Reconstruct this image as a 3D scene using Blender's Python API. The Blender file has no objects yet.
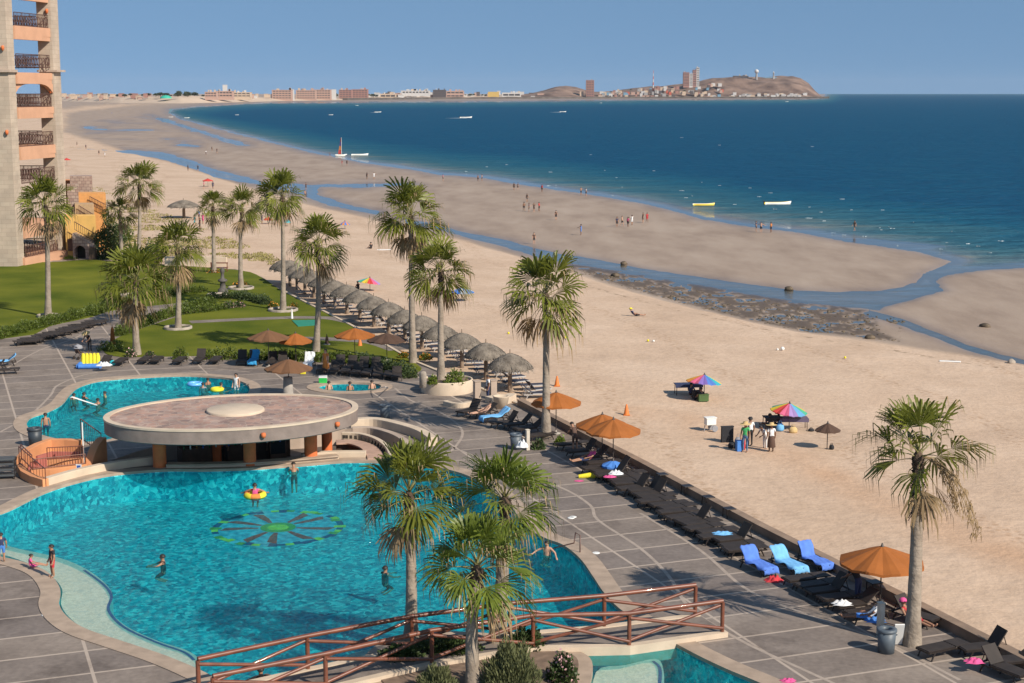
import bpy, bmesh, math, random
import numpy as np
from mathutils import Vector, Matrix, noise as mnoise

rnd = random.Random(7)
scene = bpy.context.scene
col = scene.collection
PI = math.pi

# ------------------------------------------------------------------ camera, sky, sun, exposure
CAMZ, F, CX, CY, Y0 = 20.0, 1570.0, 512.0, 341.5, 92.0
TH = math.atan((CY - Y0) / F)
ST, CT = math.sin(TH), math.cos(TH)
cam = bpy.data.cameras.new("camera")
cam.sensor_width = 36.0
cam.lens = F / 1024.0 * 36.0
cam.clip_start, cam.clip_end = 0.5, 60000.0
camo = bpy.data.objects.new("camera", cam)
camo.location = (0, 0, CAMZ)
camo.rotation_euler = (PI / 2 - TH, 0, 0)
col.objects.link(camo)
scene.camera = camo

SUN_EL = math.radians(37)
SUN_AZ = math.atan2(0.73, -0.68)          # clockwise from +Y
sun_dir = Vector((math.sin(SUN_AZ) * math.cos(SUN_EL), math.cos(SUN_AZ) * math.cos(SUN_EL), math.sin(SUN_EL)))
world = bpy.data.worlds.new("World")
scene.world = world
world.use_nodes = True
wn = world.node_tree
wn.nodes.clear()
w_out = wn.nodes.new("ShaderNodeOutputWorld")
w_bg = wn.nodes.new("ShaderNodeBackground")
w_sky = wn.nodes.new("ShaderNodeTexSky")
w_sky.sky_type = 'NISHITA'
w_sky.sun_disc = False
w_sky.sun_elevation = SUN_EL
w_sky.sun_rotation = SUN_AZ
w_sky.altitude = 0
w_sky.air_density = 1.0
w_sky.dust_density = 0.35
w_sky.ozone_density = 3.0
w_mix = wn.nodes.new("ShaderNodeMix")
w_mix.data_type = 'RGBA'
w_mix.blend_type = 'MULTIPLY'
w_mix.inputs[0].default_value = 1.0
w_mix.inputs[7].default_value = (1.27, 1.34, 1.21, 1)
w_tc = wn.nodes.new("ShaderNodeTexCoord")      # look the sky up a little higher: the sea air that day was clear down to the horizon
w_up = wn.nodes.new("ShaderNodeVectorMath")
w_up.operation = 'ADD'
w_up.inputs[1].default_value = (0, 0, 0.42)
wn.links.new(w_tc.outputs["Generated"], w_up.inputs[0])
w_nm = wn.nodes.new("ShaderNodeVectorMath")
w_nm.operation = 'NORMALIZE'
wn.links.new(w_up.outputs[0], w_nm.inputs[0])
wn.links.new(w_nm.outputs[0], w_sky.inputs[0])
wn.links.new(w_sky.outputs[0], w_mix.inputs[6])
wn.links.new(w_mix.outputs[2], w_bg.inputs[0])
wn.links.new(w_bg.outputs[0], w_out.inputs[0])
w_bg.inputs[1].default_value = 0.092
sl = bpy.data.lights.new("sun", 'SUN')
sl.energy = 4.3
sl.angle = math.radians(0.5)
sl.color = (1.0, 0.91, 0.78)
so = bpy.data.objects.new("sun", sl)
so.rotation_euler = sun_dir.to_track_quat('Z', 'Y').to_euler()
col.objects.link(so)
scene.view_settings.view_transform = 'Standard'
scene.view_settings.look = 'None'
scene.view_settings.gamma = 1
scene.view_settings.exposure = 0.46
scene.render.engine = 'CYCLES'
scene.cycles.max_bounces = 8
scene.cycles.transparent_max_bounces = 16
scene.cycles.use_denoising = True

# ------------------------------------------------------------------ helpers
def P(px, py, z=0.0):
    """the point of the level z seen at a photo position"""
    x, y = (px - CX) / F, (py - CY) / F
    s = (CAMZ - z) / (ST + y * CT)
    return Vector((x * s, (CT - y * ST) * s, z))

def top_z(px, pyb, pyt, zb=0.0):
    """height reached by an upright thing standing at photo position (px, pyb) whose top is seen at pyt"""
    Y = P(px, pyb, zb).y
    q = (pyt - CY) / F
    return CAMZ - Y * (ST + q * CT) / (CT - q * ST)

def mpp(px, py, z=0.0):
    p = P(px, py, z)
    return (p.y * CT + (CAMZ - z) * ST) / F

_mats = {}
def mat(name, color, rough=0.7, var=0.12, scale=3.0, bump=0.0, bscale=None, metal=0.0, spec=0.5, trans=0.0, color2=None, detail=4.0, coat=0.0):
    """principled material with mottled colour and an optional bump, all procedural"""
    if name in _mats:
        return _mats[name]
    m = bpy.data.materials.new(name)
    m.use_nodes = True
    nt = m.node_tree
    b = nt.nodes["Principled BSDF"]
    b.inputs["Roughness"].default_value = rough
    b.inputs["Metallic"].default_value = metal
    b.inputs["Specular IOR Level"].default_value = spec
    b.inputs["Coat Weight"].default_value = coat
    tc = nt.nodes.new("ShaderNodeTexCoord")
    nz = nt.nodes.new("ShaderNodeTexNoise")
    nz.inputs["Scale"].default_value = scale
    nz.inputs["Detail"].default_value = detail
    nt.links.new(tc.outputs["Object"], nz.inputs["Vector"])
    mr = nt.nodes.new("ShaderNodeMapRange")
    mr.inputs[1].default_value, mr.inputs[2].default_value = 0.3, 0.7
    nt.links.new(nz.outputs[0], mr.inputs[0])
    mx = nt.nodes.new("ShaderNodeMix")
    mx.data_type = 'RGBA'
    c = Vector(color)
    lo = c * (1 - var)
    hi = Vector(color2) if color2 else c * (1 + var)
    mx.inputs[6].default_value = (*lo, 1)
    mx.inputs[7].default_value = (*hi, 1)
    nt.links.new(mr.outputs[0], mx.inputs[0])
    nt.links.new(mx.outputs[2], b.inputs["Base Color"])
    if bump:
        n2 = nt.nodes.new("ShaderNodeTexNoise")
        n2.inputs["Scale"].default_value = bscale or scale * 4
        n2.inputs["Detail"].default_value = 5
        nt.links.new(tc.outputs["Object"], n2.inputs["Vector"])
        bp = nt.nodes.new("ShaderNodeBump")
        bp.inputs["Strength"].default_value = 1.0
        bp.inputs["Distance"].default_value = bump
        nt.links.new(n2.outputs[0], bp.inputs["Height"])
        nt.links.new(bp.outputs[0], b.inputs["Normal"])
    if trans:
        out = nt.nodes["Material Output"]
        tr = nt.nodes.new("ShaderNodeBsdfTranslucent")
        nt.links.new(mx.outputs[2], tr.inputs[0])
        ms = nt.nodes.new("ShaderNodeMixShader")
        ms.inputs[0].default_value = trans
        nt.links.new(b.outputs[0], ms.inputs[1])
        nt.links.new(tr.outputs[0], ms.inputs[2])
        nt.links.new(ms.outputs[0], out.inputs[0])
    _mats[name] = m
    return m

class MB:
    """collects shapes and links them as ONE mesh object"""
    def __init__(self):
        self.v, self.f, self.mi, self.sm = [], [], [], []
    def add(self, vs, fs, mi=0, smooth=False):
        o = len(self.v)
        self.v += [tuple(v) for v in vs]
        for f in fs:
            self.f.append(tuple(i + o for i in f))
            self.mi.append(mi)
            self.sm.append(smooth)
    def box(self, c, s, rz=0.0, mi=0, M=None):
        c = Vector(c)
        R = Matrix.Rotation(rz, 3, 'Z') if M is None else M
        vs = [c + R @ Vector((x * s[0] / 2, y * s[1] / 2, z * s[2] / 2)) for x in (-1, 1) for y in (-1, 1) for z in (-1, 1)]
        self.add(vs, [(0, 1, 3, 2), (4, 6, 7, 5), (0, 4, 5, 1), (2, 3, 7, 6), (0, 2, 6, 4), (1, 5, 7, 3)], mi)
    def tube(self, pts, rad, n=8, mi=0, cap=True, smooth=True):
        pts = [Vector(p) for p in pts]
        if not isinstance(rad, (list, tuple)):
            rad = [rad] * len(pts)
        vs, fs = [], []
        up = None
        for i, p in enumerate(pts):
            d = (pts[min(i + 1, len(pts) - 1)] - pts[max(i - 1, 0)])
            d = d.normalized() if d.length > 1e-9 else Vector((0, 0, 1))
            if up is None:
                up = d.orthogonal().normalized()
            else:
                up = (up - d * up.dot(d))
                up = up.normalized() if up.length > 1e-6 else d.orthogonal().normalized()
            s = d.cross(up)
            for k in range(n):
                a = 2 * PI * k / n
                vs.append(p + (up * math.cos(a) + s * math.sin(a)) * rad[i])
        for i in range(len(pts) - 1):
            for k in range(n):
                a, b = i * n + k, i * n + (k + 1) % n
                fs.append((a, b, b + n, a + n))
        self.add(vs, fs, mi, smooth)
        if cap:
            self.add(vs[:n], [tuple(range(n))[::-1]], mi)
            self.add(vs[-n:], [tuple(range(n))], mi)
    def lathe(self, prof, c=(0, 0, 0), n=20, mi=0, smooth=True, jag=None):
        c = Vector(c)
        vs, fs = [], []
        for j, (r, z) in enumerate(prof):
            for k in range(n):
                a = 2 * PI * k / n
                q = r * (jag(j, k) if jag else 1.0)
                vs.append(c + Vector((q * math.cos(a), q * math.sin(a), z)))
        for j in range(len(prof) - 1):
            for k in range(n):
                a, b = j * n + k, j * n + (k + 1) % n
                fs.append((a, b, b + n, a + n))
        self.add(vs, fs, mi, smooth)
    def prism(self, poly, z0, z1, mi=0, top=True, bottom=True):
        n = len(poly)
        area = sum(poly[i][0] * poly[(i + 1) % n][1] - poly[(i + 1) % n][0] * poly[i][1] for i in range(n))
        if area < 0:
            poly = poly[::-1]
        vs = [(p[0], p[1], z0) for p in poly] + [(p[0], p[1], z1) for p in poly]
        fs = [(i, (i + 1) % n, (i + 1) % n + n, i + n) for i in range(n)]
        self.add(vs, fs, mi)
        if top:
            self.add(vs[n:], [tuple(range(n))], mi)
        if bottom:
            self.add(vs[:n], [tuple(range(n))[::-1]], mi)
    def wall_strip(self, pts, th, z0, z1, mi=0):
        """upright wall of thickness th along a polyline; z1 may be a list"""
        pts = [Vector((p[0], p[1])) for p in pts]
        n = len(pts)
        zt = z1 if isinstance(z1, (list, tuple)) else [z1] * n
        zb = z0 if isinstance(z0, (list, tuple)) else [z0] * n
        vs = []
        for i, p in enumerate(pts):
            d = (pts[min(i + 1, n - 1)] - pts[max(i - 1, 0)]).normalized()
            s = Vector((-d.y, d.x)) * th / 2
            for q, z in ((p + s, zb[i]), (p + s, zt[i]), (p - s, zt[i]), (p - s, zb[i])):
                vs.append((q.x, q.y, z))
        fs = []
        for i in range(n - 1):
            for k in range(4):
                a, b = i * 4 + k, i * 4 + (k + 1) % 4
                fs.append((a, a + 4, b + 4, b))
        fs += [(0, 1, 2, 3), tuple((n - 1) * 4 + k for k in (3, 2, 1, 0))]
        self.add(vs, fs, mi)
    def build(self, name, mats, parent=None, loc=None, bevel=0.0):
        me = bpy.data.meshes.new(name)
        me.from_pydata(self.v, [], self.f)
        if not isinstance(mats, (list, tuple)):
            mats = [mats]
        for m in mats:
            me.materials.append(m)
        me.polygons.foreach_set("material_index", self.mi)
        me.polygons.foreach_set("use_smooth", self.sm)
        me.update()
        o = bpy.data.objects.new(name, me)
        col.objects.link(o)
        if parent:
            o.parent = parent
        if loc:
            o.location = loc
        if bevel:
            bv = o.modifiers.new("bevel", 'BEVEL')
            bv.width = bevel
            bv.segments = 2
            bv.limit_method = 'ANGLE'
        return o

def thing(name, label, cat, loc=(0, 0, 0), rz=0.0, group=None):
    o = bpy.data.objects.new(name, None)
    o.empty_display_size = 0.2
    col.objects.link(o)
    o.location = loc
    o.rotation_euler = (0, 0, rz)
    o["label"] = label
    o["category"] = cat
    if group:
        o["group"] = group
    return o

def tag(o, label=None, cat=None, group=None, kind=None):
    if label: o["label"] = label
    if cat: o["category"] = cat
    if group: o["group"] = group
    if kind: o["kind"] = kind
    return o

def copy_tree(o, parent=None):
    c = o.copy()
    col.objects.link(c)
    c.parent = parent
    for ch in list(o.children):
        copy_tree(ch, c)
    return c

def smooth_poly(pts, closed=True, k=6):
    """Catmull-Rom through 2D points"""
    n = len(pts)
    out = []
    rng = range(n) if closed else range(n - 1)
    for i in rng:
        if closed:
            p0, p1, p2, p3 = (Vector(pts[(i + j) % n][:2]) for j in (-1, 0, 1, 2))
        else:
            p0, p1, p2, p3 = (Vector(pts[min(max(i + j, 0), n - 1)][:2]) for j in (-1, 0, 1, 2))
        for s in range(k):
            t = s / k
            out.append(0.5 * ((2 * p1) + (p2 - p0) * t + (2 * p0 - 5 * p1 + 4 * p2 - p3) * t * t + (3 * p1 - p0 - 3 * p2 + p3) * t ** 3))
    if not closed:
        out.append(Vector(pts[-1][:2]))
    return out

def offset_poly(pts, d):
    """outward offset (positive) of a closed polygon"""
    n = len(pts)
    area = sum(pts[i].x * pts[(i + 1) % n].y - pts[(i + 1) % n].x * pts[i].y for i in range(n))
    sg = 1 if area > 0 else -1
    out = []
    for i in range(n):
        t = pts[(i + 1) % n] - pts[i - 1]
        t = t.normalized() if t.length > 1e-9 else Vector((1, 0))
        out.append(pts[i] + Vector((t.y, -t.x)) * d * sg)
    return out

def px_poly(pts, z=0.0):
    return [P(a, b, z).to_2d() for a, b in pts]

def in_poly(x, y, poly):
    c = False
    j = len(poly) - 1
    for i in range(len(poly)):
        xi, yi = poly[i][0], poly[i][1]
        xj, yj = poly[j][0], poly[j][1]
        if (yi > y) != (yj > y) and x < (xj - xi) * (y - yi) / (yj - yi) + xi:
            c = not c
        j = i
    return c

def flat_sheet(name, outer, holes, z, m, also=None):
    """level sheet with holes, triangulated"""
    from mathutils.geometry import delaunay_2d_cdt
    vs, es = [], []
    for loop in [outer] + holes + ([also] if also else []):
        k = len(vs)
        vs += [Vector((p[0], p[1])) for p in loop]
        es += [(k + i, k + (i + 1) % len(loop)) for i in range(len(loop))]
    v2, _, f2, _, _, _ = delaunay_2d_cdt(vs, es, [], 0, 1e-5)
    fs = []
    for f in f2:
        cx = sum(v2[i].x for i in f) / len(f)
        cy = sum(v2[i].y for i in f) / len(f)
        if in_poly(cx, cy, outer) and (not also or in_poly(cx, cy, also)) and not any(in_poly(cx, cy, h) for h in holes):
            a, b, c = (v2[i] for i in f[:3])
            fs.append(tuple(f) if (b - a).cross(c - a) > 0 else tuple(f)[::-1])
    me = bpy.data.meshes.new(name)
    me.from_pydata([(p.x, p.y, z) for p in v2], [], fs)
    me.update()
    me.materials.append(m)
    o = bpy.data.objects.new(name, me)
    col.objects.link(o)
    o["kind"] = "structure"
    return o

def np_sdist(px, py, poly, closed=True, ky=3.5):
    """signed distance in photo space (positive inside) to a polygon, vertical stretched by ky"""
    q = np.array(poly, float)
    X, Y = px, py * ky
    qx, qy = q[:, 0], q[:, 1] * ky
    d = np.full(X.shape, 1e9)
    ins = np.zeros(X.shape, bool)
    n = len(q)
    for i in range(n if closed else n - 1):
        ax, ay, bx, by = qx[i], qy[i], qx[(i + 1) % n], qy[(i + 1) % n]
        ex, ey = bx - ax, by - ay
        t = np.clip(((X - ax) * ex + (Y - ay) * ey) / (ex * ex + ey * ey + 1e-9), 0, 1)
        d = np.minimum(d, np.hypot(X - ax - t * ex, Y - ay - t * ey))
        if closed and abs(by - ay) > 1e-9:
            c = ((ay > Y) != (by > Y)) & (X < (bx - ax) * (Y - ay) / (by - ay) + ax)
            ins ^= c
    return np.where(ins, d, -d)

def vnoise(x, y, seed=0):
    """cheap value noise on numpy arrays"""
    xi, yi = np.floor(x).astype(np.int64), np.floor(y).astype(np.int64)
    xf, yf = x - xi, y - yi
    xf, yf = xf * xf * (3 - 2 * xf), yf * yf * (3 - 2 * yf)
    def h(a, b):
        n = (a * 374761393 + b * 668265263 + seed * 974634777) & 0xffffffff
        n = ((n ^ (n >> 13)) * 1274126177) & 0xffffffff
        return ((n ^ (n >> 16)) & 0xffff) / 65535.0
    return (h(xi, yi) * (1 - xf) + h(xi + 1, yi) * xf) * (1 - yf) + (h(xi, yi + 1) * (1 - xf) + h(xi + 1, yi + 1) * xf) * yf

def node(nt, typ, **kw):
    n = nt.nodes.new(typ)
    for k, v in kw.items():
        setattr(n, k, v)
    return n

def ramp(nt, stops):
    r = nt.nodes.new("ShaderNodeValToRGB")
    while len(r.color_ramp.elements) < len(stops):
        r.color_ramp.elements.new(0.5)
    for e, (p, c) in zip(r.color_ramp.elements, stops):
        e.position = p
        e.color = (*c, 1) if len(c) == 3 else c
    return r
# ------------------------------------------------------------------ the setting: beach, sea, deck, pools, lawn
SEA = -2.0
WALL = [P(283, 291), P(350, 325), P(415, 362), P(520, 405), P(640, 467), P(760, 532), P(880, 593), P(1030, 670), P(1300, 808)]
u_w = (P(520, 405) - P(1030, 670)).to_2d().normalized()      # along the wall, away from the camera
n_w = Vector((-u_w.y, u_w.x))
if n_w.x < 0: n_w = -n_w                                       # towards the sea
W_RZ = math.atan2(u_w.y, u_w.x)
built_px = [(-700, 262), (20, 262), (85, 259), (130, 262), (235, 269), (262, 277)]
BUILT = [P(a, b).to_2d() for a, b in built_px] + [p.to_2d() for p in WALL] + [Vector((45, 20)), Vector((45, -30)), Vector((-60, -30)), Vector((-120, 40))]

SEA_EDGE = [(1500, 268), (1100, 264), (1024, 268), (985, 270), (945, 275), (932, 279), (922, 274), (950, 261), (920, 252), (860, 243), (800, 233), (740, 225),
            (700, 219), (680, 213), (640, 203), (600, 196), (560, 191), (520, 184), (480, 178), (440, 175), (400, 168), (360, 163),
            (335, 157), (300, 150), (265, 141), (235, 134), (205, 126), (180, 119), (168, 113), (170, 109.5), (195, 106.5), (230, 104), (270, 102.5),
            (380, 102), (520, 101), (640, 99.5), (760, 99), (815, 98.7), (823, 98.0), (827, 90.0), (1500, 90.0)]
DRY = [(-600, 300), (-600, 104), (20, 106), (64, 108), (120, 103.5), (165, 104), (120, 107), (70, 113), (66, 132), (100, 142), (150, 156), (200, 170), (250, 188), (300, 202), (350, 214),
       (400, 226), (470, 241), (520, 258), (570, 272), (620, 288), (700, 310), (800, 332), (900, 345), (1024, 364), (1150, 385), (1500, 440), (1500, 900), (-600, 900)]
CHAN = [[(60, 146), (120, 149), (165, 152), (215, 168), (262, 181), (310, 184), (360, 183), (405, 182), (420, 185), (360, 188), (320, 187), (318, 194), (345, 203), (378, 211),
         (378, 214), (330, 206), (300, 194), (255, 184), (215, 178), (165, 160), (110, 152), (60, 150)],
        [(405, 219), (430, 222), (470, 232), (520, 243), (560, 253), (600, 259), (640, 267), (690, 275), (740, 282), (800, 290), (840, 291), (882, 290), (916, 282), (924, 276),
         (948, 262), (960, 268), (940, 275), (935, 280), (947, 290), (922, 297), (888, 306), (880, 311), (860, 308), (800, 303), (740, 292), (690, 284), (640, 275),
         (600, 268), (560, 262), (500, 246), (450, 233), (405, 223)],
        [(866, 308), (905, 318), (928, 327), (962, 342), (1003, 354), (1060, 368), (1060, 371), (1000, 359), (960, 347.5), (925, 334), (895, 324), (866, 316)],
        [(150, 115), (170, 120), (205, 131), (250, 145), (240, 146), (195, 132), (160, 121)]]
ROCK = [(555, 261), (600, 267), (640, 273), (690, 282), (740, 290), (800, 301), (860, 307), (878, 313), (880, 330), (900, 342), (870, 338), (800, 331), (740, 319), (700, 308), (640, 292), (600, 279)]
SPIT = [(820, 240), (870, 238), (930, 243), (960, 246), (930, 248), (870, 246)]

rows = np.concatenate([np.arange(94.0, 100, 0.25), np.arange(100, 170, 1.0), np.arange(170, 380, 1.4), np.arange(380, 800, 5.0)])
cols = np.arange(-420, 1460, 3.2)
GX, GY = np.meshgrid(cols, rows)
def sstep(a, b, x):
    t = np.clip((x - a) / (b - a), 0, 1)
    return t * t * (3 - 2 * t)
s_ = (CAMZ + 1.93) / (ST + (GY - CY) / F * CT)
WX, WY = (GX - CX) / F * s_, (CT - (GY - CY) / F * ST) * s_
jit = (vnoise(WX * 0.08, WY * 0.08, 3) - 0.5) * 6 + (vnoise(WX * 0.5, WY * 0.5, 4) - 0.5) * 3
sd_sea = np_sdist(GX, GY, SEA_EDGE) + jit * 0.6
sd_dry = np_sdist(GX, GY, DRY) + jit
sd_ch = np.maximum.reduce([np_sdist(GX, GY, c) for c in CHAN]) + jit * 0.9 + (vnoise(WX * 1.1, WY * 0.6, 31) - 0.5) * 2.5
sd_rk = np_sdist(GX, GY, ROCK) + jit
sd_sp = np_sdist(GX, GY, SPIT)
o0 = P(520, 405)
dist_w = (WX - o0.x) * n_w.x + (WY - o0.y) * n_w.y
base_h = -0.8 + 0.55 * sstep(98, 112, WY)
zdry = np.where(dist_w > 0, base_h - (1.9 + base_h)  * np.clip((dist_w - 4) / 40, 0, 1), base_h + np.minimum(0.2, -dist_w * 0.06))
near = np.clip(1.2 - WY / 400, 0.0, 1)
zdry = zdry + ((vnoise(WX * 0.25, WY * 0.25, 9) - 0.5) * 0.10 + (vnoise(WX * 0.9, WY * 0.9, 10) - 0.5) * 0.06) * near
z = np.full(GX.shape, -1.93) + (vnoise(WX * 0.05, WY * 0.02, 5) - 0.5) * 0.04
t_dry = sstep(-3, 12, sd_dry)
z = z * (1 - t_dry) + np.maximum(zdry, -1.9) * t_dry
t_rk = sstep(-4, 6, sd_rk)
rn = vnoise(WX * 0.75, WY * 0.75, 11) * 0.55 + vnoise(WX * 2.1, WY * 2.1, 12) * 0.45
rgrad = np.clip((sd_dry + 60) / 60, 0, 1)
z = z * (1 - t_rk) + (SEA + 0.005 + (rn - 0.40) * 0.30 * (0.55 + 0.6 * rgrad)) * t_rk
rockm = t_rk * sstep(0.36, 0.52, rn) * 0.9
flat_l = sstep(0, 30, np_sdist(GX, GY, [(58, 118), (150, 108), (178, 116), (235, 140), (215, 158), (120, 147), (62, 143)]))
sd_ch = np.maximum(sd_ch, flat_l * (vnoise(GX * 0.022, GY * 0.30, 51) * 0.6 + vnoise(GX * 0.06, GY * 0.9, 52) * 0.4 - 0.70) * 50 - (1 - flat_l) * 50)
t_ch = sstep(-5.0, 9.0, sd_ch) * (1 - 0.6 * t_rk)
z = z * (1 - t_ch) + (-2.12) * t_ch
far_k = np.clip(WY / 260, 1, 9)
dep = 0.03 + np.clip(sd_sea * far_k / 30, 0, 1) * 0.25 + np.clip((sd_sea * far_k - 16) / 190, 0, 1) * 2.5
t_sea = sstep(-1.5, 2.5, sd_sea)
z = z * (1 - t_sea) + (SEA - dep) * t_sea
t_sp = sstep(-3, 8, sd_sp)
z = z * (1 - t_sp) + (SEA - 0.01) * t_sp
bw = np_sdist(WX, WY, [(p.x, p.y) for p in BUILT], ky=1.0)
z = np.where(bw > 0.25, -5.0, z)
wet = np.clip(1 - sstep(-4, 10, sd_dry), 0, 1)
sheen = np.exp(-np.clip(-np.maximum(sd_ch, sd_sea), 0, 99) / 7.0) * (1 - t_dry) * (1 - 0.8 * np.maximum(t_ch, t_sea))
trail = np.exp(-((dist_w - 10 - (vnoise(WX * 0.08, WY * 0.08, 41) - 0.5) * 5) / 2.2) ** 2) * (vnoise(WX * 0.4, WY * 0.4, 43) * 0.8 + 0.2) * (WY < 104)
strand = np.exp(-((sd_dry - 26 - (vnoise(WX * 0.03, WY * 0.03, 21) - 0.5) * 18) / 2.2) ** 2) * (GX > 560)

def grid_mesh(name, Z, attrs, m):
    r, c = GX.shape
    me = bpy.data.meshes.new(name)
    co = np.stack([WX, WY, Z], -1).reshape(-1, 3)
    idx = np.arange(r * c).reshape(r, c)
    f = np.stack([idx[:-1, :-1], idx[1:, :-1], idx[1:, 1:], idx[:-1, 1:]], -1).reshape(-1, 4)
    me.vertices.add(len(co))
    me.vertices.foreach_set("co", co.ravel())
    me.loops.add(len(f) * 4)
    me.loops.foreach_set("vertex_index", f.ravel())
    me.polygons.add(len(f))
    me.polygons.foreach_set("loop_start", np.arange(len(f)) * 4)
    me.polygons.foreach_set("loop_total", np.full(len(f), 4))
    me.polygons.foreach_set("use_smooth", np.ones(len(f), bool))
    for k, a in attrs.items():
        at = me.attributes.new(k, 'FLOAT', 'POINT')
        at.data.foreach_set("value", a.astype(np.float32).ravel())
    me.update()
    me.validate()
    me.materials.append(m)
    o = bpy.data.objects.new(name, me)
    col.objects.link(o)
    o["kind"] = "structure"
    return o

def sand_mat():
    m = bpy.data.materials.new("sand")
    m.use_nodes = True
    nt = m.node_tree
    b = nt.nodes["Principled BSDF"]
    L = nt.links.new
    tc = node(nt, "ShaderNodeTexCoord")
    aw = node(nt, "ShaderNodeAttribute", attribute_name="wet")
    ar = node(nt, "ShaderNodeAttribute", attribute_name="rock")
    ag = node(nt, "ShaderNodeAttribute", attribute_name="strand")
    n1 = node(nt, "ShaderNodeTexNoise"); n1.inputs["Scale"].default_value = 0.10; n1.inputs["Detail"].default_value = 10; n1.inputs["Roughness"].default_value = 0.68
    n2 = node(nt, "ShaderNodeTexNoise"); n2.inputs["Scale"].default_value = 1.6; n2.inputs["Detail"].default_value = 4
    mp = node(nt, "ShaderNodeMapping"); mp.inputs["Scale"].default_value = (0.16, 0.05, 1); mp.inputs["Rotation"].default_value = (0, 0, 0.33)
    n3 = node(nt, "ShaderNodeTexNoise"); n3.inputs["Scale"].default_value = 1.0; n3.inputs["Detail"].default_value = 6; n3.inputs["Roughness"].default_value = 0.65
    for n in (n1, n2): L(tc.outputs["Object"], n.inputs["Vector"])
    L(tc.outputs["Object"], mp.inputs[0]); L(mp.outputs[0], n3.inputs["Vector"])
    dry = ramp(nt, [(0.3, (0.450, 0.318, 0.222)), (0.5, (0.520, 0.376, 0.268)), (0.7, (0.575, 0.428, 0.315))])
    L(n1.outputs[0], dry.inputs[0])
    sp = ramp(nt, [(0.28, (0.93, 0.925, 0.92)), (0.5, (1, 1, 1)), (0.75, (1.03, 1.03, 1.03))])
    L(n2.outputs[0], sp.inputs[0])
    dm = node(nt, "ShaderNodeMix", data_type='RGBA', blend_type='MULTIPLY'); dm.inputs[0].default_value = 1
    L(dry.outputs[0], dm.inputs[6]); L(sp.outputs[0], dm.inputs[7])
    wr = ramp(nt, [(0.25, (0.250, 0.176, 0.122)), (0.5, (0.345, 0.255, 0.185)), (0.75, (0.415, 0.320, 0.240))])
    L(n3.outputs[0], wr.inputs[0])
    m1 = node(nt, "ShaderNodeMix", data_type='RGBA')
    L(aw.outputs["Fac"], m1.inputs[0]); L(dm.outputs[2], m1.inputs[6]); L(wr.outputs[0], m1.inputs[7])
    m2 = node(nt, "ShaderNodeMix", data_type='RGBA')
    L(ar.outputs["Fac"], m2.inputs[0]); L(m1.outputs[2], m2.inputs[6]); m2.inputs[7].default_value = (0.095, 0.066, 0.042, 1)
    # dried seaweed along the strand line
    n4 = node(nt, "ShaderNodeTexNoise"); n4.inputs["Scale"].default_value = 1.3; n4.inputs["Detail"].default_value = 6
    L(tc.outputs["Object"], n4.inputs["Vector"])
    sr = ramp(nt, [(0.52, (0, 0, 0)), (0.62, (1, 1, 1))]); L(n4.outputs[0], sr.inputs[0])
    mm = node(nt, "ShaderNodeMath", operation='MULTIPLY'); L(sr.outputs[0], mm.inputs[0]); L(ag.outputs["Fac"], mm.inputs[1])
    m3 = node(nt, "ShaderNodeMix", data_type='RGBA')
    L(mm.outputs[0], m3.inputs[0]); L(m2.outputs[2], m3.inputs[6]); m3.inputs[7].default_value = (0.20, 0.135, 0.085, 1)
    as_ = node(nt, "ShaderNodeAttribute", attribute_name="sheen"); at_ = node(nt, "ShaderNodeAttribute", attribute_name="trail")
    m5 = node(nt, "ShaderNodeMix", data_type='RGBA', blend_type='MULTIPLY'); m5.inputs[7].default_value = (0.72, 0.68, 0.66, 1)
    L(as_.outputs["Fac"], m5.inputs[0]); L(m3.outputs[2], m5.inputs[6])
    m6 = node(nt, "ShaderNodeMix", data_type='RGBA', blend_type='MULTIPLY'); m6.inputs[7].default_value = (0.90, 0.78, 0.68, 1)
    L(at_.outputs["Fac"], m6.inputs[0]); L(m5.outputs[2], m6.inputs[6])
    mpw = node(nt, "ShaderNodeMapping"); mpw.inputs["Rotation"].default_value = (0, 0, -W_RZ + PI / 2 + 0.15); L(tc.outputs["Object"], mpw.inputs[0])
    wv = node(nt, "ShaderNodeTexWave", wave_type='BANDS', bands_direction='X'); wv.inputs["Scale"].default_value = 0.028; wv.inputs["Distortion"].default_value = 5.0; wv.inputs["Detail"].default_value = 3; wv.inputs["Detail Scale"].default_value = 0.5
    L(mpw.outputs[0], wv.inputs["Vector"])
    vf = node(nt, "ShaderNodeTexVoronoi"); vf.inputs["Scale"].default_value = 2.2; L(tc.outputs["Object"], vf.inputs["Vector"])
    wr2 = ramp(nt, [(0.945, (0, 0, 0)), (0.985, (1, 1, 1))]); L(wv.outputs["Fac"], wr2.inputs[0])
    fr2 = ramp(nt, [(0.25, (1, 1, 1)), (0.5, (0, 0, 0))]); L(vf.outputs["Distance"], fr2.inputs[0])
    tw = node(nt, "ShaderNodeMath", operation='MULTIPLY'); L(wr2.outputs[0], tw.inputs[0]); L(fr2.outputs[0], tw.inputs[1])
    iv9 = node(nt, "ShaderNodeMath", operation='MULTIPLY_ADD'); iv9.inputs[1].default_value = -0.8; iv9.inputs[2].default_value = 0.8; L(aw.outputs["Fac"], iv9.inputs[0])
    tw2 = node(nt, "ShaderNodeMath", operation='MULTIPLY'); L(tw.outputs[0], tw2.inputs[0]); L(iv9.outputs[0], tw2.inputs[1])
    m7 = node(nt, "ShaderNodeMix", data_type='RGBA', blend_type='MULTIPLY'); m7.inputs[7].default_value = (0.78, 0.72, 0.66, 1)
    L(tw2.outputs[0], m7.inputs[0]); L(m6.outputs[2], m7.inputs[6])
    L(m7.outputs[2], b.inputs["Base Color"])
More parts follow.
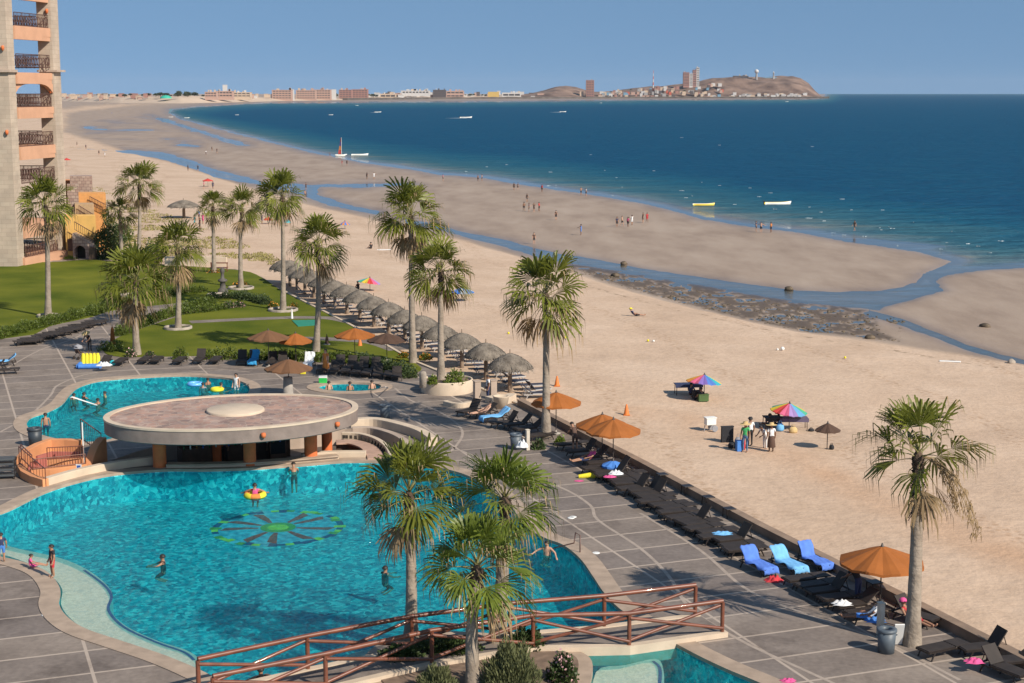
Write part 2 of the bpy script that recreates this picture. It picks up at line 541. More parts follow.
    rr = node(nt, "ShaderNodeMapRange"); L(aw.outputs["Fac"], rr.inputs[0]); rr.inputs[3].default_value = 0.95; rr.inputs[4].default_value = 0.55
    rs = node(nt, "ShaderNodeMath", operation='MULTIPLY_ADD'); rs.inputs[1].default_value = -0.30; L(as_.outputs["Fac"], rs.inputs[0]); L(rr.outputs[0], rs.inputs[2]); L(rs.outputs[0], b.inputs["Roughness"])
    b.inputs["Specular IOR Level"].default_value = 0.25
    # footprints and ripples
    v = node(nt, "ShaderNodeTexVoronoi", feature='SMOOTH_F1'); v.inputs["Scale"].default_value = 2.3
    n5 = node(nt, "ShaderNodeTexNoise"); n5.inputs["Scale"].default_value = 5; n5.inputs["Detail"].default_value = 4
    L(tc.outputs["Object"], v.inputs["Vector"]); L(tc.outputs["Object"], n5.inputs["Vector"])
    ad = node(nt, "ShaderNodeMath", operation='ADD'); L(v.outputs["Distance"], ad.inputs[0]); L(n5.outputs[0], ad.inputs[1])
    bp = node(nt, "ShaderNodeBump"); bp.inputs["Strength"].default_value = 0.7; bp.inputs["Distance"].default_value = 0.14
    iv = node(nt, "ShaderNodeMapRange"); L(aw.outputs["Fac"], iv.inputs[0]); iv.inputs[3].default_value = 0.27; iv.inputs[4].default_value = 0.15
    L(iv.outputs[0], bp.inputs["Strength"]); L(ad.outputs[0], bp.inputs["Height"]); L(bp.outputs[0], b.inputs["Normal"])
    return m

grid_mesh("beach", z, {"wet": wet, "rock": rockm, "strand": strand, "sheen": sheen, "trail": trail}, sand_mat())

# the seabed and land under everything, out to the horizon
sb = MB(); sb.add([(-30000, -400, -7), (30000, -400, -7), (30000, 16200, -7), (-30000, 16200, -7)], [(0, 1, 2, 3)])
sb.build("ground", mat("seabed", (0.3, 0.22, 0.15)))["kind"] = "structure"

def sea_mat():
    m = bpy.data.materials.new("sea_water")
    m.use_nodes = True
    nt = m.node_tree
    L = nt.links.new
    out = nt.nodes["Material Output"]
    nt.nodes.remove(nt.nodes["Principled BSDF"])
    tc = node(nt, "ShaderNodeTexCoord")
    ad = node(nt, "ShaderNodeAttribute", attribute_name="depth")
    n1 = node(nt, "ShaderNodeTexNoise"); n1.inputs["Scale"].default_value = 0.012; n1.inputs["Detail"].default_value = 5
    mp = node(nt, "ShaderNodeMapping"); mp.inputs["Scale"].default_value = (1.0, 3.0, 1.0)
    L(tc.outputs["Object"], mp.inputs[0]); L(mp.outputs[0], n1.inputs["Vector"])
    dn = node(nt, "ShaderNodeMath", operation='MULTIPLY_ADD'); L(n1.outputs[0], dn.inputs[0]); dn.inputs[1].default_value = 0.9
    sub = node(nt, "ShaderNodeMath", operation='SUBTRACT'); L(ad.outputs["Fac"], sub.inputs[0]); sub.inputs[1].default_value = 0.45
    L(sub.outputs[0], dn.inputs[2])
    n9 = node(nt, "ShaderNodeTexNoise"); n9.inputs["Scale"].default_value = 0.11; n9.inputs["Detail"].default_value = 6; n9.inputs["Roughness"].default_value = 0.7
    mp9 = node(nt, "ShaderNodeMapping"); mp9.inputs["Scale"].default_value = (0.35, 1.0, 1.0); mp9.inputs["Rotation"].default_value = (0, 0, -0.3)
    L(tc.outputs["Object"], mp9.inputs[0]); L(mp9.outputs[0], n9.inputs["Vector"])
    dn2 = node(nt, "ShaderNodeMath", operation='MULTIPLY_ADD'); L(n9.outputs[0], dn2.inputs[0]); dn2.inputs[1].default_value = 2.2
    sb2 = node(nt, "ShaderNodeMath", operation='SUBTRACT'); L(dn.outputs[0], sb2.inputs[0]); sb2.inputs[1].default_value = 1.1
    L(sb2.outputs[0], dn2.inputs[2]); dn = dn2
    cr = ramp(nt, [(0.0, (0.22, 0.20, 0.15)), (0.10, (0.110, 0.155, 0.155)), (0.30, (0.034, 0.118, 0.155)), (0.65, (0.008, 0.088, 0.148)), (1.0, (0.002, 0.062, 0.130))])
    dv = node(nt, "ShaderNodeMath", operation='DIVIDE'); L(dn.outputs[0], dv.inputs[0]); dv.inputs[1].default_value = 2.8
    L(dv.outputs[0], cr.inputs[0])
    df = node(nt, "ShaderNodeBsdfDiffuse"); L(cr.outputs[0], df.inputs[0])
    tr = node(nt, "ShaderNodeBsdfTransparent"); tr.inputs[0].default_value = (0.82, 0.88, 0.86, 1)
    op = node(nt, "ShaderNodeMapRange"); L(ad.outputs["Fac"], op.inputs[0]); op.inputs[1].default_value = 0.04; op.inputs[2].default_value = 0.42; op.inputs[3].default_value = 0.12; op.inputs[4].default_value = 1.0
    ms = node(nt, "ShaderNodeMixShader"); L(op.outputs[0], ms.inputs[0]); L(tr.outputs[0], ms.inputs[1]); L(df.outputs[0], ms.inputs[2])
    # waves
    w1 = node(nt, "ShaderNodeTexNoise"); w1.inputs["Scale"].default_value = 0.22; w1.inputs["Detail"].default_value = 6; w1.inputs["Roughness"].default_value = 0.6
    mp2 = node(nt, "ShaderNodeMapping"); mp2.inputs["Scale"].default_value = (0.55, 1.3, 1.0); mp2.inputs["Rotation"].default_value = (0, 0, -0.35)
    L(tc.outputs["Object"], mp2.inputs[0]); L(mp2.outputs[0], w1.inputs["Vector"])
    st = node(nt, "ShaderNodeMapRange"); L(ad.outputs["Fac"], st.inputs[0]); st.inputs[1].default_value = 0.09; st.inputs[2].default_value = 0.6; st.inputs[3].default_value = 0.02; st.inputs[4].default_value = 1.0
    bp = node(nt, "ShaderNodeBump"); bp.inputs["Distance"].default_value = 3.2; L(st.outputs[0], bp.inputs["Strength"]); L(w1.outputs[0], bp.inputs["Height"])
    gl = node(nt, "ShaderNodeBsdfGlossy"); gl.inputs[0].default_value = (1, 1, 1, 1)
    rg = node(nt, "ShaderNodeMapRange"); L(ad.outputs["Fac"], rg.inputs[0]); rg.inputs[1].default_value = 0.1; rg.inputs[2].default_value = 0.8; rg.inputs[3].default_value = 0.04; rg.inputs[4].default_value = 0.22
    L(rg.outputs[0], gl.inputs["Roughness"]); L(bp.outputs[0], gl.inputs["Normal"]); L(bp.outputs[0], df.inputs["Normal"])
    fr = node(nt, "ShaderNodeFresnel"); fr.inputs[0].default_value = 1.33; L(bp.outputs[0], fr.inputs["Normal"])
    fc = node(nt, "ShaderNodeMath", operation='MINIMUM'); L(fr.outputs[0], fc.inputs[0])
    fm = node(nt, "ShaderNodeMapRange"); L(ad.outputs["Fac"], fm.inputs[0]); fm.inputs[1].default_value = 0.1; fm.inputs[2].default_value = 0.8; fm.inputs[3].default_value = 0.70; fm.inputs[4].default_value = 0.12
    L(fm.outputs[0], fc.inputs[1])
    m2 = node(nt, "ShaderNodeMixShader"); L(fc.outputs[0], m2.inputs[0]); L(ms.outputs[0], m2.inputs[1]); L(gl.outputs[0], m2.inputs[2])
    L(m2.outputs[0], out.inputs[0])
    return m

depth = np.clip(SEA - z, -0.2, 3.2)
depth = np.where(bw > 0.25, 0.0, depth)
sea = grid_mesh("sea", np.full(GX.shape, SEA), {"depth": depth}, sea_mat())

# ---- pool outlines (photo positions of the water's edge, on the deck level)
main_px = [(-60, 545), (-25, 522), (8, 510), (45, 492), (80, 481), (115, 474), (165, 470), (205, 470), (250, 468.5), (300, 465), (345, 461.5), (385, 462), (420, 465.5), (448, 470), (472, 478), (494, 492), (512, 508), (525, 527),
           (545, 538.5), (563, 545.5), (580, 559), (593, 577), (603, 592), (618, 608), (645, 627), (690, 652), (725, 669), (765, 686), (815, 712), (800, 760), (690, 790), (480, 800), (330, 780), (255, 715), (228, 687),
           (205, 673), (165, 656), (120, 641), (85, 629), (67, 617), (59, 604), (60, 589), (48, 573), (25, 563), (-10, 555)]
upper_px = [(26.5, 424), (31, 417), (48, 411), (62, 403.5), (70, 394), (80, 386), (103, 380), (150, 376.5), (190, 375.5), (225, 378), (243, 382.5), (249.5, 388), (247, 395), (238, 402), (215, 410),
            (180, 417), (145, 425), (118, 437), (95, 442), (70, 441), (48, 437), (32, 431)]
tub_px = [(318, 387.5), (324, 384.5), (340, 383), (360, 383), (375, 384), (381, 386), (378, 389), (366, 391), (345, 391.5), (328, 390.5)]
near_px = [(594, 669), (626, 662), (660, 656.5), (690, 653.5), (722, 668), (760, 684), (820, 712), (800, 760), (680, 760), (590, 745)]
POOLS = {}
WATER = -0.14
for nm, px, dpt in (("main", main_px, 1.6), ("upper", upper_px, 1.1), ("tub", tub_px, 0.8)):
    POOLS[nm] = (smooth_poly(px_poly(px), True, 6), dpt)

SHELF_A = [(-60, 560), (-10, 553), (25, 562), (50, 575), (62, 589), (61, 604), (69, 617), (86, 629), (122, 641), (166, 656), (196, 669), (200, 660), (186, 650), (158, 641), (126, 626), (110, 610), (113, 596), (105, 583), (86, 569),
       (60, 558), (20, 549), (-20, 540), (-60, 540)]
SHELF_B = [(292, 690), (300, 671), (330, 661), (372, 648), (400, 645), (420, 665), (380, 690), (330, 700)]
SHELF_C = [(596, 672), (626, 665), (655, 659), (663, 668), (662, 690), (640, 720), (596, 720)]
def deck_mat(name, joints=True, dark=0.0):
    m = bpy.data.materials.new(name)
    m.use_nodes = True
    nt = m.node_tree
    L = nt.links.new
    b = nt.nodes["Principled BSDF"]
    tc = node(nt, "ShaderNodeTexCoord")
    n1 = node(nt, "ShaderNodeTexNoise"); n1.inputs["Scale"].default_value = 0.35; n1.inputs["Detail"].default_value = 7; n1.inputs["Roughness"].default_value = 0.65
    n2 = node(nt, "ShaderNodeTexNoise"); n2.inputs["Scale"].default_value = 4.5; n2.inputs["Detail"].default_value = 5
    for n in (n1, n2): L(tc.outputs["Object"], n.inputs["Vector"])
    cr = ramp(nt, [(0.28, (0.150, 0.121, 0.103)), (0.5, (0.205, 0.168, 0.143)), (0.72, (0.262, 0.218, 0.186))])
    L(n1.outputs[0], cr.inputs[0])
    c2 = ramp(nt, [(0.3, (0.86, 0.86, 0.86)), (0.7, (1.1, 1.1, 1.1))]); L(n2.outputs[0], c2.inputs[0])
    mm = node(nt, "ShaderNodeMix", data_type='RGBA', blend_type='MULTIPLY'); mm.inputs[0].default_value = 1
    L(cr.outputs[0], mm.inputs[6]); L(c2.outputs[0], mm.inputs[7])
    last = mm.outputs[2]
    if joints:
        mp = node(nt, "ShaderNodeMapping", vector_type='TEXTURE'); mp.inputs["Rotation"].default_value = (0, 0, W_RZ + PI / 2)
        L(tc.outputs["Object"], mp.inputs[0])
        bk = node(nt, "ShaderNodeTexBrick"); bk.offset = 0.0
        bk.inputs["Scale"].default_value = 1.0; bk.inputs["Brick Width"].default_value = 4.6; bk.inputs["Row Height"].default_value = 2.35
        bk.inputs["Mortar Size"].default_value = 0.07; bk.inputs["Mortar Smooth"].default_value = 0.3
        bk.inputs["Color1"].default_value = (0.88, 0.88, 0.9, 1); bk.inputs["Color2"].default_value = (1.12, 1.1, 1.06, 1); bk.inputs["Mortar"].default_value = (1, 1, 1, 1)
        L(mp.outputs[0], bk.inputs["Vector"])
        m3 = node(nt, "ShaderNodeMix", data_type='RGBA', blend_type='MULTIPLY'); m3.inputs[0].default_value = 1
        L(last, m3.inputs[6]); L(bk.outputs["Color"], m3.inputs[7])
        mx = node(nt, "ShaderNodeMix", data_type='RGBA'); L(bk.outputs["Fac"], mx.inputs[0]); L(m3.outputs[2], mx.inputs[6]); mx.inputs[7].default_value = (0.40, 0.325, 0.265, 1)
        last = mx.outputs[2]
    # old water marks
    n3 = node(nt, "ShaderNodeTexNoise"); n3.inputs["Scale"].default_value = 0.22; n3.inputs["Detail"].default_value = 8; n3.inputs["Roughness"].default_value = 0.7
    ofs = node(nt, "ShaderNodeVectorMath", operation='ADD'); ofs.inputs[1].default_value = (31, 7, 0); L(tc.outputs["Object"], ofs.inputs[0]); L(ofs.outputs[0], n3.inputs["Vector"])
    sr = ramp(nt, [(0.55, (1, 1, 1)), (0.68, (0.58, 0.56, 0.55))]); L(n3.outputs[0], sr.inputs[0])
    m4 = node(nt, "ShaderNodeMix", data_type='RGBA', blend_type='MULTIPLY'); m4.inputs[0].default_value = 1
    L(last, m4.inputs[6]); L(sr.outputs[0], m4.inputs[7])
    L(m4.outputs[2], b.inputs["Base Color"])
    b.inputs["Roughness"].default_value = 0.75
    b.inputs["Specular IOR Level"].default_value = 0.35
    bp = node(nt, "ShaderNodeBump"); bp.inputs["Distance"].default_value = 0.012; L(n2.outputs[0], bp.inputs["Height"]); L(bp.outputs[0], b.inputs["Normal"])
    return m

M_DECK = deck_mat("stamped_concrete")
M_PATH = deck_mat("path_concrete", joints=False)
M_COPE = mat("coping_stone", (0.36, 0.27, 0.20), 0.75, 0.18, 1.5, 0.006, 20)
M_JOINT = mat("joint_band", (0.34, 0.275, 0.225), 0.8, 0.15, 2)
M_CREAM = mat("cream_stucco", (0.54, 0.43, 0.32), 0.85, 0.10, 1.2, 0.008, 18)
M_ORANGE = mat("orange_stucco", (0.58, 0.25, 0.11), 0.85, 0.12, 0.9, 0.006, 20)
M_YELLOW = mat("yellow_stucco", (0.66, 0.40, 0.12), 0.85, 0.10, 0.9, 0.006, 20)
M_TAN = mat("tan_stucco", (0.40, 0.31, 0.245), 0.85, 0.12, 1.0, 0.006, 20)
M_WALLTOP = mat("weathered_wall", (0.24, 0.165, 0.115), 0.85, 0.2, 1.2, 0.01, 12)

PIT = smooth_poly(px_poly([(112, 463), (165, 466), (205, 466.2), (250, 464.6), (300, 461), (340, 457.5), (372, 458.5), (391, 460), (399, 450), (391, 440), (372, 432), (345, 429), (300, 433), (240, 436), (190, 441), (150, 448), (124, 456)]), True, 5)
RAMP = px_poly([(28, 474), (26, 464), (50, 455), (80, 456), (98, 459), (106, 464), (96, 472), (62, 480)])
holes = [offset_poly(POOLS[k][0], 0.75) for k in POOLS] + [PIT, RAMP]
flat_sheet("pool_deck", BUILT, holes, 0.0, M_DECK)

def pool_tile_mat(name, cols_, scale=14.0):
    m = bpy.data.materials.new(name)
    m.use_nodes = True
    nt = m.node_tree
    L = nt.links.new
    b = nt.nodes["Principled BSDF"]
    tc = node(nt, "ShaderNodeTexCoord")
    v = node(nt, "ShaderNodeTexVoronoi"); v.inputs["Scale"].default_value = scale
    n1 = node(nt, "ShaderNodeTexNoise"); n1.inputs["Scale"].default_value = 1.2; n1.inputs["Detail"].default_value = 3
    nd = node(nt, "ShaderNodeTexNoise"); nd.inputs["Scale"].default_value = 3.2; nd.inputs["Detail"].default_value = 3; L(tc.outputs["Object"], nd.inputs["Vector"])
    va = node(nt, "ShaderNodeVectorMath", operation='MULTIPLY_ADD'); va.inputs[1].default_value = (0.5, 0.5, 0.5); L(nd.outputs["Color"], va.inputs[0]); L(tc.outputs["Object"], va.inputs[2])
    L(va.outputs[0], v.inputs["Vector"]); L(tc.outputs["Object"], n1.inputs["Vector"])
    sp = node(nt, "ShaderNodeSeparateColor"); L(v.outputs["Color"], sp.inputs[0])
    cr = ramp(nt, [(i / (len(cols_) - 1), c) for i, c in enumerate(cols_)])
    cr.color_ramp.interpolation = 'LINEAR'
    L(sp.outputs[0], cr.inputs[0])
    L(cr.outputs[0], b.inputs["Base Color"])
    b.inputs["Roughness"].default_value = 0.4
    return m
M_GLINT_TILE = pool_tile_mat("painted_glint_tile", [(0.004, 0.24, 0.34), (0.015, 0.46, 0.54), (0.26, 0.97, 0.95), (0.006, 0.30, 0.42), (0.06, 0.66, 0.70), (0.003, 0.20, 0.32)], 5.2)  # wavy light and dark cells paint the sparkle of rippled water into the tiles
M_PWALL = mat("pool_wall_tile", (0.02, 0.42, 0.50), 0.4, 0.25, 1.5)
M_SHELF = pool_tile_mat("pale_mosaic", [(0.52, 0.56, 0.48), (0.62, 0.64, 0.55), (0.70, 0.72, 0.62), (0.46, 0.54, 0.50)], 9.0)
M_TILEBAND = mat("blue_tile_band", (0.05, 0.12, 0.30), 0.4, 0.3, 8)

def water_mat(name, tint, body, fac, wave=1.0, scale=1.0):
    m = bpy.data.materials.new(name)
    m.use_nodes = True
    nt = m.node_tree
    L = nt.links.new
    out = nt.nodes["Material Output"]
    nt.nodes.remove(nt.nodes["Principled BSDF"])
    tc = node(nt, "ShaderNodeTexCoord")
    w1 = node(nt, "ShaderNodeTexNoise"); w1.inputs["Scale"].default_value = 2.3 * scale; w1.inputs["Detail"].default_value = 5; w1.inputs["Roughness"].default_value = 0.6; w1.inputs["Distortion"].default_value = 1.2
    w2 = node(nt, "ShaderNodeTexNoise"); w2.inputs["Scale"].default_value = 0.45 * scale; w2.inputs["Detail"].default_value = 2
    mp = node(nt, "ShaderNodeMapping"); mp.inputs["Scale"].default_value = (1.15, 0.50, 1); mp.inputs["Rotation"].default_value = (0, 0, 0.12)
    L(tc.outputs["Object"], mp.inputs[0]); L(mp.outputs[0], w1.inputs["Vector"]); L(mp.outputs[0], w2.inputs["Vector"])
    a = node(nt, "ShaderNodeMath", operation='MULTIPLY_ADD'); L(w2.outputs[0], a.inputs[0]); a.inputs[1].default_value = 2.0; L(w1.outputs[0], a.inputs[2])
    bp = node(nt, "ShaderNodeBump"); bp.inputs["Strength"].default_value = 1.0; bp.inputs["Distance"].default_value = 0.40 * wave; L(a.outputs[0], bp.inputs["Height"])
    bp2 = node(nt, "ShaderNodeBump"); bp2.inputs["Strength"].default_value = 1.0; bp2.inputs["Distance"].default_value = 5.5 * wave; L(a.outputs[0], bp2.inputs["Height"])
    tr = node(nt, "ShaderNodeBsdfTransparent"); tr.inputs[0].default_value = (*tint, 1)
    df = node(nt, "ShaderNodeBsdfDiffuse"); df.inputs[0].default_value = (*body, 1); L(bp2.outputs[0], df.inputs["Normal"])
    m1 = node(nt, "ShaderNodeMixShader"); m1.inputs[0].default_value = fac; L(tr.outputs[0], m1.inputs[1]); L(df.outputs[0], m1.inputs[2])
    gl = node(nt, "ShaderNodeBsdfGlossy"); gl.inputs["Roughness"].default_value = 0.06; L(bp.outputs[0], gl.inputs["Normal"])
    fr = node(nt, "ShaderNodeFresnel"); fr.inputs[0].default_value = 1.33; L(bp.outputs[0], fr.inputs["Normal"])
    fc = node(nt, "ShaderNodeMath", operation='MINIMUM'); fc.inputs[1].default_value = 0.10; L(fr.outputs[0], fc.inputs[0])
    m2 = node(nt, "ShaderNodeMixShader"); L(fc.outputs[0], m2.inputs[0]); L(m1.outputs[0], m2.inputs[1]); L(gl.outputs[0], m2.inputs[2])
    L(m2.outputs[0], out.inputs[0])
    return m
M_WATER = water_mat("pool_water", (0.38, 0.90, 0.95), (0.000, 0.34, 0.41), 0.33)
M_SHALLOW = water_mat("shallow_pool_water", (0.86, 0.93, 0.90), (0.26, 0.42, 0.42), 0.10, 0.7)
M_WATER2 = water_mat("calm_pool_water", (0.30, 0.85, 0.88), (0.002, 0.36, 0.42), 0.32, 0.8, 0.9)

for nm, (poly, dpt) in POOLS.items():
    out_ = offset_poly(poly, 0.78)
    n = len(poly)
    mb = MB()                                              # coping ring, slightly proud of the deck, with a lip down to the water
    vs = [(*p, 0.0) for p in out_] + [(*p, 0.035) for p in out_] + [(*p, 0.035) for p in poly] + [(*p, -0.10) for p in poly]
    fs = []
    for i in range(n):
        j = (i + 1) % n
        for k in range(3):
            fs.append((k * n + i, k * n + j, (k + 1) * n + j, (k + 1) * n + i))
    mb.add(vs, fs)
    mb.build("pool_coping", M_COPE)["kind"] = "structure"
    wl = offset_poly(poly, 0.02)
    mb = MB()
    vs = [(*p, -0.06) for p in wl] + [(*p, -0.24) for p in wl] + [(*p, -dpt) for p in wl]
    mb.add(vs, [(i, (i + 1) % n, n + (i + 1) % n, n + i) for i in range(n)], 1)
    mb.add(vs, [(n + i, n + (i + 1) % n, 2 * n + (i + 1) % n, 2 * n + i) for i in range(n)], 0)
    mb.build("pool_wall", [M_GLINT_TILE, M_GLINT_TILE])["kind"] = "structure"
    flat_sheet("pool_floor", wl, [], -dpt, M_GLINT_TILE)
    SH = [smooth_poly(px_poly(q, WATER), True, 4) for q in (SHELF_A, SHELF_B, SHELF_C)] if nm == "main" else []
    for q in SH:
        flat_sheet("shallow_water", wl, [], WATER, M_SHALLOW, also=q)
    flat_sheet("pool_water", wl, SH, WATER, M_WATER if nm == "main" else M_WATER2)

def shelf(px, z, band=True):
    pts = smooth_poly(px_poly(px, z), True, 4)
    pts = [p for p in pts]
    mb = MB()
    mb.prism(pts, -1.6, z)
    mb.build("pool_shelf", M_SHELF)["kind"] = "structure"
for q_, z_ in ((SHELF_A, -0.36), (SHELF_B, -0.40), (SHELF_C, -0.36)):
    shelf(q_, z_)
def band_line(px, z, w=0.12):
    pts = smooth_poly(px_poly(px, z), False, 5)
    mb = MB()
    vs, fs = [], []
    for i, p in enumerate(pts):
        d = (pts[min(i + 1, len(pts) - 1)] - pts[max(i - 1, 0)]).normalized()
        s = Vector((-d.y, d.x)) * w / 2
        vs += [(p.x + s.x, p.y + s.y, z), (p.x - s.x, p.y - s.y, z)]
    fs = [(2 * i, 2 * i + 1, 2 * i + 3, 2 * i + 2) for i in range(len(pts) - 1)]
    mb.add(vs, fs)
    return mb
band_line([(194, 660), (184, 652), (156, 642), (124, 627), (108.5, 610), (111.5, 596), (103, 584), (84, 570)], -0.35, 0.12).build("shelf_edge_line", M_TILEBAND)["kind"] = "structure"
band_line([(653, 661), (660, 669), (659, 690)], -0.35, 0.12).build("shelf_edge_line", M_TILEBAND)["kind"] = "structure"

# sunflower mosaic laid into the pool floor
def mosaic():
    c = P(262, 531.5, -1.25)
    c = P(278, 527.5, -0.14) + (P(278, 527.5, -1.6) - P(278, 527.5, -0.14)) * 1.0
    R = 3.3
    mb = MB()
    zf = -1.596
    k = 48
    def ring(r0, r1, mi, dz=0.0, a0=0, a1=k):
        for i in range(a0, a1):
            t0, t1 = 2 * PI * i / k, 2 * PI * (i + 1) / k
            mb.add([(r0 * math.cos(t0), r0 * math.sin(t0), dz), (r1 * math.cos(t0), r1 * math.sin(t0), dz), (r1 * math.cos(t1), r1 * math.sin(t1), dz), (r0 * math.cos(t1), r0 * math.sin(t1), dz)], [(0, 1, 2, 3)], mi)
    for i in range(k):
        ring(R * (0.90 - 0.05 * ((i * 7) % 3 == 0)), R * (1.0 + 0.03 * ((i * 5) % 4 == 0)), (1, 2, 3, 2, 0, 2, 1)[(i * 5 + i // 3) % 7], 0.003, i, i + 1)
    ring(0, R * 0.90, 0)
    ring(0.001, R * 0.16, 1, 0.004)
    ring(R * 0.16, R * 0.27, 3, 0.004)
    for j in range(9):
        a = 2 * PI * j / 9 + 0.15 * math.sin(j * 2.3)
        t = Vector((math.cos(a), math.sin(a))); s = Vector((-t.y, t.x))
        pts = [t * R * 0.28 - s * 0.16, t * R * 0.52 - s * 0.36, t * R * 0.78 - s * 0.46, t * R * 0.88, t * R * 0.78 + s * 0.02, t * R * 0.52 + s * 0.02, t * R * 0.30 + s * 0.02]
        mb.add([(p.x, p.y, 0.004) for p in pts], [tuple(range(len(pts)))], 4)
    o = mb.build("floor_mosaic", [mat("mosaic_sky", (0.16, 0.62, 0.95), 0.4, 0.55, 2.5, color2=(0.35, 0.85, 1.0)), mat("mosaic_yellow", (1.0, 0.85, 0.03), 0.4, 0.3, 3), mat("mosaic_navy", (0.03, 0.05, 0.22), 0.4, 0.3, 6),
                                  mat("mosaic_green", (0.30, 0.45, 0.03), 0.4, 0.3, 6), mat("mosaic_red", (1.0, 0.05, 0.03), 0.4, 0.5, 3)], loc=(c.x, c.y, zf))
    tag(o, "round flower mosaic of dark red petals set in the pool floor", "mosaic")
mosaic()

# joint bands curving across the deck
for px in ([(395, 388), (410, 400), (440, 412), (462, 430), (455, 447), (440, 458)], [(452, 447), (505, 468), (560, 487), (590, 505), (598, 520), (640, 548), (668, 575), (690, 608), (740, 640), (800, 668), (860, 695)],
           [(640, 513), (700, 550), (745, 588), (800, 612), (880, 640), (960, 680)], [(0, 372), (40, 350), (75, 338), (110, 318)], [(375, 402), (400, 413), (432, 425)], [(0, 432), (30, 415), (50, 396), (60, 384), (100, 372), (190, 368), (250, 372)]):
    band_line(px, 0.004, 0.16).build("joint_band", M_JOINT)["kind"] = "structure"

# ---- lawn, paths
def grass_mat():
    m = mat("lawn_grass", (0.078, 0.112, 0.009), 0.95, 0.25, 0.16, 0.05, 9, color2=(0.150, 0.158, 0.018), detail=12, spec=0.1)
    return m
M_GRASS = grass_mat()
LAWN = smooth_poly(px_poly([(-300, 352), (-300, 263), (20, 263), (85, 260), (130, 263), (235, 270), (262, 278), (283, 292), (350, 326), (414, 362.5), (418, 372), (400, 377), (360, 366), (310, 359.5), (220, 356), (145, 357), (112, 356), (104, 349),
                            (118, 338), (150, 326), (196, 311), (208, 306), (206, 301), (150, 306), (110, 311), (92, 317), (50, 326), (0, 339)]), True, 3)
lw = MB(); lw.prism(LAWN, -0.3, 0.045)
lw.build("lawn", M_GRASS)["kind"] = "structure"
for px, w in (([(190, 322), (240, 319.5), (290, 317.5), (330, 318), (352, 322)], 1.6), ([(296, 338), (330, 339), (372, 342), (398, 350)], 1.6)):
    band_line(px, 0.052, w).build("garden_path", M_PATH)["kind"] = "structure"
# sea wall and the paved strip along the lawn
sw = MB(); sw.wall_strip([p for p in WALL[3:]], 0.38, -2.4, 0.34)
sw.wall_strip([p for p in WALL[3:]], 0.46, 0.342, 0.40)
tag(sw.build("sea_wall", M_WALLTOP, bevel=0.02), "low brown weathered wall between the pool deck and the beach", "wall")
kw = MB(); kw.wall_strip([p for p in WALL[:4]], 0.25, -2.4, 0.10)
tag(kw.build("kerb_wall", M_CREAM), "thin pale kerb between the lawn and the beach", "kerb")
# ------------------------------------------------------------------ palms and planting
M_LEAF = mat("palm_leaf", (0.118, 0.145, 0.017), 0.45, 0.35, 0.9, trans=0.30, color2=(0.205, 0.218, 0.030), spec=0.4)
M_LEAF2 = mat("young_palm_leaf", (0.125, 0.175, 0.022), 0.42, 0.3, 0.9, trans=0.32, color2=(0.195, 0.240, 0.036), spec=0.4)
M_DRY = mat("dry_palm_leaf", (0.30, 0.195, 0.095), 0.85, 0.3, 1.5, trans=0.15, color2=(0.40, 0.28, 0.15))
M_STALK = mat("leaf_stalk", (0.20, 0.18, 0.06), 0.6, 0.25, 2)
M_TRUNK = mat("palm_trunk", (0.27, 0.215, 0.165), 0.9, 0.25, 1.6, 0.05, 7, color2=(0.34, 0.28, 0.22))
M_BOOT = mat("old_leaf_bases", (0.085, 0.055, 0.035), 0.95, 0.4, 4, 0.06, 14)

def frond(mb, o, az, el, plen, blen, R, nleaf, old, twist=0.0, dry=False, sweep=(0.0, 0.0)):
    """one fan leaf: a bending stalk and a pleated fan of leaflets with drooping tips"""
    d = Vector((math.cos(az) * math.cos(el), math.sin(az) * math.cos(el), math.sin(el)))
    pts, p = [o.copy()], o.copy()
    k = 5
    for i in range(k):
        d = (d + Vector((sweep[0] - 0.02, sweep[1], -0.05 - 0.07 * old))).normalized()
        p = p + d * plen / k
        pts.append(p.copy())
    mb.tube(pts, [0.035 - 0.022 * i / k for i in range(k + 1)], 4, 2, cap=False)
    side = d.cross(Vector((0, 0, 1)))
    side = side.normalized() if side.length > 1e-3 else Vector((1, 0, 0))
    up = side.cross(d).normalized()
    q = Matrix.Rotation(twist, 3, d)
    side, up = q @ side, q @ up
    spread = math.radians((92 - 18 * old) if not dry else 60)
    g = Vector((0.10, 0.04, -1))
    fold = R.uniform(0.15, 0.75)
    for j in range(nleaf):
        a = -spread + 2 * spread * (j + 0.5) / nleaf
        a += R.uniform(-0.02, 0.02)
        L = blen * (0.62 + 0.42 * math.cos(a * 0.8)) * R.uniform(0.85, 1.1)
        ld = (d * math.cos(a) + side * math.sin(a) + up * (0.16 * (j % 2) - 0.08 + fold * abs(math.sin(a)))).normalized()
        wd = ld.cross(up).normalized()
        half = 2 * spread / nleaf * 0.51
        r1, r2 = 0.22 * L, 0.55 * L
        dr = 0.12 + 0.26 * old
        b1 = p + ld * r1
        b2 = p + ld * r2 + g * dr * 0.12 * L
        b3 = p + ld * (0.82 * L) + g * dr * (0.40 + R.uniform(0, 0.45)) * L
        b4 = p + ld * (L * (0.96 - 0.16 * old)) + g * dr * (0.95 + R.uniform(0, 1.1)) * L
        w1, w2, w3 = r1 * half, r2 * half, r2 * half * 0.52
        vs = [p, b1 + wd * w1, b1 - wd * w1, b2 + wd * w2, b2 - wd * w2, b3 + wd * w3, b3 - wd * w3, b4]
        m0 = 1 if dry else 0
        tip = 1 if (dry or (old > 0.35 and R.random() < 0.8 * old)) else 0
        mb.add(vs, [(0, 2, 1), (1, 2, 4, 3), (3, 4, 6, 5)], m0)
        mb.add([b3 + wd * w3, b3 - wd * w3, b4], [(0, 1, 2)], tip)

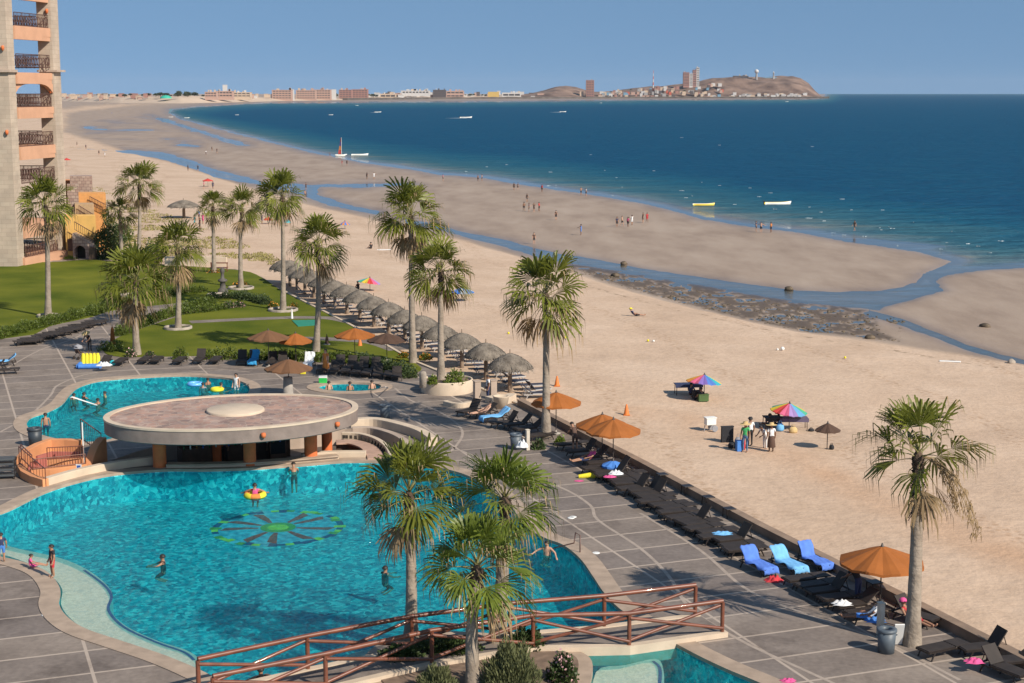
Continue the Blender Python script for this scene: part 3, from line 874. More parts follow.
def palm(px, pyb, hx, hy, rpx, label, seed, n=32, r0=0.25, zb=0.0, boots=1.0, skirt=4, nleaf=22, young=False, wind=0.0, droop=6, sweep=(0.0, 0.0), hang=0):
    R = random.Random(seed)
    base = P(px, pyb, zb)
    zt = top_z(px, pyb, hy, zb)
    q = P(hx, hy, zt)
    top = Vector((q.x, base.y + R.uniform(-0.2, 0.2), zt))
    H = zt - zb
    rad = 0.94 * rpx * mpp(px, pyb, zb)
    t = thing("palm_tree", label, "palm tree", base)
    loc = top - base
    # trunk
    bend = R.uniform(-0.25, 0.25)
    pts, rr = [], []
    K = 22
    for i in range(K + 1):
        f = i / K
        pts.append(Vector((loc.x * f + bend * math.sin(PI * f) * 0.5, loc.y * f, loc.z * f - (0.05 if i == 0 else 0))))
        rr.append(r0 * (1.30 - 0.30 * min(1, f * 7) if f < 0.15 else 1.0 - 0.42 * f) * (1 + 0.035 * (i % 2)))
    mb = MB(); mb.tube(pts, rr, 12, 0)
    mb.build("trunk", M_TRUNK, t)
    # old leaf bases under the crown
    mb = MB()
    for i in range(int(70 * boots)):
        f = 1 - R.random() * (0.10 + 0.5 * boots / H)
        c = loc * f
        c.x += bend * math.sin(PI * f) * 0.5
        a = R.uniform(0, 2 * PI)
        o = Vector((math.cos(a), math.sin(a), 0))
        rt = r0 * (1 - 0.42 * f)
        s = Vector((-o.y, o.x, 0)) * R.uniform(0.04, 0.09)
        b = c + o * rt * 0.8
        e = b + o * R.uniform(0.08, 0.20) + Vector((0, 0, R.uniform(0.05, 0.30) * (1 if R.random() < 0.6 else -1)))
        mb.add([b - s, b + s, e + s * 0.6, e - s * 0.6], [(0, 1, 2, 3)])
    mb.tube([loc * 0.93 + Vector((0, 0, 0)), loc, loc + Vector((0, 0, 0.25))], [r0 * 0.62, r0 * 0.85, r0 * 0.35], 10, 0)
    mb.build("leaf_bases", M_BOOT, t)
    crown = MB()
    o = loc + Vector((0, 0, 0.1))
    n = int(n * 0.8)
    for i in range(n):
        f = (i + 0.5) / n
        az = i * 2.399963 + R.uniform(-0.3, 0.3)
        el = math.radians(86 - (droop + 84) * f ** 0.9 + R.uniform(-13, 13))
        old = max(0.0, min(1.0, f * 1.15))
        sc = R.uniform(0.88, 1.1) * (0.82 if f < 0.12 else 1.0)
        frond(crown, o + Vector((0, 0, 0.25 * (1 - f) - 0.25 * f)), az + wind * math.sin(az), el, rad * R.uniform(0.36, 0.56) * sc, rad * R.uniform(0.62, 0.76) * sc, R, nleaf, old, R.uniform(-0.9, 0.9), sweep=sweep)
    crown.build("crown", [M_LEAF2 if young else M_LEAF, M_DRY, M_STALK], t)
    if skirt:
        mb = MB()
        for i in range(skirt):
            az = R.uniform(0, 2 * PI)
            frond(mb, o - Vector((0, 0, 0.35)), az, math.radians(R.uniform(-62, -30)), rad * 0.45, rad * 0.55, R, 14, 1.0, R.uniform(-0.6, 0.6), dry=True)
        for i in range(hang):                                   # old flower stalks hanging out of the crown
            a0 = R.uniform(-0.9, 0.5); ln = rad * R.uniform(0.55, 0.95)
            d0 = Vector((math.cos(a0), math.sin(a0) * 0.5, 0.15)); p0 = o.copy(); pts_ = [p0.copy()]
            for q_ in range(7):
                d0 = (d0 + Vector((0, 0, -0.34))).normalized(); p0 = p0 + d0 * ln * 0.26; pts_.append(p0.copy())
            mb.tube(pts_, [0.022] * 4 + [0.014] * 4, 4, 1, cap=False)
            for q_ in range(34):
                b_ = pts_[R.randrange(3, 8)] + Vector((R.uniform(-.12, .12), R.uniform(-.12, .12), R.uniform(-.15, .15)))
                e_ = b_ + Vector((R.uniform(-.10, .14), R.uniform(-.1, .1), -R.uniform(.12, .34))); s_ = Vector((0.022, 0, 0))
                mb.add([b_ - s_, b_ + s_, e_], [(0, 1, 2)], 1)
        mb.build("dry_fronds", [M_DRY, M_DRY, M_STALK], t)
    return t

palm(48, 317, 46, 207, 33, "slim palm on the lawn right in front of the stone tower", 1, r0=0.27)
palm(138, 266, 139, 186, 25, "tall palm with a dark shaggy collar rising behind two lower palms", 2, boots=3.0)
palm(214, 273, 213, 208, 20, "smallest palm of the far lawn, by the low white wall", 3, n=26, boots=1.5, skirt=3)
palm(241, 288, 242, 210, 24, "palm with a pale slim trunk between the smallest lawn palm and a taller one", 4, n=28, boots=1.2)
palm(283, 311, 282, 198, 28, "tall straight palm in a flower ring at the beach corner of the lawn", 5)
palm(178, 329, 177, 250, 33, "palm with a round full crown in a stone ring beside the pink hedge", 6, skirt=5)
palm(137, 355, 136, 283, 42, "low palm with a broad dry-tipped crown in front of the garden path", 7, n=36, skirt=8, r0=0.28)
palm(316, 352, 318, 246, 35, "palm behind the orange umbrellas with a brown trunk", 8, skirt=5, boots=1.4)
palm(413, 363, 411, 218, 40, "very tall palm among orange flowers beside the thatched shelters", 9, n=36, skirt=7, r0=0.26)
palm(441, 379, 441, 273, 38, "palm growing out of the round cream planter", 10, n=34, skirt=5, zb=0.75, boots=1.6)
palm(546, 438, 546, 297, 49, "lone tall palm beside the sea wall near the first orange umbrella", 11, n=32, skirt=5, r0=0.26, nleaf=22)
palm(912, 645, 918, 458, 66, "windswept palm at the sea wall beside the grey bin", 12, n=22, skirt=2, r0=0.275, nleaf=26, boots=2.8, sweep=(-0.05, 0.03), droop=-8, hang=9)
palm(411, 640, 409, 497, 62, "palm on the pool island, taller and left of its two neighbours", 13, n=30, skirt=4, r0=0.24, nleaf=26, boots=1.3)
palm(497, 645, 505, 502, 58, "palm on the pool island standing behind the shortest one", 14, n=30, skirt=3, r0=0.30, nleaf=26, young=True)
palm(474, 690, 477, 573, 60, "shortest palm of the pool island, in front of the bridge", 15, n=30, skirt=3, r0=0.26, nleaf=26, young=True)
palm(122, 262, 120, 213, 18, "little palm among the bushes below the yellow stairs", 16, n=24, skirt=2, nleaf=14)

# bushes: many leaf faces through a lumpy volume
M_HEDGE = mat("hedge_leaf", (0.070, 0.115, 0.012), 0.55, 0.35, 1.4, trans=0.2, color2=(0.135, 0.175, 0.022))
M_SHRUB = mat("dark_shrub_leaf", (0.045, 0.075, 0.022), 0.6, 0.35, 1.4, trans=0.2, color2=(0.085, 0.125, 0.034))
M_LAV = mat("grey_green_leaf", (0.120, 0.135, 0.050), 0.75, 0.3, 1.8, trans=0.2, color2=(0.190, 0.200, 0.085))
M_LIME = mat("bright_shrub_leaf", (0.125, 0.190, 0.022), 0.5, 0.3, 1.4, trans=0.25, color2=(0.200, 0.255, 0.035))
M_PINK = mat("pink_blossom", (0.62, 0.35, 0.36), 0.7, 0.25, 3)
M_FLO = mat("orange_blossom", (0.70, 0.27, 0.03), 0.7, 0.3, 3)
M_TWIG = mat("twig", (0.12, 0.085, 0.05), 0.9, 0.3, 3)
M_STONE = mat("grey_stone", (0.32, 0.27, 0.22), 0.9, 0.25, 1.5, 0.02, 8)

def leaves(mb, c, s, n, leaf, R, mi=0, up=0.3, aspect=0.45):
    for _ in range(n):
        while True:
            v = Vector((R.uniform(-1, 1), R.uniform(-1, 1), R.uniform(-0.25, 1)))
            if 0.25 < v.length < 1: break
        lump = 0.82 + 0.30 * mnoise.noise(Vector((v.x * 2.2 + c[0], v.y * 2.2 + c[1], v.z * 2.2)))
        p = Vector((c[0] + v.x * s[0] * lump, c[1] + v.y * s[1] * lump, c[2] + max(0.02, v.z * s[2] * lump)))
        d = (v + Vector((R.uniform(-.8, .8), R.uniform(-.8, .8), R.uniform(-.3, .8) + up))).normalized()
        w = d.orthogonal().normalized()
        w = (Matrix.Rotation(R.uniform(0, 6.28), 3, d) @ w) * leaf * aspect
        L = leaf * R.uniform(0.7, 1.4)
        mb.add([p - w * 0.2, p + d * L * 0.5 - w, p + d * L, p + d * L * 0.5 + w], [(0, 1, 2, 3)], mi)

def bush(px, py, w, h, label, m, seed, leaf=0.10, n=None, flowers=None, zb=0.0, dep=None, nm="bush", up=0.3, group=None, nflow=0.12, aspect=0.45):
    R = random.Random(seed)
    b = P(px, py, zb)
    k = mpp(px, py, zb)
    hw, hh = w * k / 2, h * k
    dp = (dep or w * 0.8) * k / 2
    n = n or int(min(3500, max(300, hw * dp * hh * 900 / (leaf * 10) ** 2 + 300)))
    t = thing(nm, label, "bush", b, 0, group)
    mb = MB(); leaves(mb, (0, 0, 0.0), (hw, dp, hh), n, leaf, R, 0, up, aspect)
    mb.build("foliage", m, t)
    mb = MB()
    mb.tube([(0, 0, -0.05), (0.03, 0.02, hh * 0.4), (-0.04, 0.03, hh * 0.8)], [0.045, 0.03, 0.01], 6)
    mb.build("stem", M_TWIG, t)
    if flowers:
        mb = MB(); leaves(mb, (0, 0, 0.03), (hw * 1.06, dp * 1.06, hh * 1.08), int(n * nflow), leaf * 0.8, R, 0, 0.6, 0.6)
        mb.build("blossom", flowers, t)
    return t

def hedge(pts_px, wpx_h, width, label, m, seed, leaf=0.12, density=190, flowers=None, zb=0.0, fl_to=1.0):
    """clipped hedge along a line on the ground"""
    R = random.Random(seed)
    pts = [P(a, b, zb) for a, b in pts_px]
    h = wpx_h
    c = pts[0]
    t = thing("hedge", label, "hedge", c)
    mb = MB(); fl = MB(); tw = MB()
    tot = sum((pts[i + 1] - pts[i]).length for i in range(len(pts) - 1))
    done = 0
    density = int(density * 1.7)
    for i in range(len(pts) - 1):
        a, b = pts[i], pts[i + 1]
        L = (b - a).length
        k = max(1, int(L / 0.8))
        for j in range(k):
            p = a.lerp(b, (j + 0.5) / k) - c
            hh = h * (1 + 0.16 * math.sin(j * 1.7 + seed) + R.uniform(-.08, .08))
            leaves(mb, p, (0.75, width / 2, hh), int(density * width), leaf, R, 0)
            if flowers and (done + L * j / k) / tot < fl_to:
                leaves(fl, p, (0.78, width / 2 * 1.05, hh * 1.06), int(40 * width), leaf * 0.8, R, 0, 0.6, 0.6)
        done += L
    mb.build("foliage", m, t)
    tw.tube([p - c + Vector((0.1 * math.sin(q * 2.2), 0.1 * math.cos(q * 3.1), 0.1 + 0.2 * h * (q % 2))) for q, p in enumerate(pts)], 0.03, 5)
    tw.build("branch", M_TWIG, t)
    if flowers:
        fl.build("blossom", flowers, t)

hedge([(-60, 352), (0, 338), (48, 325), (100, 312), (140, 300), (180, 294), (205, 292)], 0.95, 2.2, "long clipped green hedge behind the row of dark sunbeds", M_HEDGE, 1)
hedge([(118, 336), (150, 322), (185, 311), (212, 303)], 0.9, 2.0, "short green hedge along the far side of the low palm", M_HEDGE, 2)
hedge([(180, 315), (205, 312), (224, 309)], 0.85, 1.5, "green hedge joining the pink flowering hedge", M_HEDGE, 21)
hedge([(224, 309), (244, 306.5)], 0.9, 1.5, "hedge dotted with pink blossom beside the stone ring", M_SHRUB, 3, flowers=M_PINK)
hedge([(208, 299), (232, 298), (252, 301), (268, 305)], 0.95, 1.8, "loose dark green hedge in front of the statue", M_SHRUB, 4)
hedge([(200, 358.5), (260, 359), (310, 361), (352, 362)], 0.95, 1.6, "low bright hedge behind the sunbeds under the brown umbrella", M_HEDGE, 5)
hedge([(356, 363), (395, 372), (412, 378)], 1.0, 1.8, "dark hedge running up to the round cream planter", M_SHRUB, 6)
hedge([(100, 350), (122, 352)], 1.0, 1.2, "small hedge beside the closed orange umbrella", M_HEDGE, 31)
for i, (px, py, w, h, lab, m, fl) in enumerate([
    (180, 359, 18, 15, "round green bush at the lawn edge between sunbeds", M_HEDGE, None), (150, 358, 12, 8, "small bush with pink flowers at the foot of the low palm", M_SHRUB, M_PINK),
    (131, 357, 12, 10, "pink blossom bush in front of the low palm trunk", M_SHRUB, M_PINK), (25, 264, 9, 16, "upright bush against the base of the stone tower", M_HEDGE, None),
    (70, 259, 14, 4, "flat pale bush beside the arched stone doorway", M_LIME, None), (404, 358, 14, 7, "orange flower clump at the left foot of the very tall palm", M_HEDGE, M_FLO),
    (425, 360, 16, 8, "orange flower clump at the right of the very tall palm", M_HEDGE, M_FLO), (273, 308, 12, 6, "yellow-orange flowers left of the corner palm", M_HEDGE, M_FLO),
    (294, 308, 11, 6, "yellow-orange flowers right of the corner palm", M_HEDGE, M_FLO), (241, 286, 20, 5, "low flower bed around the pale slim palm", M_SHRUB, M_FLO), (214, 273, 14, 4, "yellow flowers around the smallest palm", M_SHRUB, M_FLO),
    (433, 384, 12, 10, "small bush beside the stone post in the cream planter", M_LIME, None), (455, 383, 26, 17, "bright green bush filling the cream planter", M_LIME, None),
    (538, 449, 16, 13, "dark bush at the foot of the lone palm by the bin", M_SHRUB, None), (560, 445, 12, 11, "lime green bush to the right of the lone palm", M_LIME, None)]):
    bush(px, py, w, h, lab, m, 50 + i, 0.12, zb=0.75 if 430 < px < 460 and 380 < py < 390 else 0.0, flowers=fl, nflow=0.25 if fl is M_FLO else 0.15)
bush(111, 258, 42, 50, "tall bushy green tree mass right of the yellow stairs", M_SHRUB, 70, 0.24, n=4200)
bush(124, 240, 24, 22, "feathery green bush beyond the yellow stairs", M_HEDGE, 71, 0.22, n=1200)
bush(152, 262, 26, 26, "dark bush behind the full crowned palm", M_SHRUB, 72, 0.2, n=1400)
bush(510, 692, 66, 58, "big grey-green feathery bush in front of the bridge", M_LAV, 73, 0.20, n=9000, up=1.3, aspect=0.13)
bush(436, 694, 44, 32, "grey-green feathery bush left of the shortest island palm", M_LAV, 74, 0.18, n=5000, up=1.3, aspect=0.13)
bush(562, 682, 34, 34, "oleander with pale pink blossom at the bridge planter", M_SHRUB, 75, 0.11, n=2200, flowers=M_PINK, nflow=0.10)
bush(445, 655, 84, 22, "dark low shrub on the pool island between the left and rear palms", M_SHRUB, 76, 0.13, n=2600, dep=40)
bush(525, 650, 46, 26, "dark low shrub right of the rear island palm", M_SHRUB, 77, 0.13, n=1800, dep=26)
bush(400, 662, 50, 20, "dark low shrub under the left island palm", M_SHRUB, 78, 0.13, n=1800, dep=30)

# stone rings round lawn palms
for px, py, r, lab in ((178, 329, 14, "stone ring around the full crowned palm"), (48, 317, 11, "half sunk stone ring at the foot of the slim palm"), (283, 311, 15, "stone ring around the corner palm with orange flowers"), (133, 296.5, 13, "stone ring on the lawn seen through the low palm's crown"),
                   (241, 289, 13, "stone ring around the pale slim palm"), (218, 296, 11, "stone ring below the small dark statue"), (500, 400, 0, "")):
    if not r: continue
    b = P(px, py); k = mpp(px, py) * r
    mb = MB(); mb.lathe([(k, -0.05), (k, 0.22), (k * 0.97, 0.25), (k * 0.86, 0.25), (k * 0.84, 0.08)], n=24, jag=lambda j, q: 1 + 0.03 * math.sin(q * 2.9))
    tag(mb.build("stone_ring", M_STONE, loc=b), lab, "planter ring")

# beach grass on the dunes: nobody could count it
R = random.Random(5)
mb = MB()
for _ in range(9000):
    px, py = R.uniform(92, 330), R.uniform(186, 300)
    top = 188 + max(0, (px - 100)) * 0.40
    bot = 266 + max(0, px - 240) * 0.30
    if not (top < py < bot): continue
    c = P(px, py, -0.3)
    if mnoise.noise(Vector((c.x * 0.06, c.y * 0.10, 1.7))) + 0.25 * mnoise.noise(Vector((c.x * 0.5, c.y * 0.3, 4))) < -0.06: continue
    dw = (c.x - o0.x) * n_w.x + (c.y - o0.y) * n_w.y
    zz = -0.25 + min(0.2, -dw * 0.06) if dw < 0 else -0.25 - 1.65 * min(1, max(0, dw - 4) / 40)
    for k in range(6):
        a = R.uniform(0, 6.28); h = R.uniform(0.10, 0.28)
        q = Vector((c.x + R.uniform(-.5, .5), c.y + R.uniform(-.7, .7), zz))
        s = Vector((math.cos(a), math.sin(a), 0)) * 0.09
        mb.add([q - s, q + s, q + Vector((R.uniform(-.15, .15), R.uniform(-.15, .15), h))], [(0, 1, 2)])
g = mb.build("dune_grass", mat("dune_grass", (0.22, 0.20, 0.06), 0.9, 0.3, 0.5, color2=(0.30, 0.26, 0.09)))
tag(g, "straw green beach grass growing on the dune", "grass", kind="stuff")
# ------------------------------------------------------------------ buildings and built things
M_ROOFSTONE = None
def roof_mat():
    m = bpy.data.materials.new("flagstone_roof")
    m.use_nodes = True
    nt = m.node_tree; L = nt.links.new
    b = nt.nodes["Principled BSDF"]
    tc = node(nt, "ShaderNodeTexCoord")
    v = node(nt, "ShaderNodeTexVoronoi"); v.inputs["Scale"].default_value = 2.6
    e = node(nt, "ShaderNodeTexVoronoi", feature='DISTANCE_TO_EDGE'); e.inputs["Scale"].default_value = 2.6
    L(tc.outputs["Object"], v.inputs["Vector"]); L(tc.outputs["Object"], e.inputs["Vector"])
    sp = node(nt, "ShaderNodeSeparateColor"); L(v.outputs["Color"], sp.inputs[0])
    cr = ramp(nt, [(0.0, (0.22, 0.155, 0.135)), (0.3, (0.34, 0.215, 0.175)), (0.6, (0.40, 0.24, 0.18)), (0.8, (0.30, 0.215, 0.19)), (1.0, (0.42, 0.30, 0.24))])
    L(sp.outputs[0], cr.inputs[0])
    er = ramp(nt, [(0.02, (1, 1, 1)), (0.05, (0, 0, 0))]); L(e.outputs["Distance"], er.inputs[0])
    mx = node(nt, "ShaderNodeMix", data_type='RGBA'); L(er.outputs[0], mx.inputs[0]); L(cr.outputs[0], mx.inputs[6]); mx.inputs[7].default_value = (0.40, 0.31, 0.25, 1)
    n = node(nt, "ShaderNodeTexNoise"); n.inputs["Scale"].default_value = 0.9; n.inputs["Detail"].default_value = 6; L(tc.outputs["Object"], n.inputs["Vector"])
    nr = ramp(nt, [(0.3, (0.72, 0.72, 0.72)), (0.7, (1.15, 1.12, 1.1))]); L(n.outputs[0], nr.inputs[0])
    m2 = node(nt, "ShaderNodeMix", data_type='RGBA', blend_type='MULTIPLY'); m2.inputs[0].default_value = 1; L(mx.outputs[2], m2.inputs[6]); L(nr.outputs[0], m2.inputs[7])
    L(m2.outputs[2], b.inputs["Base Color"]); b.inputs["Roughness"].default_value = 0.85
    return m
def brick_mat(name, c1, c2, mortar, w, h, ms=0.012, offset=0.5):
    m = bpy.data.materials.new(name)
    m.use_nodes = True
    nt = m.node_tree; L = nt.links.new
    b = nt.nodes["Principled BSDF"]
    tc = node(nt, "ShaderNodeTexCoord")
    sx = node(nt, "ShaderNodeSeparateXYZ"); L(tc.outputs["Object"], sx.inputs[0])
    ad = node(nt, "ShaderNodeMath", operation='ADD'); L(sx.outputs[0], ad.inputs[0]); L(sx.outputs[1], ad.inputs[1])
    cx = node(nt, "ShaderNodeCombineXYZ"); L(ad.outputs[0], cx.inputs[0]); L(sx.outputs[2], cx.inputs[1])
    bk = node(nt, "ShaderNodeTexBrick"); bk.offset = offset
    bk.inputs["Scale"].default_value = 1; bk.inputs["Brick Width"].default_value = w; bk.inputs["Row Height"].default_value = h; bk.inputs["Mortar Size"].default_value = ms
    bk.inputs["Color1"].default_value = (*c1, 1); bk.inputs["Color2"].default_value = (*c2, 1); bk.inputs["Mortar"].default_value = (*mortar, 1)
    L(cx.outputs[0], bk.inputs["Vector"])
    n = node(nt, "ShaderNodeTexNoise"); n.inputs["Scale"].default_value = 0.5; n.inputs["Detail"].default_value = 7; L(tc.outputs["Object"], n.inputs["Vector"])
    nr = ramp(nt, [(0.3, (0.82, 0.82, 0.82)), (0.7, (1.12, 1.1, 1.08))]); L(n.outputs[0], nr.inputs[0])
    m2 = node(nt, "ShaderNodeMix", data_type='RGBA', blend_type='MULTIPLY'); m2.inputs[0].default_value = 1; L(bk.outputs["Color"], m2.inputs[6]); L(nr.outputs[0], m2.inputs[7])
    L(m2.outputs[2], b.inputs["Base Color"]); b.inputs["Roughness"].default_value = 0.88
    return m
M_RIM = mat("rim_stucco", (0.215, 0.165, 0.140), 0.85, 0.16, 1.6, 0.01, 14)
M_TERRA = mat("terracotta_paint", (0.60, 0.150, 0.045), 0.8, 0.15, 2, 0.004, 20)
M_DARK = mat("dark_interior", (0.035, 0.026, 0.02), 0.9, 0.3, 1)
M_DARKWOOD = mat("dark_wood", (0.075, 0.045, 0.03), 0.6, 0.3, 3)
M_RUST = mat("brown_painted_pole", (0.165, 0.055, 0.030), 0.42, 0.25, 2.5, spec=0.5, coat=0.2)
M_RAIL = mat("dark_brown_metal", (0.095, 0.045, 0.033), 0.5, 0.25, 4)
M_STEEL = mat("stainless_steel", (0.62, 0.62, 0.62), 0.22, 0.05, 4, metal=1.0)
M_WHITE = mat("white_paint", (0.72, 0.71, 0.68), 0.6, 0.06, 2)
M_REDFLOOR = mat("red_floor", (0.38, 0.12, 0.095), 0.8, 0.15, 1.2)
M_BLOCK = brick_mat("tower_stone", (0.40, 0.32, 0.25), (0.45, 0.37, 0.29), (0.34, 0.275, 0.215), 1.1, 0.5, 0.02)
M_SALMON = mat("salmon_stucco", (0.52, 0.285, 0.175), 0.85, 0.08, 0.7)
M_FIELD = brick_mat("field_stone", (0.30, 0.20, 0.165), (0.44, 0.34, 0.28), (0.20, 0.14, 0.12), 0.55, 0.38, 0.03)
M_GLASS = mat("dark_glass", (0.02, 0.03, 0.035), 0.08, 0.1, 1)
M_BLUESIGN = mat("sign_blue", (0.03, 0.10, 0.38), 0.5, 0.05, 2)

# ---- swim-up bar
def swim_bar():
    c = P(233, 411, 2.78)
    c.z = 0
    rz = math.radians(17)
    a_, b_ = 6.85, 4.75
    t = thing("swim_up_bar", "low round swim-up bar with a wide flagstone topped disc roof on orange columns", "bar", c, rz)
    N = 96
    def ell(f, z):
        return [Vector((a_ * f * math.cos(2 * PI * i / N), b_ * f * math.sin(2 * PI * i / N) , z)) for i in range(N)]
    def rim(f, z, d):
        out = []
        for i in range(N):
            t_ = 2 * PI * i / N
            nx, ny = math.cos(t_) * b_, math.sin(t_) * a_
            l = math.hypot(nx, ny)
            out.append(Vector((a_ * math.cos(t_) + d * nx / l, b_ * math.sin(t_) + d * ny / l, z)))
        return out
    mb = MB()
    loops = [rim(1, 1.96, -1.2), rim(1, 1.96, -0.10), rim(1, 2.02, 0), rim(1, 2.70, 0)]
    for k in range(len(loops) - 1):
        mb.add(loops[k] + loops[k + 1], [(i, (i + 1) % N, N + (i + 1) % N, N + i) for i in range(N)], 0, k > 0)
    mb.add(loops[0], [tuple(range(N))[::-1]], 0)
    ro = mb.build("roof", [M_RIM], t)
    mb = MB()
    loops = [rim(1, 2.70, 0.035), rim(1, 2.80, 0.035), rim(1, 2.80, -0.30), rim(1, 2.72, -0.30)]
    for k in range(len(loops) - 1):
        mb.add(loops[k] + loops[k + 1], [(i, (i + 1) % N, N + (i + 1) % N, N + i) for i in range(N)])
    mb.build("coping", M_CREAM, ro)
    mb = MB(); mb.add(rim(1, 2.735, -0.29), [tuple(range(N))])
    mb.build("flagstones", roof_mat(), ro)
    mb = MB(); mb.lathe([(1.58, 2.70), (1.58, 2.84), (1.52, 2.88), (0.0, 2.885)], (0.15, 0.15, 0), 40)
    mb.build("round_cap", M_CREAM, ro)
    M = Matrix.Rotation(-rz, 3, 'Z')
    def loc(px, py, z=0.0):
        p = P(px, py, z) - c
        q = M @ Vector((p.x, p.y, 0)); q.z = z
        return q
    for px, py in ((194, 422.5), (303, 421)):
        pass
    for px, py, r in ((160, 467, 0.36), (250, 465.5, 0.34), (311, 459.5, 0.36), (327, 446, 0.3), (216, 447, 0.3)):
        p = loc(px, py)
        mb = MB(); mb.tube([(p.x, p.y, -0.95), (p.x, p.y, 1.99)], r, 18)
        mb.build("column", M_TERRA, t)
    # lamps on the rim
    for ang in (-82, -42):
        t_ = math.radians(ang)
        p = Vector((a_ * math.cos(t_), b_ * math.sin(t_), 2.36)); o = Vector((math.cos(t_) * b_, math.sin(t_) * a_, 0)).normalized()
        mb = MB(); mb.lathe([(0.02, 0.16), (0.12, 0.13), (0.14, 0.0), (0.09, -0.12), (0.0, -0.14)], p + o * 0.10, 12)
        mb.build("wall_lamp", M_TERRA, t)
    # counter round the water side
    mb = MB()
    pts = [loc(px, py) for px, py in ((167, 467.6), (205, 467.4), (250, 465.8), (300, 462.2), (338, 458.8))]
    pts = smooth_poly(pts, False, 6)
    mb.wall_strip(pts, 0.34, -0.95, 0.16); 
    mb.build("counter_wall", M_CREAM, t)
    mb = MB(); mb.wall_strip(pts, 0.62, 0.163, 0.24)
    mb.build("counter_top", M_COPE, t, bevel=0.02)
    # back wall, back counter, shelves of bottles
    mb = MB(); mb.wall_strip([loc(px, py) for px, py in ((178, 449), (215, 443), (262, 441), (290, 440))], 0.25, -0.95, 1.97)
    mb.build("back_wall", M_DARKWOOD, t)
    mb = MB(); mb.wall_strip([loc(px, py) for px, py in ((180, 452), (218, 446), (262, 444), (286, 443))], 0.5, -0.95, 0.15)
    mb.build("back_counter", M_DARKWOOD, t)
    mb = MB(); mb.wall_strip([loc(px, py) for px, py in ((182, 450.5), (217, 444.6), (262, 442.6), (288, 441.6))], 0.3, 0.75, 0.79)
    mb.build("bottle_shelf", M_DARKWOOD, t)
    p = loc(277, 447)
    mb = MB(); mb.box((p.x, p.y, 0.4), (0.9, 0.8, 2.7)); mb.box((p.x, p.y - 0.41, 0.5), (0.8, 0.02, 1.6), mi=1)
    mb.build("drinks_fridge", [M_DARKWOOD, M_GLASS], t)
    return t, loc, c, rz
bar, bar_loc, bar_c, bar_rz = swim_bar()
flat_sheet("bar_floor", PIT, [], -0.95, mat("bar_floor_tile", (0.10, 0.075, 0.06), 0.7, 0.2, 2))
mb = MB(); n_ = len(PIT)
mb.add([(p.x, p.y, 0) for p in PIT] + [(p.x, p.y, -0.95) for p in PIT], [(i, (i + 1) % n_, n_ + (i + 1) % n_, n_ + i) for i in range(n_)])
mb.build("bar_pit_wall", M_TAN)["kind"] = "structure"
# bottles on the shelf
R = random.Random(3)
gb = [mat("green_glass", (0.02, 0.10, 0.03), 0.1), mat("clear_bottle", (0.45, 0.5, 0.5), 0.15), mat("amber_bottle", (0.22, 0.09, 0.02), 0.15), mat("blue_bottle", (0.05, 0.12, 0.4), 0.15)]
for i in range(16):
    q = bar_loc(184 + i * 6.4, 449.9 - i * 0.55, 0.79)
    p = Matrix.Rotation(bar_rz, 3, 'Z') @ Vector((q.x, q.y, 0)) + bar_c
    p.z = 0.792
    mb = MB(); h = R.uniform(0.24, 0.34); mb.lathe([(0.0, 0), (0.045, 0.0), (0.045, h * 0.6), (0.016, h * 0.75), (0.016, h), (0, h)], n=8)
    k = i % 4
    tag(mb.build("bottle", gb[k], loc=p), ("green", "clear", "amber", "blue")[k] + " glass bottle on the dark shelf at the back of the bar", "bottle", ("green", "clear", "amber", "blue")[k] + " bar bottles")
# cream parapet curving from the ramp to the bar
def curved_wall(px, label, th, h, m, z0=-0.9, k=5, zb=0.0, name="parapet_wall"):
    pts = smooth_poly([P(a, b, zb) for a, b in px], False, k)
    mb = MB(); mb.wall_strip(pts, th, z0, [zb + h] * len(pts) if not isinstance(h, list) else [zb + h[0] + (h[1] - h[0]) * i / (len(pts) - 1) for i in range(len(pts))])
    return tag(mb.build(name, m, bevel=0.03), label, "wall")
curved_wall([(45, 486), (75, 477.3), (105, 470.8), (135, 466), (165, 463)], "low cream wall curving along the pool from the ramp to the bar", 0.4, 0.42, M_CREAM, z0=-0.05)
curved_wall([(350, 427), (375, 426), (400, 431), (421, 438), (433, 446)], "long outer cream parapet curving round the sunken seats by the bar", 0.55, 0.50, M_CREAM)
curved_wall([(352, 434), (372, 434), (392, 439.5), (405, 447), (411, 456)], "middle cream parapet inside the outer curved one by the bar", 0.40, 0.42, M_TAN)
curved_wall([(342, 439), (360, 440), (376, 445), (387, 453), (392, 462), (398, 467.5)], "inner thin cream parapet with a row of dark openings by the bar", 0.30, 0.42, M_CREAM)
mb = MB()
pts = smooth_poly([P(a, b) for a, b in ((336, 443.5), (352, 443.5), (367, 448), (374, 455), (376, 460))], False, 6)
mb.wall_strip(pts, 0.95, 0.02, 0.12); ct = tag(mb.build("curved_counter", mat("pink_counter", (0.42, 0.27, 0.20), 0.7, 0.15, 2), bevel=0.02), "pinkish curved bar counter with a dark hollow below beside the orange column", "counter")
mb = MB(); mb.wall_strip(pts, 0.3, -0.95, 0.018); mb.build("counter_base", M_DARKWOOD, ct)
curved_wall([(302, 459.5), (330, 457.2), (366, 457)], "short straight cream pool wall right of the bar counter", 0.45, 0.34, M_CREAM, z0=-0.05)
mb = MB()
for i, q in enumerate(smooth_poly([P(a, b) for a, b in ((344, 439.8), (360, 441), (375, 446), (385, 453.5))], False, 4)):
    mb.box((q.x, q.y - 0.17, 0.22), (0.16, 0.03, 0.2), 0.0)
tag(mb.build("vent_openings", M_DARK), "row of small dark openings in the inner thin parapet", "openings")["kind"] = "structure"

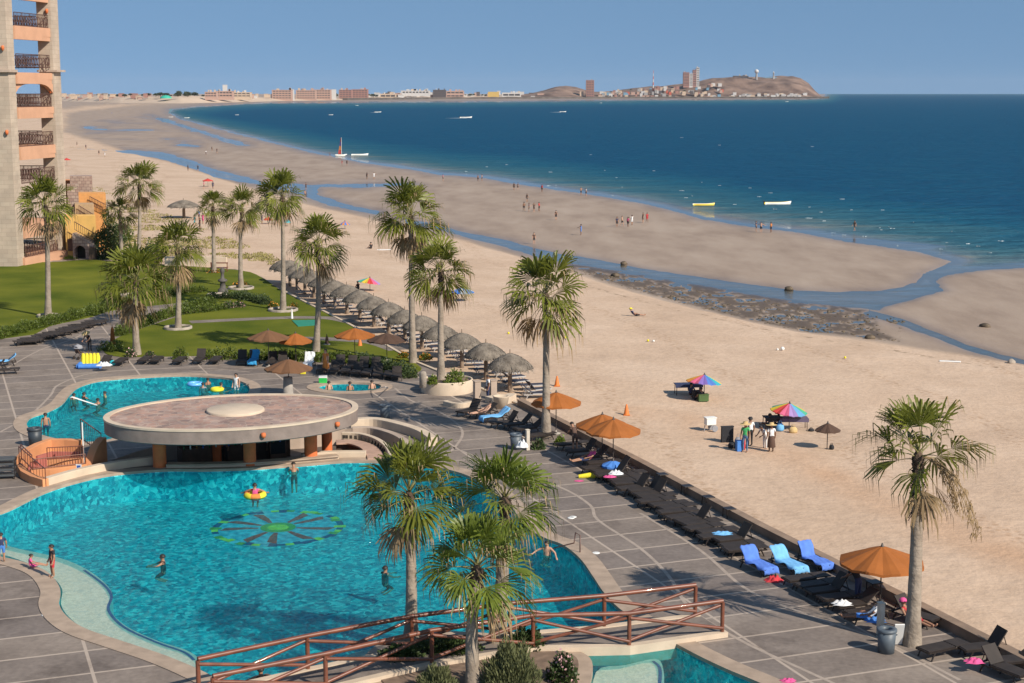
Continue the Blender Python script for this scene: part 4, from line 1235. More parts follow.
# ---- orange ramp down to the bar
def ramp_structure():
    c = P(65, 470)
    t = thing("access_ramp", "sunken orange walled access ramp with brown railings at the left of the bar", "ramp", c)
    def L(px, py, z=0.0):
        q = P(px, py, z) - c; q.z = z; return q
    mb = MB()
    back = [L(20, 470), L(27, 462), L(38, 456), L(50, 451.5), L(66, 451.5), L(82, 452.5)]
    mb.wall_strip(back, 0.40, -0.9, 0.72); mb.build("back_wall", M_ORANGE, t, bevel=0.02)
    mb = MB(); front = [L(20, 471.5), L(24, 478), L(33, 483), L(46, 487)]
    mb.wall_strip(front, 0.35, -0.5, 0.42); mb.build("outer_wall", M_ORANGE, t, bevel=0.02)
    mb = MB(); mb.wall_strip([L(30, 476.5), L(50, 475.5), L(70, 473), L(86, 470.5)], 0.28, -0.9, 0.38); mb.build("front_wall", M_ORANGE, t, bevel=0.02)
    mb = MB(); mb.wall_strip([L(48, 471), L(66, 470.5), L(84, 469)], 0.25, -0.9, 0.62); mb.build("inner_wall", M_ORANGE, t)
    mb = MB(); mb.add([L(26, 474, -0.1), L(30, 463, 0.0), L(50, 456, -0.1), L(80, 457, -0.5), L(88, 469, -0.5), L(48, 470, -0.3)], [(0, 1, 2, 3, 4, 5)]); mb.build("ramp_floor", M_REDFLOOR, t)
    mb = MB(); mb.wall_strip([L(37, 463.5), L(52, 459), L(80, 459.5)], 0.12, -0.5, 0.42); mb.build("painted_wall_face", M_REDFLOOR, t)
    # curved fin at the end of the ramp
    a = L(86, 470); b = L(104, 461)
    d = (b - a); Lh = d.length; d.normalize(); s = Vector((-d.y, d.x, 0)) * 0.22
    prof = [(0, -0.9)] + [(Lh * (1 - math.cos(PI / 2 * i / 10)) * 0.98, -0.9 + 2.25 * math.sin(PI / 2 * i / 10 + 0.0)) for i in range(3, 11)] + [(Lh, -0.9)]
    mb = MB(); n = len(prof)
    vs = [a + d * u + s + Vector((0, 0, z)) for u, z in prof] + [a + d * u - s + Vector((0, 0, z)) for u, z in prof]
    vs = [Vector((v.x, v.y, v.z)) for v in vs]
    mb.add(vs, [tuple(range(n))[::-1], tuple(range(n, 2 * n))] + [(i, (i + 1) % n, n + (i + 1) % n, n + i) for i in range(n)])
    mb.build("curved_end_wall", M_ORANGE, t)
    def rail(p0, p1, zb0, zb1, h, nb):
        mb = MB()
        p0 = p0.copy(); p1 = p1.copy()
        for f in (0.08, 1.0):
            mb.tube([Vector((p0.x, p0.y, zb0 + h * f)), Vector((p1.x, p1.y, zb1 + h * f))], 0.03, 6)
        for i in range(nb + 1):
            q = p0.lerp(p1, i / nb); zz = zb0 + (zb1 - zb0) * i / nb
            mb.tube([(q.x, q.y, zz), (q.x, q.y, zz + h)], 0.028 if i in (0, nb) else 0.014, 5)
        return mb
    for args in ((L(20, 471.5), L(46, 487), 0.42, 0.0, 0.95, 9), (L(33, 477), L(86, 471), 0.40, 0.38, 0.55, 20), (L(33, 478), L(22, 470), 0.42, 0.6, 0.8, 5), (L(48, 471), L(84, 469), 0.62, 0.62, 0.65, 14), (L(82, 453), L(102, 460), 0.75, 0.3, 1.2, 10)):
        rail(*args).build("railing", M_RUST, t)
    p = L(79, 472.6, 0)
    mb = MB(); mb.box((p.x, p.y, 0.30), (0.30, 0.02, 0.30)); sg = mb.build("sign_plate", M_WHITE, t)
    mb = MB(); mb.box((p.x, p.y - 0.014, 0.30), (0.20, 0.01, 0.20)); mb.build("sign_symbol", M_BLUESIGN, sg)
    p = L(84, 468, 0)
    mb = MB(); mb.tube([(p.x, p.y, 0.3), (p.x, p.y, 2.5)], 0.035, 8); mb.build("white_pole", M_WHITE, t)
ramp_structure()

# ---- round cream planter at the wall
def planter():
    c = P(447, 391)
    k = mpp(447, 391)
    t = thing("round_planter", "round cream planter wall holding a palm and a stone post", "planter", c)
    r = 26 * k
    mb = MB()
    mb.lathe([(r, -0.05), (r * 1.0, 0.78), (r * 0.985, 0.85), (r * 0.93, 0.85), (r * 0.92, 0.70)], n=40); mb.build("wall", M_CREAM, t)
    mb = MB(); mb.lathe([(r * 0.925, 0.72), (0, 0.76)], n=30); mb.build("soil", mat("soil", (0.17, 0.115, 0.08), 0.95, 0.3, 3), t)
    return c, r
pc, pr = planter()
bar_post = MB(); bar_post.lathe([(0.0, 1.10), (0.20, 1.06), (0.24, 0.92), (0.24, 0.0), (0.0, 0.0)], n=14)
tag(bar_post.build("stone_post", M_STONE, loc=P(423, 387.5, 0.74)), "rounded pale stone post in the front of the cream planter", "post")
curved_wall([(445, 405), (453, 407), (462, 407.5), (470, 405.5)], "low cream kerb at the foot of the planter", 0.35, 0.3, M_CREAM, name="kerb")
curved_wall([(489, 402), (497, 404), (506, 403), (512, 399.5)], "small cream planter kerb at the end of the sea wall", 0.6, 0.42, M_CREAM, name="kerb")
mb = MB(); mb.lathe([(0, 0.0), (0.36, 0.0), (0.52, 0.75), (0.55, 0.80), (0.48, 0.80), (0.44, 0.68), (0, 0.66)], n=18)
tag(mb.build("plant_pot", M_CREAM, loc=P(501, 408)), "tapered cream plant pot at the end of the sea wall", "pot")
for a, b, lab in ((477, 400, "tan gate pillar beside the waiter"), (493, 399, "tan gate pillar in front of the waiter"), ):
    mb = MB(); mb.box((0, 0, 0.62), (0.42, 0.42, 1.24), W_RZ); mb.box((0, 0, 1.275), (0.5, 0.5, 0.06), W_RZ)
    tag(mb.build("gate_pillar", M_TAN, loc=P(a, b), bevel=0.02), lab, "pillar")

# ---- foot bridge over the pool
def bridge():
    far = [(180, 703), (308, 674), (412, 653), (510, 639), (604, 631), (699, 619)]
    near = [(190, 722), (326, 693), (432, 668), (533, 652), (629, 650), (726, 636)]
    c = P(533, 646)
    t = thing("foot_bridge", "grey foot bridge over the pool with brown cross braced pole railings", "bridge", c)
    L = lambda px, py, z: (lambda q: Vector((q.x - c.x, q.y - c.y, z)))(P(px, py, 0))
    mb = MB()
    n = len(far)
    zt = 0.16
    vs = [L(*p, zt) for p in far] + [L(*p, zt) for p in near] + [L(*p, -0.5) for p in far] + [L(*p, -0.5) for p in near]
    fs = []
    for i in range(n - 1):
        fs += [(i, i + 1, n + i + 1, n + i), (2 * n + i, 3 * n + i, 3 * n + i + 1, 2 * n + i + 1), (i, 2 * n + i, 2 * n + i + 1, i + 1), (n + i, n + i + 1, 3 * n + i + 1, 3 * n + i)]
    fs += [(0, n, 3 * n, 2 * n), (n - 1, 3 * n - 1, 4 * n - 1, 2 * n - 1)][:2]
    mb.add(vs, [f for f in fs if len(set(f)) == 4])
    mb.build("deck_slab", [M_PATH], t)
    for e, nm in ((far, "edge"), (near, "edge")):
        mb = MB(); mb.wall_strip([L(*p, 0) for p in e], 0.30, -0.52, 0.20); mb.build("edge_beam", M_CREAM, t)
    def railing(xs, e):
        tops = []
        for (px, pyt) in xs:
            # find ground position along edge e at this x
            for i in range(n - 1):
                if e[i][0] <= px <= e[i + 1][0] or i == n - 2:
                    f = (px - e[i][0]) / (e[i + 1][0] - e[i][0]); py = e[i][1] + f * (e[i + 1][1] - e[i][1]); break
            tops.append(L(px, py, 0))
        H = 1.22
        rl = MB()
        rl.tube([p + Vector((0, 0, zt + H)) for p in tops], 0.085, 10)
        rl.build("handrail", M_RUST, t)
        for i, p in enumerate(tops):
            pm = MB(); pm.tube([p + Vector((0, 0, zt + 0.02)), p + Vector((0, 0, zt + H - 0.05))], 0.078, 10)
            pm.build("post", M_RUST, t)
            if i < len(tops) - 1:
                q = tops[i + 1]
                for z0, z1, o in ((0.18, H - 0.16, 0.045), (H - 0.16, 0.18, -0.045)):
                    bm_ = MB(); d = (q - p).normalized(); s = Vector((-d.y, d.x, 0)) * o
                    bm_.tube([p + s + Vector((0, 0, zt + z0)), q + s + Vector((0, 0, zt + z1))], 0.064, 8)
                    bm_.build("brace", M_RUST, t)
    railing([(199, 657), (308, 643), (412, 632), (510, 617), (604, 605), (695, 591)], far)
    railing([(214, 673), (326, 660), (432, 645), (533, 632), (629, 619), (722, 601)], near)
    # pads that carry the two ends
    mb = MB()
bridge()
isl = smooth_poly(px_poly([(366, 655), (385, 640), (410, 634), (450, 632), (490, 634), (520, 637), (548, 641), (575, 650), (592, 662), (588, 690), (570, 730), (470, 735), (400, 720), (372, 690), (360, 668)]), True, 5)
mb = MB(); mb.prism(isl, -1.25, 0.03)
mb.build("planting_island", M_COPE)["kind"] = "structure"
mb = MB(); mb.prism(offset_poly(isl, -0.5), 0.0, 0.075)
mb.build("island_soil", mat("soil", (0.17, 0.115, 0.08)))["kind"] = "structure"

# ---- stone tower with corner balconies
def tower():
    A, B = Vector((-56.7, 181.0)), Vector((-54.3, 193.0))
    SHIFT = Vector((-0.56, 0, 0))
    t = thing("stone_tower", "tall stone clad hotel tower with stacked open balconies cut off by the left edge", "tower", (A.x + SHIFT.x, A.y, 0))
    L = lambda x, y, z=0: Vector((x - A.x, y - A.y, z))
    f = (B - A).normalized()
    zpx = lambda y, Y=184.0: CAMZ + (Y0 - y) * (Y * 1.0) / F * 1.0
    H = 46
    mb = MB()
    mb.prism([L(-110, 181), L(-56.7, 181), L(-56.4, 182.6), L(-60.6, 183), L(-60.6, 196), L(-110, 196)], -0.5, H)
    w = mb.build("wall", M_BLOCK, t)
    mb = MB(); mb.prism([L(-110.4, 180.6), L(-56.4, 180.6), L(-56.1, 182.6), L(-60.0, 183), L(-110, 183)], zpx(73), zpx(70.5)); mb.build("cornice", M_TAN, w)
    mb = MB(); mb.prism([L(-56.2, 191.2), L(-54.5, 191.2), L(-54.25, 193.4), L(-56.0, 193.4)], -0.5, H); p = mb.build("corner_pillar", M_BLOCK, t)
    mb = MB(); mb.prism([L(-56.4, 191.0), L(-54.0, 191.0), L(-53.7, 193.6), L(-56.2, 193.6)], zpx(72.5, 192), zpx(70.5, 192)); mb.build("cornice", M_TAN, p)
    # floors
    for (yt, yb) in ((-48, -37), (-10, 2.5), (28, 41), (73, 84), (107, 118), (145.5, 158.5), (222, 236)):
        zt, zb = zpx(yt), zpx(yb)
        mb = MB(); mb.prism([L(-60.6, 182.8), L(-56.35, 182.75), L(-54.65, 191.1), L(-54.6, 193.1), L(-60.6, 193.1)], zb + 0.5, zt)
        mb.prism([L(-56.75, 182.7), L(-56.2, 182.7), L(-54.7, 191.1), L(-55.2, 191.1)], zb, zt + 0.01)
        mb.build("balcony_slab", M_SALMON, t)
    for yt, hh in ((-10, 13), (28, 13), (68, 13), (107, 13), (146, 14), (182, 14), (258, 14)):
        zt = zpx(yt)
        h = hh * 184 / F
        mb = MB()
        for a, b in ((L(-56.3, 182.8), L(-54.85, 191.05)), (L(-56.3, 193.0), L(-60.5, 193.0))):
            for q in (0.06, 1.0):
                mb.tube([a + Vector((0, 0, zt + h * q)), b + Vector((0, 0, zt + h * q))], 0.05, 5)
            m_ = 26
            for i in range(m_ + 1):
                p0 = a.lerp(b, i / m_)
                mb.tube([p0 + Vector((0, 0, zt)), p0 + Vector((0, 0, zt + h))], 0.03 if i % 6 else 0.06, 4)
            for i in range(0, m_, 2):
                p0, p1 = a.lerp(b, i / m_), a.lerp(b, (i + 2) / m_)
                mid = (p0 + p1) / 2
                ring = [mid + (p1 - p0) * 0.4 * math.cos(2 * PI * k / 10) + Vector((0, 0, zt + h * (0.5 + 0.3 * math.sin(2 * PI * k / 10)))) for k in range(11)]
                mb.tube(ring, 0.03, 4, cap=False)
        mb.build("balcony_railing", M_RAIL, t)
    # flat arch under the slab below the cornice
    mb = MB(); zt = zpx(84); prof = []
    a, b = L(-56.5, 182.7), L(-54.6, 191.1)
    K = 16
    vs = []
    for i in range(K + 1):
        u = i / K
        z = zt - 0.0 - 1.1 * (2 * u - 1) ** 4
        vs += [a.lerp(b, u) + Vector((0, 0, zt + 0.05)), a.lerp(b, u) + Vector((0, 0, z))]
    o = Vector((-0.5, 0.1, 0)); m0 = len(vs)
    vs += [v + o for v in vs]
    fs = []
    for i in range(K):
        k = 2 * i
        fs += [(k, k + 1, k + 3, k + 2), (m0 + k, m0 + k + 2, m0 + k + 3, m0 + k + 1), (k + 1, m0 + k + 1, m0 + k + 3, k + 3)]
    mb.add(vs, fs); mb.build("arch", M_SALMON, t)
    for yy in (50, 86, 128, 16):
        pass
    for (x, y, py) in ((-56.62, 180.9, 50), (-56.62, 180.9, 131), (-54.9, 191.1, 15), (-54.9, 191.1, 91)):
        q = L(x - 0.5 if y < 185 else x, y - 0.12, zpx(py, y + 3))
        mb = MB(); mb.lathe([(0.0, 0.3), (0.16, 0.25), (0.2, 0), (0.12, -0.25), (0, -0.3)], q, 10); mb.build("wall_lamp", M_TERRA, t)
    # ground floor: glazed door and terrace
    mb = MB(); mb.prism([L(-60.5, 183), L(-56.2, 182.2), L(-53.4, 192), L(-54.5, 194), L(-60.5, 194)], -0.3, 0.9); mb.build("terrace_base", M_SALMON, t)
    mb = MB(); mb.box(L(-60.3, 188, 3.0), (0.1, 4.0, 3.4)); mb.build("terrace_door", M_GLASS, t)
tower()

# ---- yellow annex with stairs and a stone arch
def annex():
    c = P(85, 258)
    Y = c.y
    t = thing("garden_annex", "yellow and orange stepped building with an outside stair over a stone arch", "building", c)
    X = lambda px, dy=0.0: (px - CX) / F * ((Y + dy) * CT + 20 * ST) - c.x
    Z = lambda py: top_z(85, 258, py)
    mb = MB(); mb.prism([(X(66), 0.3), (X(96.5), 0.3), (X(96, 2.5), 2.5), (X(66, 2.5), 2.5)], -0.3, Z(216)); mb.build("yellow_block", M_YELLOW, t)
    mb = MB(); mb.prism([(X(77, 3), 3.0), (X(96, 3), 3.0), (X(95, 6), 6), (X(77, 6), 6)], Z(216) - 0.4, Z(206)); mb.build("tan_landing", mat("tan_plaster", (0.42, 0.29, 0.17), 0.85), t)
    mb = MB(); mb.prism([(X(81, 7), 7.0), (X(108, 7), 7.0), (X(107, 10), 10), (X(81, 10), 10)], -0.3, Z(197)); mb.build("orange_block", mat("orange_wall", (0.62, 0.30, 0.10), 0.85), t)
    mb = MB(); mb.prism([(X(70, 6.1), 6.1), (X(81, 6.1), 6.1), (X(81, 6.9), 6.9), (X(70, 6.9), 6.9)], -0.3, Z(187)); mb.build("stone_stair_tower", M_FIELD, t)
    mb = MB(); mb.prism([(X(73, 11), 11), (X(95, 11), 11), (X(95, 14), 14), (X(73, 14), 14)], -0.3, Z(181)); mb.build("stone_terrace", M_FIELD, t)
    mb = MB(); mb.prism([(X(66, 14.5), 14.5), (X(75, 14.5), 14.5), (X(75, 17), 17), (X(66, 17), 17)], -0.3, Z(187)); mb.build("orange_pier", M_ORANGE, t)
    # stone wedge with the arch
    x0, x1 = X(76), X(99)
    a0, a1 = X(77.5), X(88.5)
    zt0, zt1 = Z(233), Z(245)
    ac, ar = (a0 + a1) / 2, (a1 - a0) / 2
    zspring = Z(250)
    arch = [(ac + ar * math.cos(PI * k / 10), zspring + ar * 0.95 * math.sin(PI * k / 10)) for k in range(11)]
    outl = [(a1, 0), (x1, 0), (x1, zt1), (x0, zt0), (x0, 0), (a0, 0)] + arch[::-1]
    mb = MB(); n = len(outl)
    mb.add([(x, -1.2, z) for x, z in outl] + [(x, 0.25, z) for x, z in outl], [tuple(range(n)), tuple(range(n, 2 * n))[::-1]] + [(i, n + i, n + (i + 1) % n, (i + 1) % n) for i in range(n)])
    mb.build("stone_arch", M_FIELD, t)
    mb = MB(); mb.add([(a0, 0.1, 0), (a1, 0.1, 0), (a1, 0.1, zspring + ar), (a0, 0.1, zspring + ar)], [(0, 1, 2, 3)]); mb.build("arch_door", M_DARK, t)
    mb = MB(); mb.prism([(X(94), -2.2), (X(100), -2.2), (X(100), -1.3), (X(94), -1.3)], 0, Z(246)); mb.build("doorway", M_DARKWOOD, t)
    mb = MB(); mb.box((X(70.5), 0.22, Z(245)), (X(73) - X(68), 0.12, Z(240) - Z(252))); mb.build("window", M_RAIL, t)
    for pts in (((76, 221), (96, 233)), ((81, 207), (95, 216)), ((92, 200), (107, 208))):
        (xa, ya), (xb, yb) = pts
        dy = -0.9 if ya > 215 else (2.6 if ya > 204 else 6.6)
        mb = MB(); a = Vector((X(xa, dy), dy, Z(ya))); b = Vector((X(xb, dy), dy, Z(yb)))
        mb.tube([a, b], 0.05, 5)
        for i in range(11):
            q = a.lerp(b, i / 10); mb.tube([q, q - Vector((0, 0, 1.0))], 0.03, 4)
        mb.tube([a - Vector((0, 0, 0.95)), b - Vector((0, 0, 0.95))], 0.035, 5)
        mb.build("stair_railing", M_RAIL, t)
    for i in range(9):
        pass
    mb = MB()
    for i in range(10):
        u = i / 10
        x = x0 + (x1 - x0) * u
        mb.box((x + (x1 - x0) / 20, -0.45, zt0 + (zt1 - zt0) * u - 0.1), ((x1 - x0) / 10 * 0.98, 1.3, 0.35))
    mb.build("stair_steps", M_TAN, t)
annex()

curved_wall([(165, 266), (190, 266), (227, 266.5)], "low white garden wall behind the smallest lawn palm", 0.4, 1.1, M_CREAM, name="garden_wall")
# ------------------------------------------------------------------ far shore, headland, town
M_HILL = mat("dry_hill", (0.120, 0.070, 0.052), 0.95, 0.4, 0.02, 6.0, 0.03, color2=(0.25, 0.165, 0.122), detail=9)
M_FSAND = mat("far_sand", (0.50, 0.38, 0.28), 0.95, 0.15, 0.01)
M_ROCKS = mat("dark_breakwater", (0.10, 0.085, 0.075), 0.95, 0.3, 0.05)
def hill(name, prof, base_y, depth, m, nv=10, rough=0.18, seed=1, front=0.45):
    """ridge of land: prof gives (px, height in photo px) along the shoreline"""
    xs = np.arange(prof[0][0], prof[-1][0] + 0.01, 1.5)
    hs = np.interp(xs, [p[0] for p in prof], [p[1] for p in prof])
    by = np.interp(xs, [p[0] for p in base_y], [p[1] for p in base_y])
    vs, fs = [], []
    for i, x in enumerate(xs):
        b = P(x, by[i], SEA)
        k = mpp(x, by[i], SEA)
        d = Vector((b.x, b.y, 0)).normalized()
        for j in range(nv + 1):
            v = j / nv
            s = min(1, v / front)
            s = s * s * (3 - 2 * s)
            if v > 0.8: s *= 1 - (v - 0.8) / 0.2 * 0.9
            z = hs[i] * k * s
            q = b + d * depth * v
            z *= 1 + rough * mnoise.noise(Vector((q.x * 0.012, q.y * 0.012, seed))) * (1 - s * 0.6)
            vs.append((q.x, q.y, SEA - 0.4 + max(0, z) + 0.6 * (j > 0)))
    for i in range(len(xs) - 1):
        for j in range(nv):
            a = i * (nv + 1) + j
            fs.append((a, a + nv + 1, a + nv + 2, a + 1))
    mb = MB(); mb.add(vs, fs, 0, True)
    o = mb.build(name, m)
    o["kind"] = "structure"
    return o
BASE = [(-200, 101.5), (60, 101), (120, 103), (180, 103.5), (230, 102.5), (290, 101), (350, 100), (420, 99.2), (520, 98.6), (640, 98.3), (760, 98.2), (822, 98.2), (850, 98.2)]
hill("headland_hill", [(520, 3.5), (532, 5), (545, 8), (555, 11.5), (566, 12.5), (576, 11), (590, 6.5), (600, 6), (620, 7.5), (650, 11), (680, 13), (700, 16), (712, 19), (730, 20), (760, 20.5), (792, 21), (800, 19.5), (808, 14.5), (815, 7), (821, 1.5), (826, 0)], BASE, 700, M_HILL, 24, seed=4, rough=0.55)
hill("far_beach", [(-250, 3.5), (60, 4.5), (100, 5.0), (150, 6.2), (190, 6.8), (230, 5.0), (270, 3.4), (350, 2.6), (430, 2.2), (520, 2.4), (545, 1)], BASE, 500, M_FSAND, 8, seed=6)
mb = MB()
shore = [P(x, np.interp(x, [p[0] for p in BASE], [p[1] for p in BASE]) + 0.12, SEA) for x in range(345, 832, 4)]
for i in range(len(shore)):
    pass
mb.wall_strip([(p.x, p.y) for p in shore], 14, SEA - 3, [SEA + 6.0 + 2.0 * mnoise.noise(Vector((p.x * 0.02, p.y * 0.02, 0))) for p in shore])
mb.build("shore_rocks", M_ROCKS)["kind"] = "structure"

CB = {"white": mat("house_white", (0.50, 0.48, 0.46), 0.85), "tan": mat("house_tan", (0.50, 0.38, 0.28), 0.85), "pink": mat("house_pink", (0.42, 0.275, 0.22), 0.85), "brick": mat("house_brick", (0.32, 0.170, 0.140), 0.85),
      "grey": mat("house_grey", (0.30, 0.28, 0.27), 0.85), "dark": mat("house_dark", (0.09, 0.075, 0.075), 0.85), "yellow": mat("house_yellow", (0.48, 0.33, 0.10), 0.85), "blue": mat("house_blue", (0.15, 0.28, 0.38), 0.85), "red": mat("house_red", (0.45, 0.10, 0.06), 0.85)}
M_FWIN = mat("far_window", (0.06, 0.055, 0.06), 0.4)
def far_block(x0, x1, yt, yb, color, label, cat="building", nm="far_building", depth=18, rows_=0, cols_=0, back=0.0, group=None, roof=None, zb=None):
    xm = (x0 + x1) / 2
    by = float(np.interp(xm, [p[0] for p in BASE], [p[1] for p in BASE]))
    b = P(xm, by, SEA)
    d = Vector((b.x, b.y, 0)).normalized()
    b = b + d * (60 + back)
    k = (b.y * CT + 22 * ST) / F
    zt = CAMZ + (Y0 - yt) * k; z0 = CAMZ + (Y0 - yb) * k
    w = (x1 - x0) * k
    t = thing(nm, label, cat, (b.x, b.y, z0), 0, group)
    mb = MB(); H = zt - z0
    mb.box((0, depth / 2, H / 2 - 3), (w, depth, H + 6)); mb.build("wall", CB[color], t)
    mb = MB(); mb.box((0, depth / 2, H + 0.4), (w * 1.03, depth * 1.03, 0.8)); mb.build("roof", CB[roof or color], t)
    if rows_:
        for r in range(rows_):
            mb = MB(); mb.box((0, -0.05, H * (r + 0.55) / rows_), (w * 0.92, 0.3, H / rows_ * 0.42))
            for c in range(cols_ + 1):
                pass
            mb.build("window_band", M_FWIN, t)
        for c in range(cols_):
            mb = MB(); mb.box((-w * 0.46 + w * 0.92 * c / max(1, cols_ - 1), -0.2, H * 0.5), (w * 0.03 + 0.5, 0.5, H * 0.98)); mb.build("pier", CB[color], t)
        rr = random.Random(int(x0))
        for q in range(max(2, int((x1 - x0) / 4))):
            mb = MB(); mb.box((w * rr.uniform(-.42, .42), depth * .5, H + rr.uniform(1.5, 3.0)), (w * rr.uniform(.05, .14), 6, rr.uniform(3, 7))); mb.build("stair_head", CB[rr.choice((color, "white", "tan"))], t)
    return t
for a in [(205, 217, 92.2, 97, "pink", "low pink hotel wing left of the far hotel tower", 2, 5), (216, 233, 91.4, 97, "pink", "far pink hotel with a pale tower on its roof", 2, 6), (233, 251, 92.6, 97, "tan", "tan low block right of the far hotel tower", 2, 5),
          (272, 292, 90.2, 99, "pink", "pink hotel block beside the pale stair tower on the far shore", 4, 7), (296, 316, 90.4, 99, "pink", "long pink hotel block between two pale stair towers", 4, 8), (313, 331, 89.9, 99, "pink", "taller pink hotel block left of the second pale stair tower", 4, 7),
          (339, 352, 90.0, 99, "brick", "reddish hotel block, left one of a close pair on the far shore", 5, 5), (352, 368, 89.6, 99, "brick", "reddish hotel block, right one of a close pair on the far shore", 5, 6),
          (401, 430, 90.8, 94.0, "white", "long white building on the far shore", 1, 9), (433, 446, 90.0, 97, "dark", "dark building beside the long white one on the far shore", 3, 4), (446, 464, 91.2, 97.5, "pink", "pink building right of the dark one on the far shore", 2, 5),
          (488, 499, 92.0, 95.8, "yellow", "bright yellow building on the far shore", 0, 0), (502, 521, 92.8, 97.2, "white", "white low sheds left of the small hill", 1, 4), (380, 396, 94.0, 98, "tan", "tan villas left of the long white building", 1, 4),
          (586, 594, 80.5, 97, "brick", "dark red apartment tower standing alone by the harbour", 10, 4)]:
    far_block(a[0], a[1], a[2], a[3], a[4], a[5], rows_=a[6], cols_=a[7])
far_block(223, 227, 85.2, 92, "white", "pale square tower on the far pink hotel", "tower", depth=10, back=8)
for x, lab in ((291.5, "pale stair tower right of the first pink hotel block"), (333.5, "pale stair tower right of the taller pink hotel block")):
    far_block(x - 2, x + 2.5, 89.7, 99, "white", lab, depth=10)
far_block(683, 689, 72.8, 86, "brick", "brick coloured twin tower, left one, on the headland", rows_=9, cols_=2, back=150)
far_block(689, 692.5, 74.0, 86, "white", "slim white tower between the brick towers on the headland", rows_=9, cols_=2, back=150)
far_block(692.5, 696, 70.5, 86, "brick", "brick coloured twin tower, right one, on the headland", rows_=9, cols_=2, back=150)
far_block(696, 699, 68.0, 86, "white", "tallest white and grey tower on the headland", rows_=10, cols_=2, back=150)
far_block(733, 748, 76.2, 79.5, "dark", "flat dark building on the crest of the headland", rows_=1, cols_=4, back=250)
far_block(762, 776, 77.6, 80, "blue", "long blue-grey roofed building by the radar dome", back=260)
def at_far(px, py, back):
    by = float(np.interp(px, [p[0] for p in BASE], [p[1] for p in BASE]))
    b = P(px, by, SEA); d = Vector((b.x, b.y, 0)).normalized(); b = b + d * back
    k = (b.y * CT + 22 * ST) / F
    return Vector((b.x, b.y, CAMZ + (Y0 - py) * k)), k
q, k = at_far(756, 79, 280)
t = thing("radar_dome", "white radar dome on a pale tower on the headland crest", "radar dome", q)
mb = MB(); mb.lathe([(1.2 * k, -4), (0.9 * k, 5.5 * k)], n=12); mb.build("tower", CB["grey"], t)
mb = MB(); mb.lathe([(0.01, 5.0 * k)] + [(2.1 * k * math.sin(PI * i / 10), 7.3 * k - 2.1 * k * math.cos(PI * i / 10)) for i in range(1, 10)] + [(0.01, 9.4 * k)], n=14); mb.build("dome", CB["white"], t)
q, k = at_far(773, 79.5, 280)
mb = MB(); mb.lathe([(0.9 * k, -4), (0.65 * k, 6 * k), (0.9 * k, 6.1 * k), (0.5 * k, 7.2 * k), (0, 8 * k)], n=12); tag(mb.build("lighthouse", CB["white"], loc=q), "slim white lighthouse right of the radar dome", "lighthouse")
q, k = at_far(653, 90, 160)
t = thing("radio_mast", "red and white banded radio mast on the headland", "mast", q)
for i in range(7):
    mb = MB(); mb.tube([(0, 0, (i * 2.9 - 1) * k), (0, 0, ((i + 1) * 2.9 - 1) * k)], [0.75 * k * (1 - i / 9), 0.75 * k * (1 - (i + 1) / 9)], 6, cap=False); mb.build("mast_section", CB["red"] if i % 2 == 0 else CB["white"], t)
q, k = at_far(166, 98.3, 90)
mb = MB(); mb.lathe([(6.0 * k, 0), (5.6 * k, 1.2 * k), (3.5 * k, 2.6 * k), (0.0, 3.3 * k)], n=14); tag(mb.build("green_tent", mat("green_roof", (0.03, 0.36, 0.25), 0.7), loc=q), "green tent-like roof on the far sandy shore", "tent")
R = random.Random(12)
names = ["white", "tan", "pink", "grey", "white", "tan", "brick", "dark", "blue", "red"]
def small_house(px, py, w, h, back, cname, place):
    q, k = at_far(px, py, back)
    mb = MB(); mb.box((0, 0, h * k / 2 - 2), (w * k, 9, h * k + 4))
    mb.prism([(-w * k * 0.54, -5), (w * k * 0.54, -5), (w * k * 0.54, 5), (-w * k * 0.54, 5)], h * k + 0.01, h * k + 0.9)
    tag(mb.build("far_house", CB[cname], loc=q), f"small {cname} house {place}", "house", f"{cname} houses {place}")
for i in range(105):
    px = R.uniform(598, 722)
    f = R.random()
    hh = np.interp(px, [590, 650, 700, 722], [4.5, 9, 12, 13])
    small_house(px, 97.4 - f * hh, R.uniform(1.6, 4.2), R.uniform(1.0, 2.2), 40 + 250 * f * 0.45, names[R.randrange(10)], "on the headland slope")
for i in range(40):
    px = R.uniform(722, 806)
    f = R.random()
    small_house(px, 97.2 - f * 3.2, R.uniform(1.6, 5), R.uniform(0.8, 1.7), 40 + 50 * f, names[R.choice((0, 0, 1, 4, 3))], "at the foot of the headland cliff")
for i in range(46):
    px = R.uniform(62, 150)
    small_house(px, R.uniform(95.0, 99.6), R.uniform(2, 5.5), R.uniform(1.2, 3.0), R.uniform(80, 400), names[R.choice((1, 1, 0, 2, 3, 1, 6))], "on the far sandy shore")
for i in range(88):
    px = R.choice((R.uniform(366, 600), R.uniform(268, 480)))
    small_house(px, R.uniform(94.2, 97.4), R.uniform(2.5, 7), R.uniform(1.2, 3.2), R.uniform(90, 330), names[R.choice((0, 1, 2, 3, 4, 7))], "along the far waterfront")
for i in range(14):
    px = R.uniform(232, 275)
    small_house(px, R.uniform(95.4, 97.5), R.uniform(2, 4), R.uniform(1.0, 2.2), R.uniform(70, 200), names[R.choice((1, 2, 6, 0))], "between the far hotels")
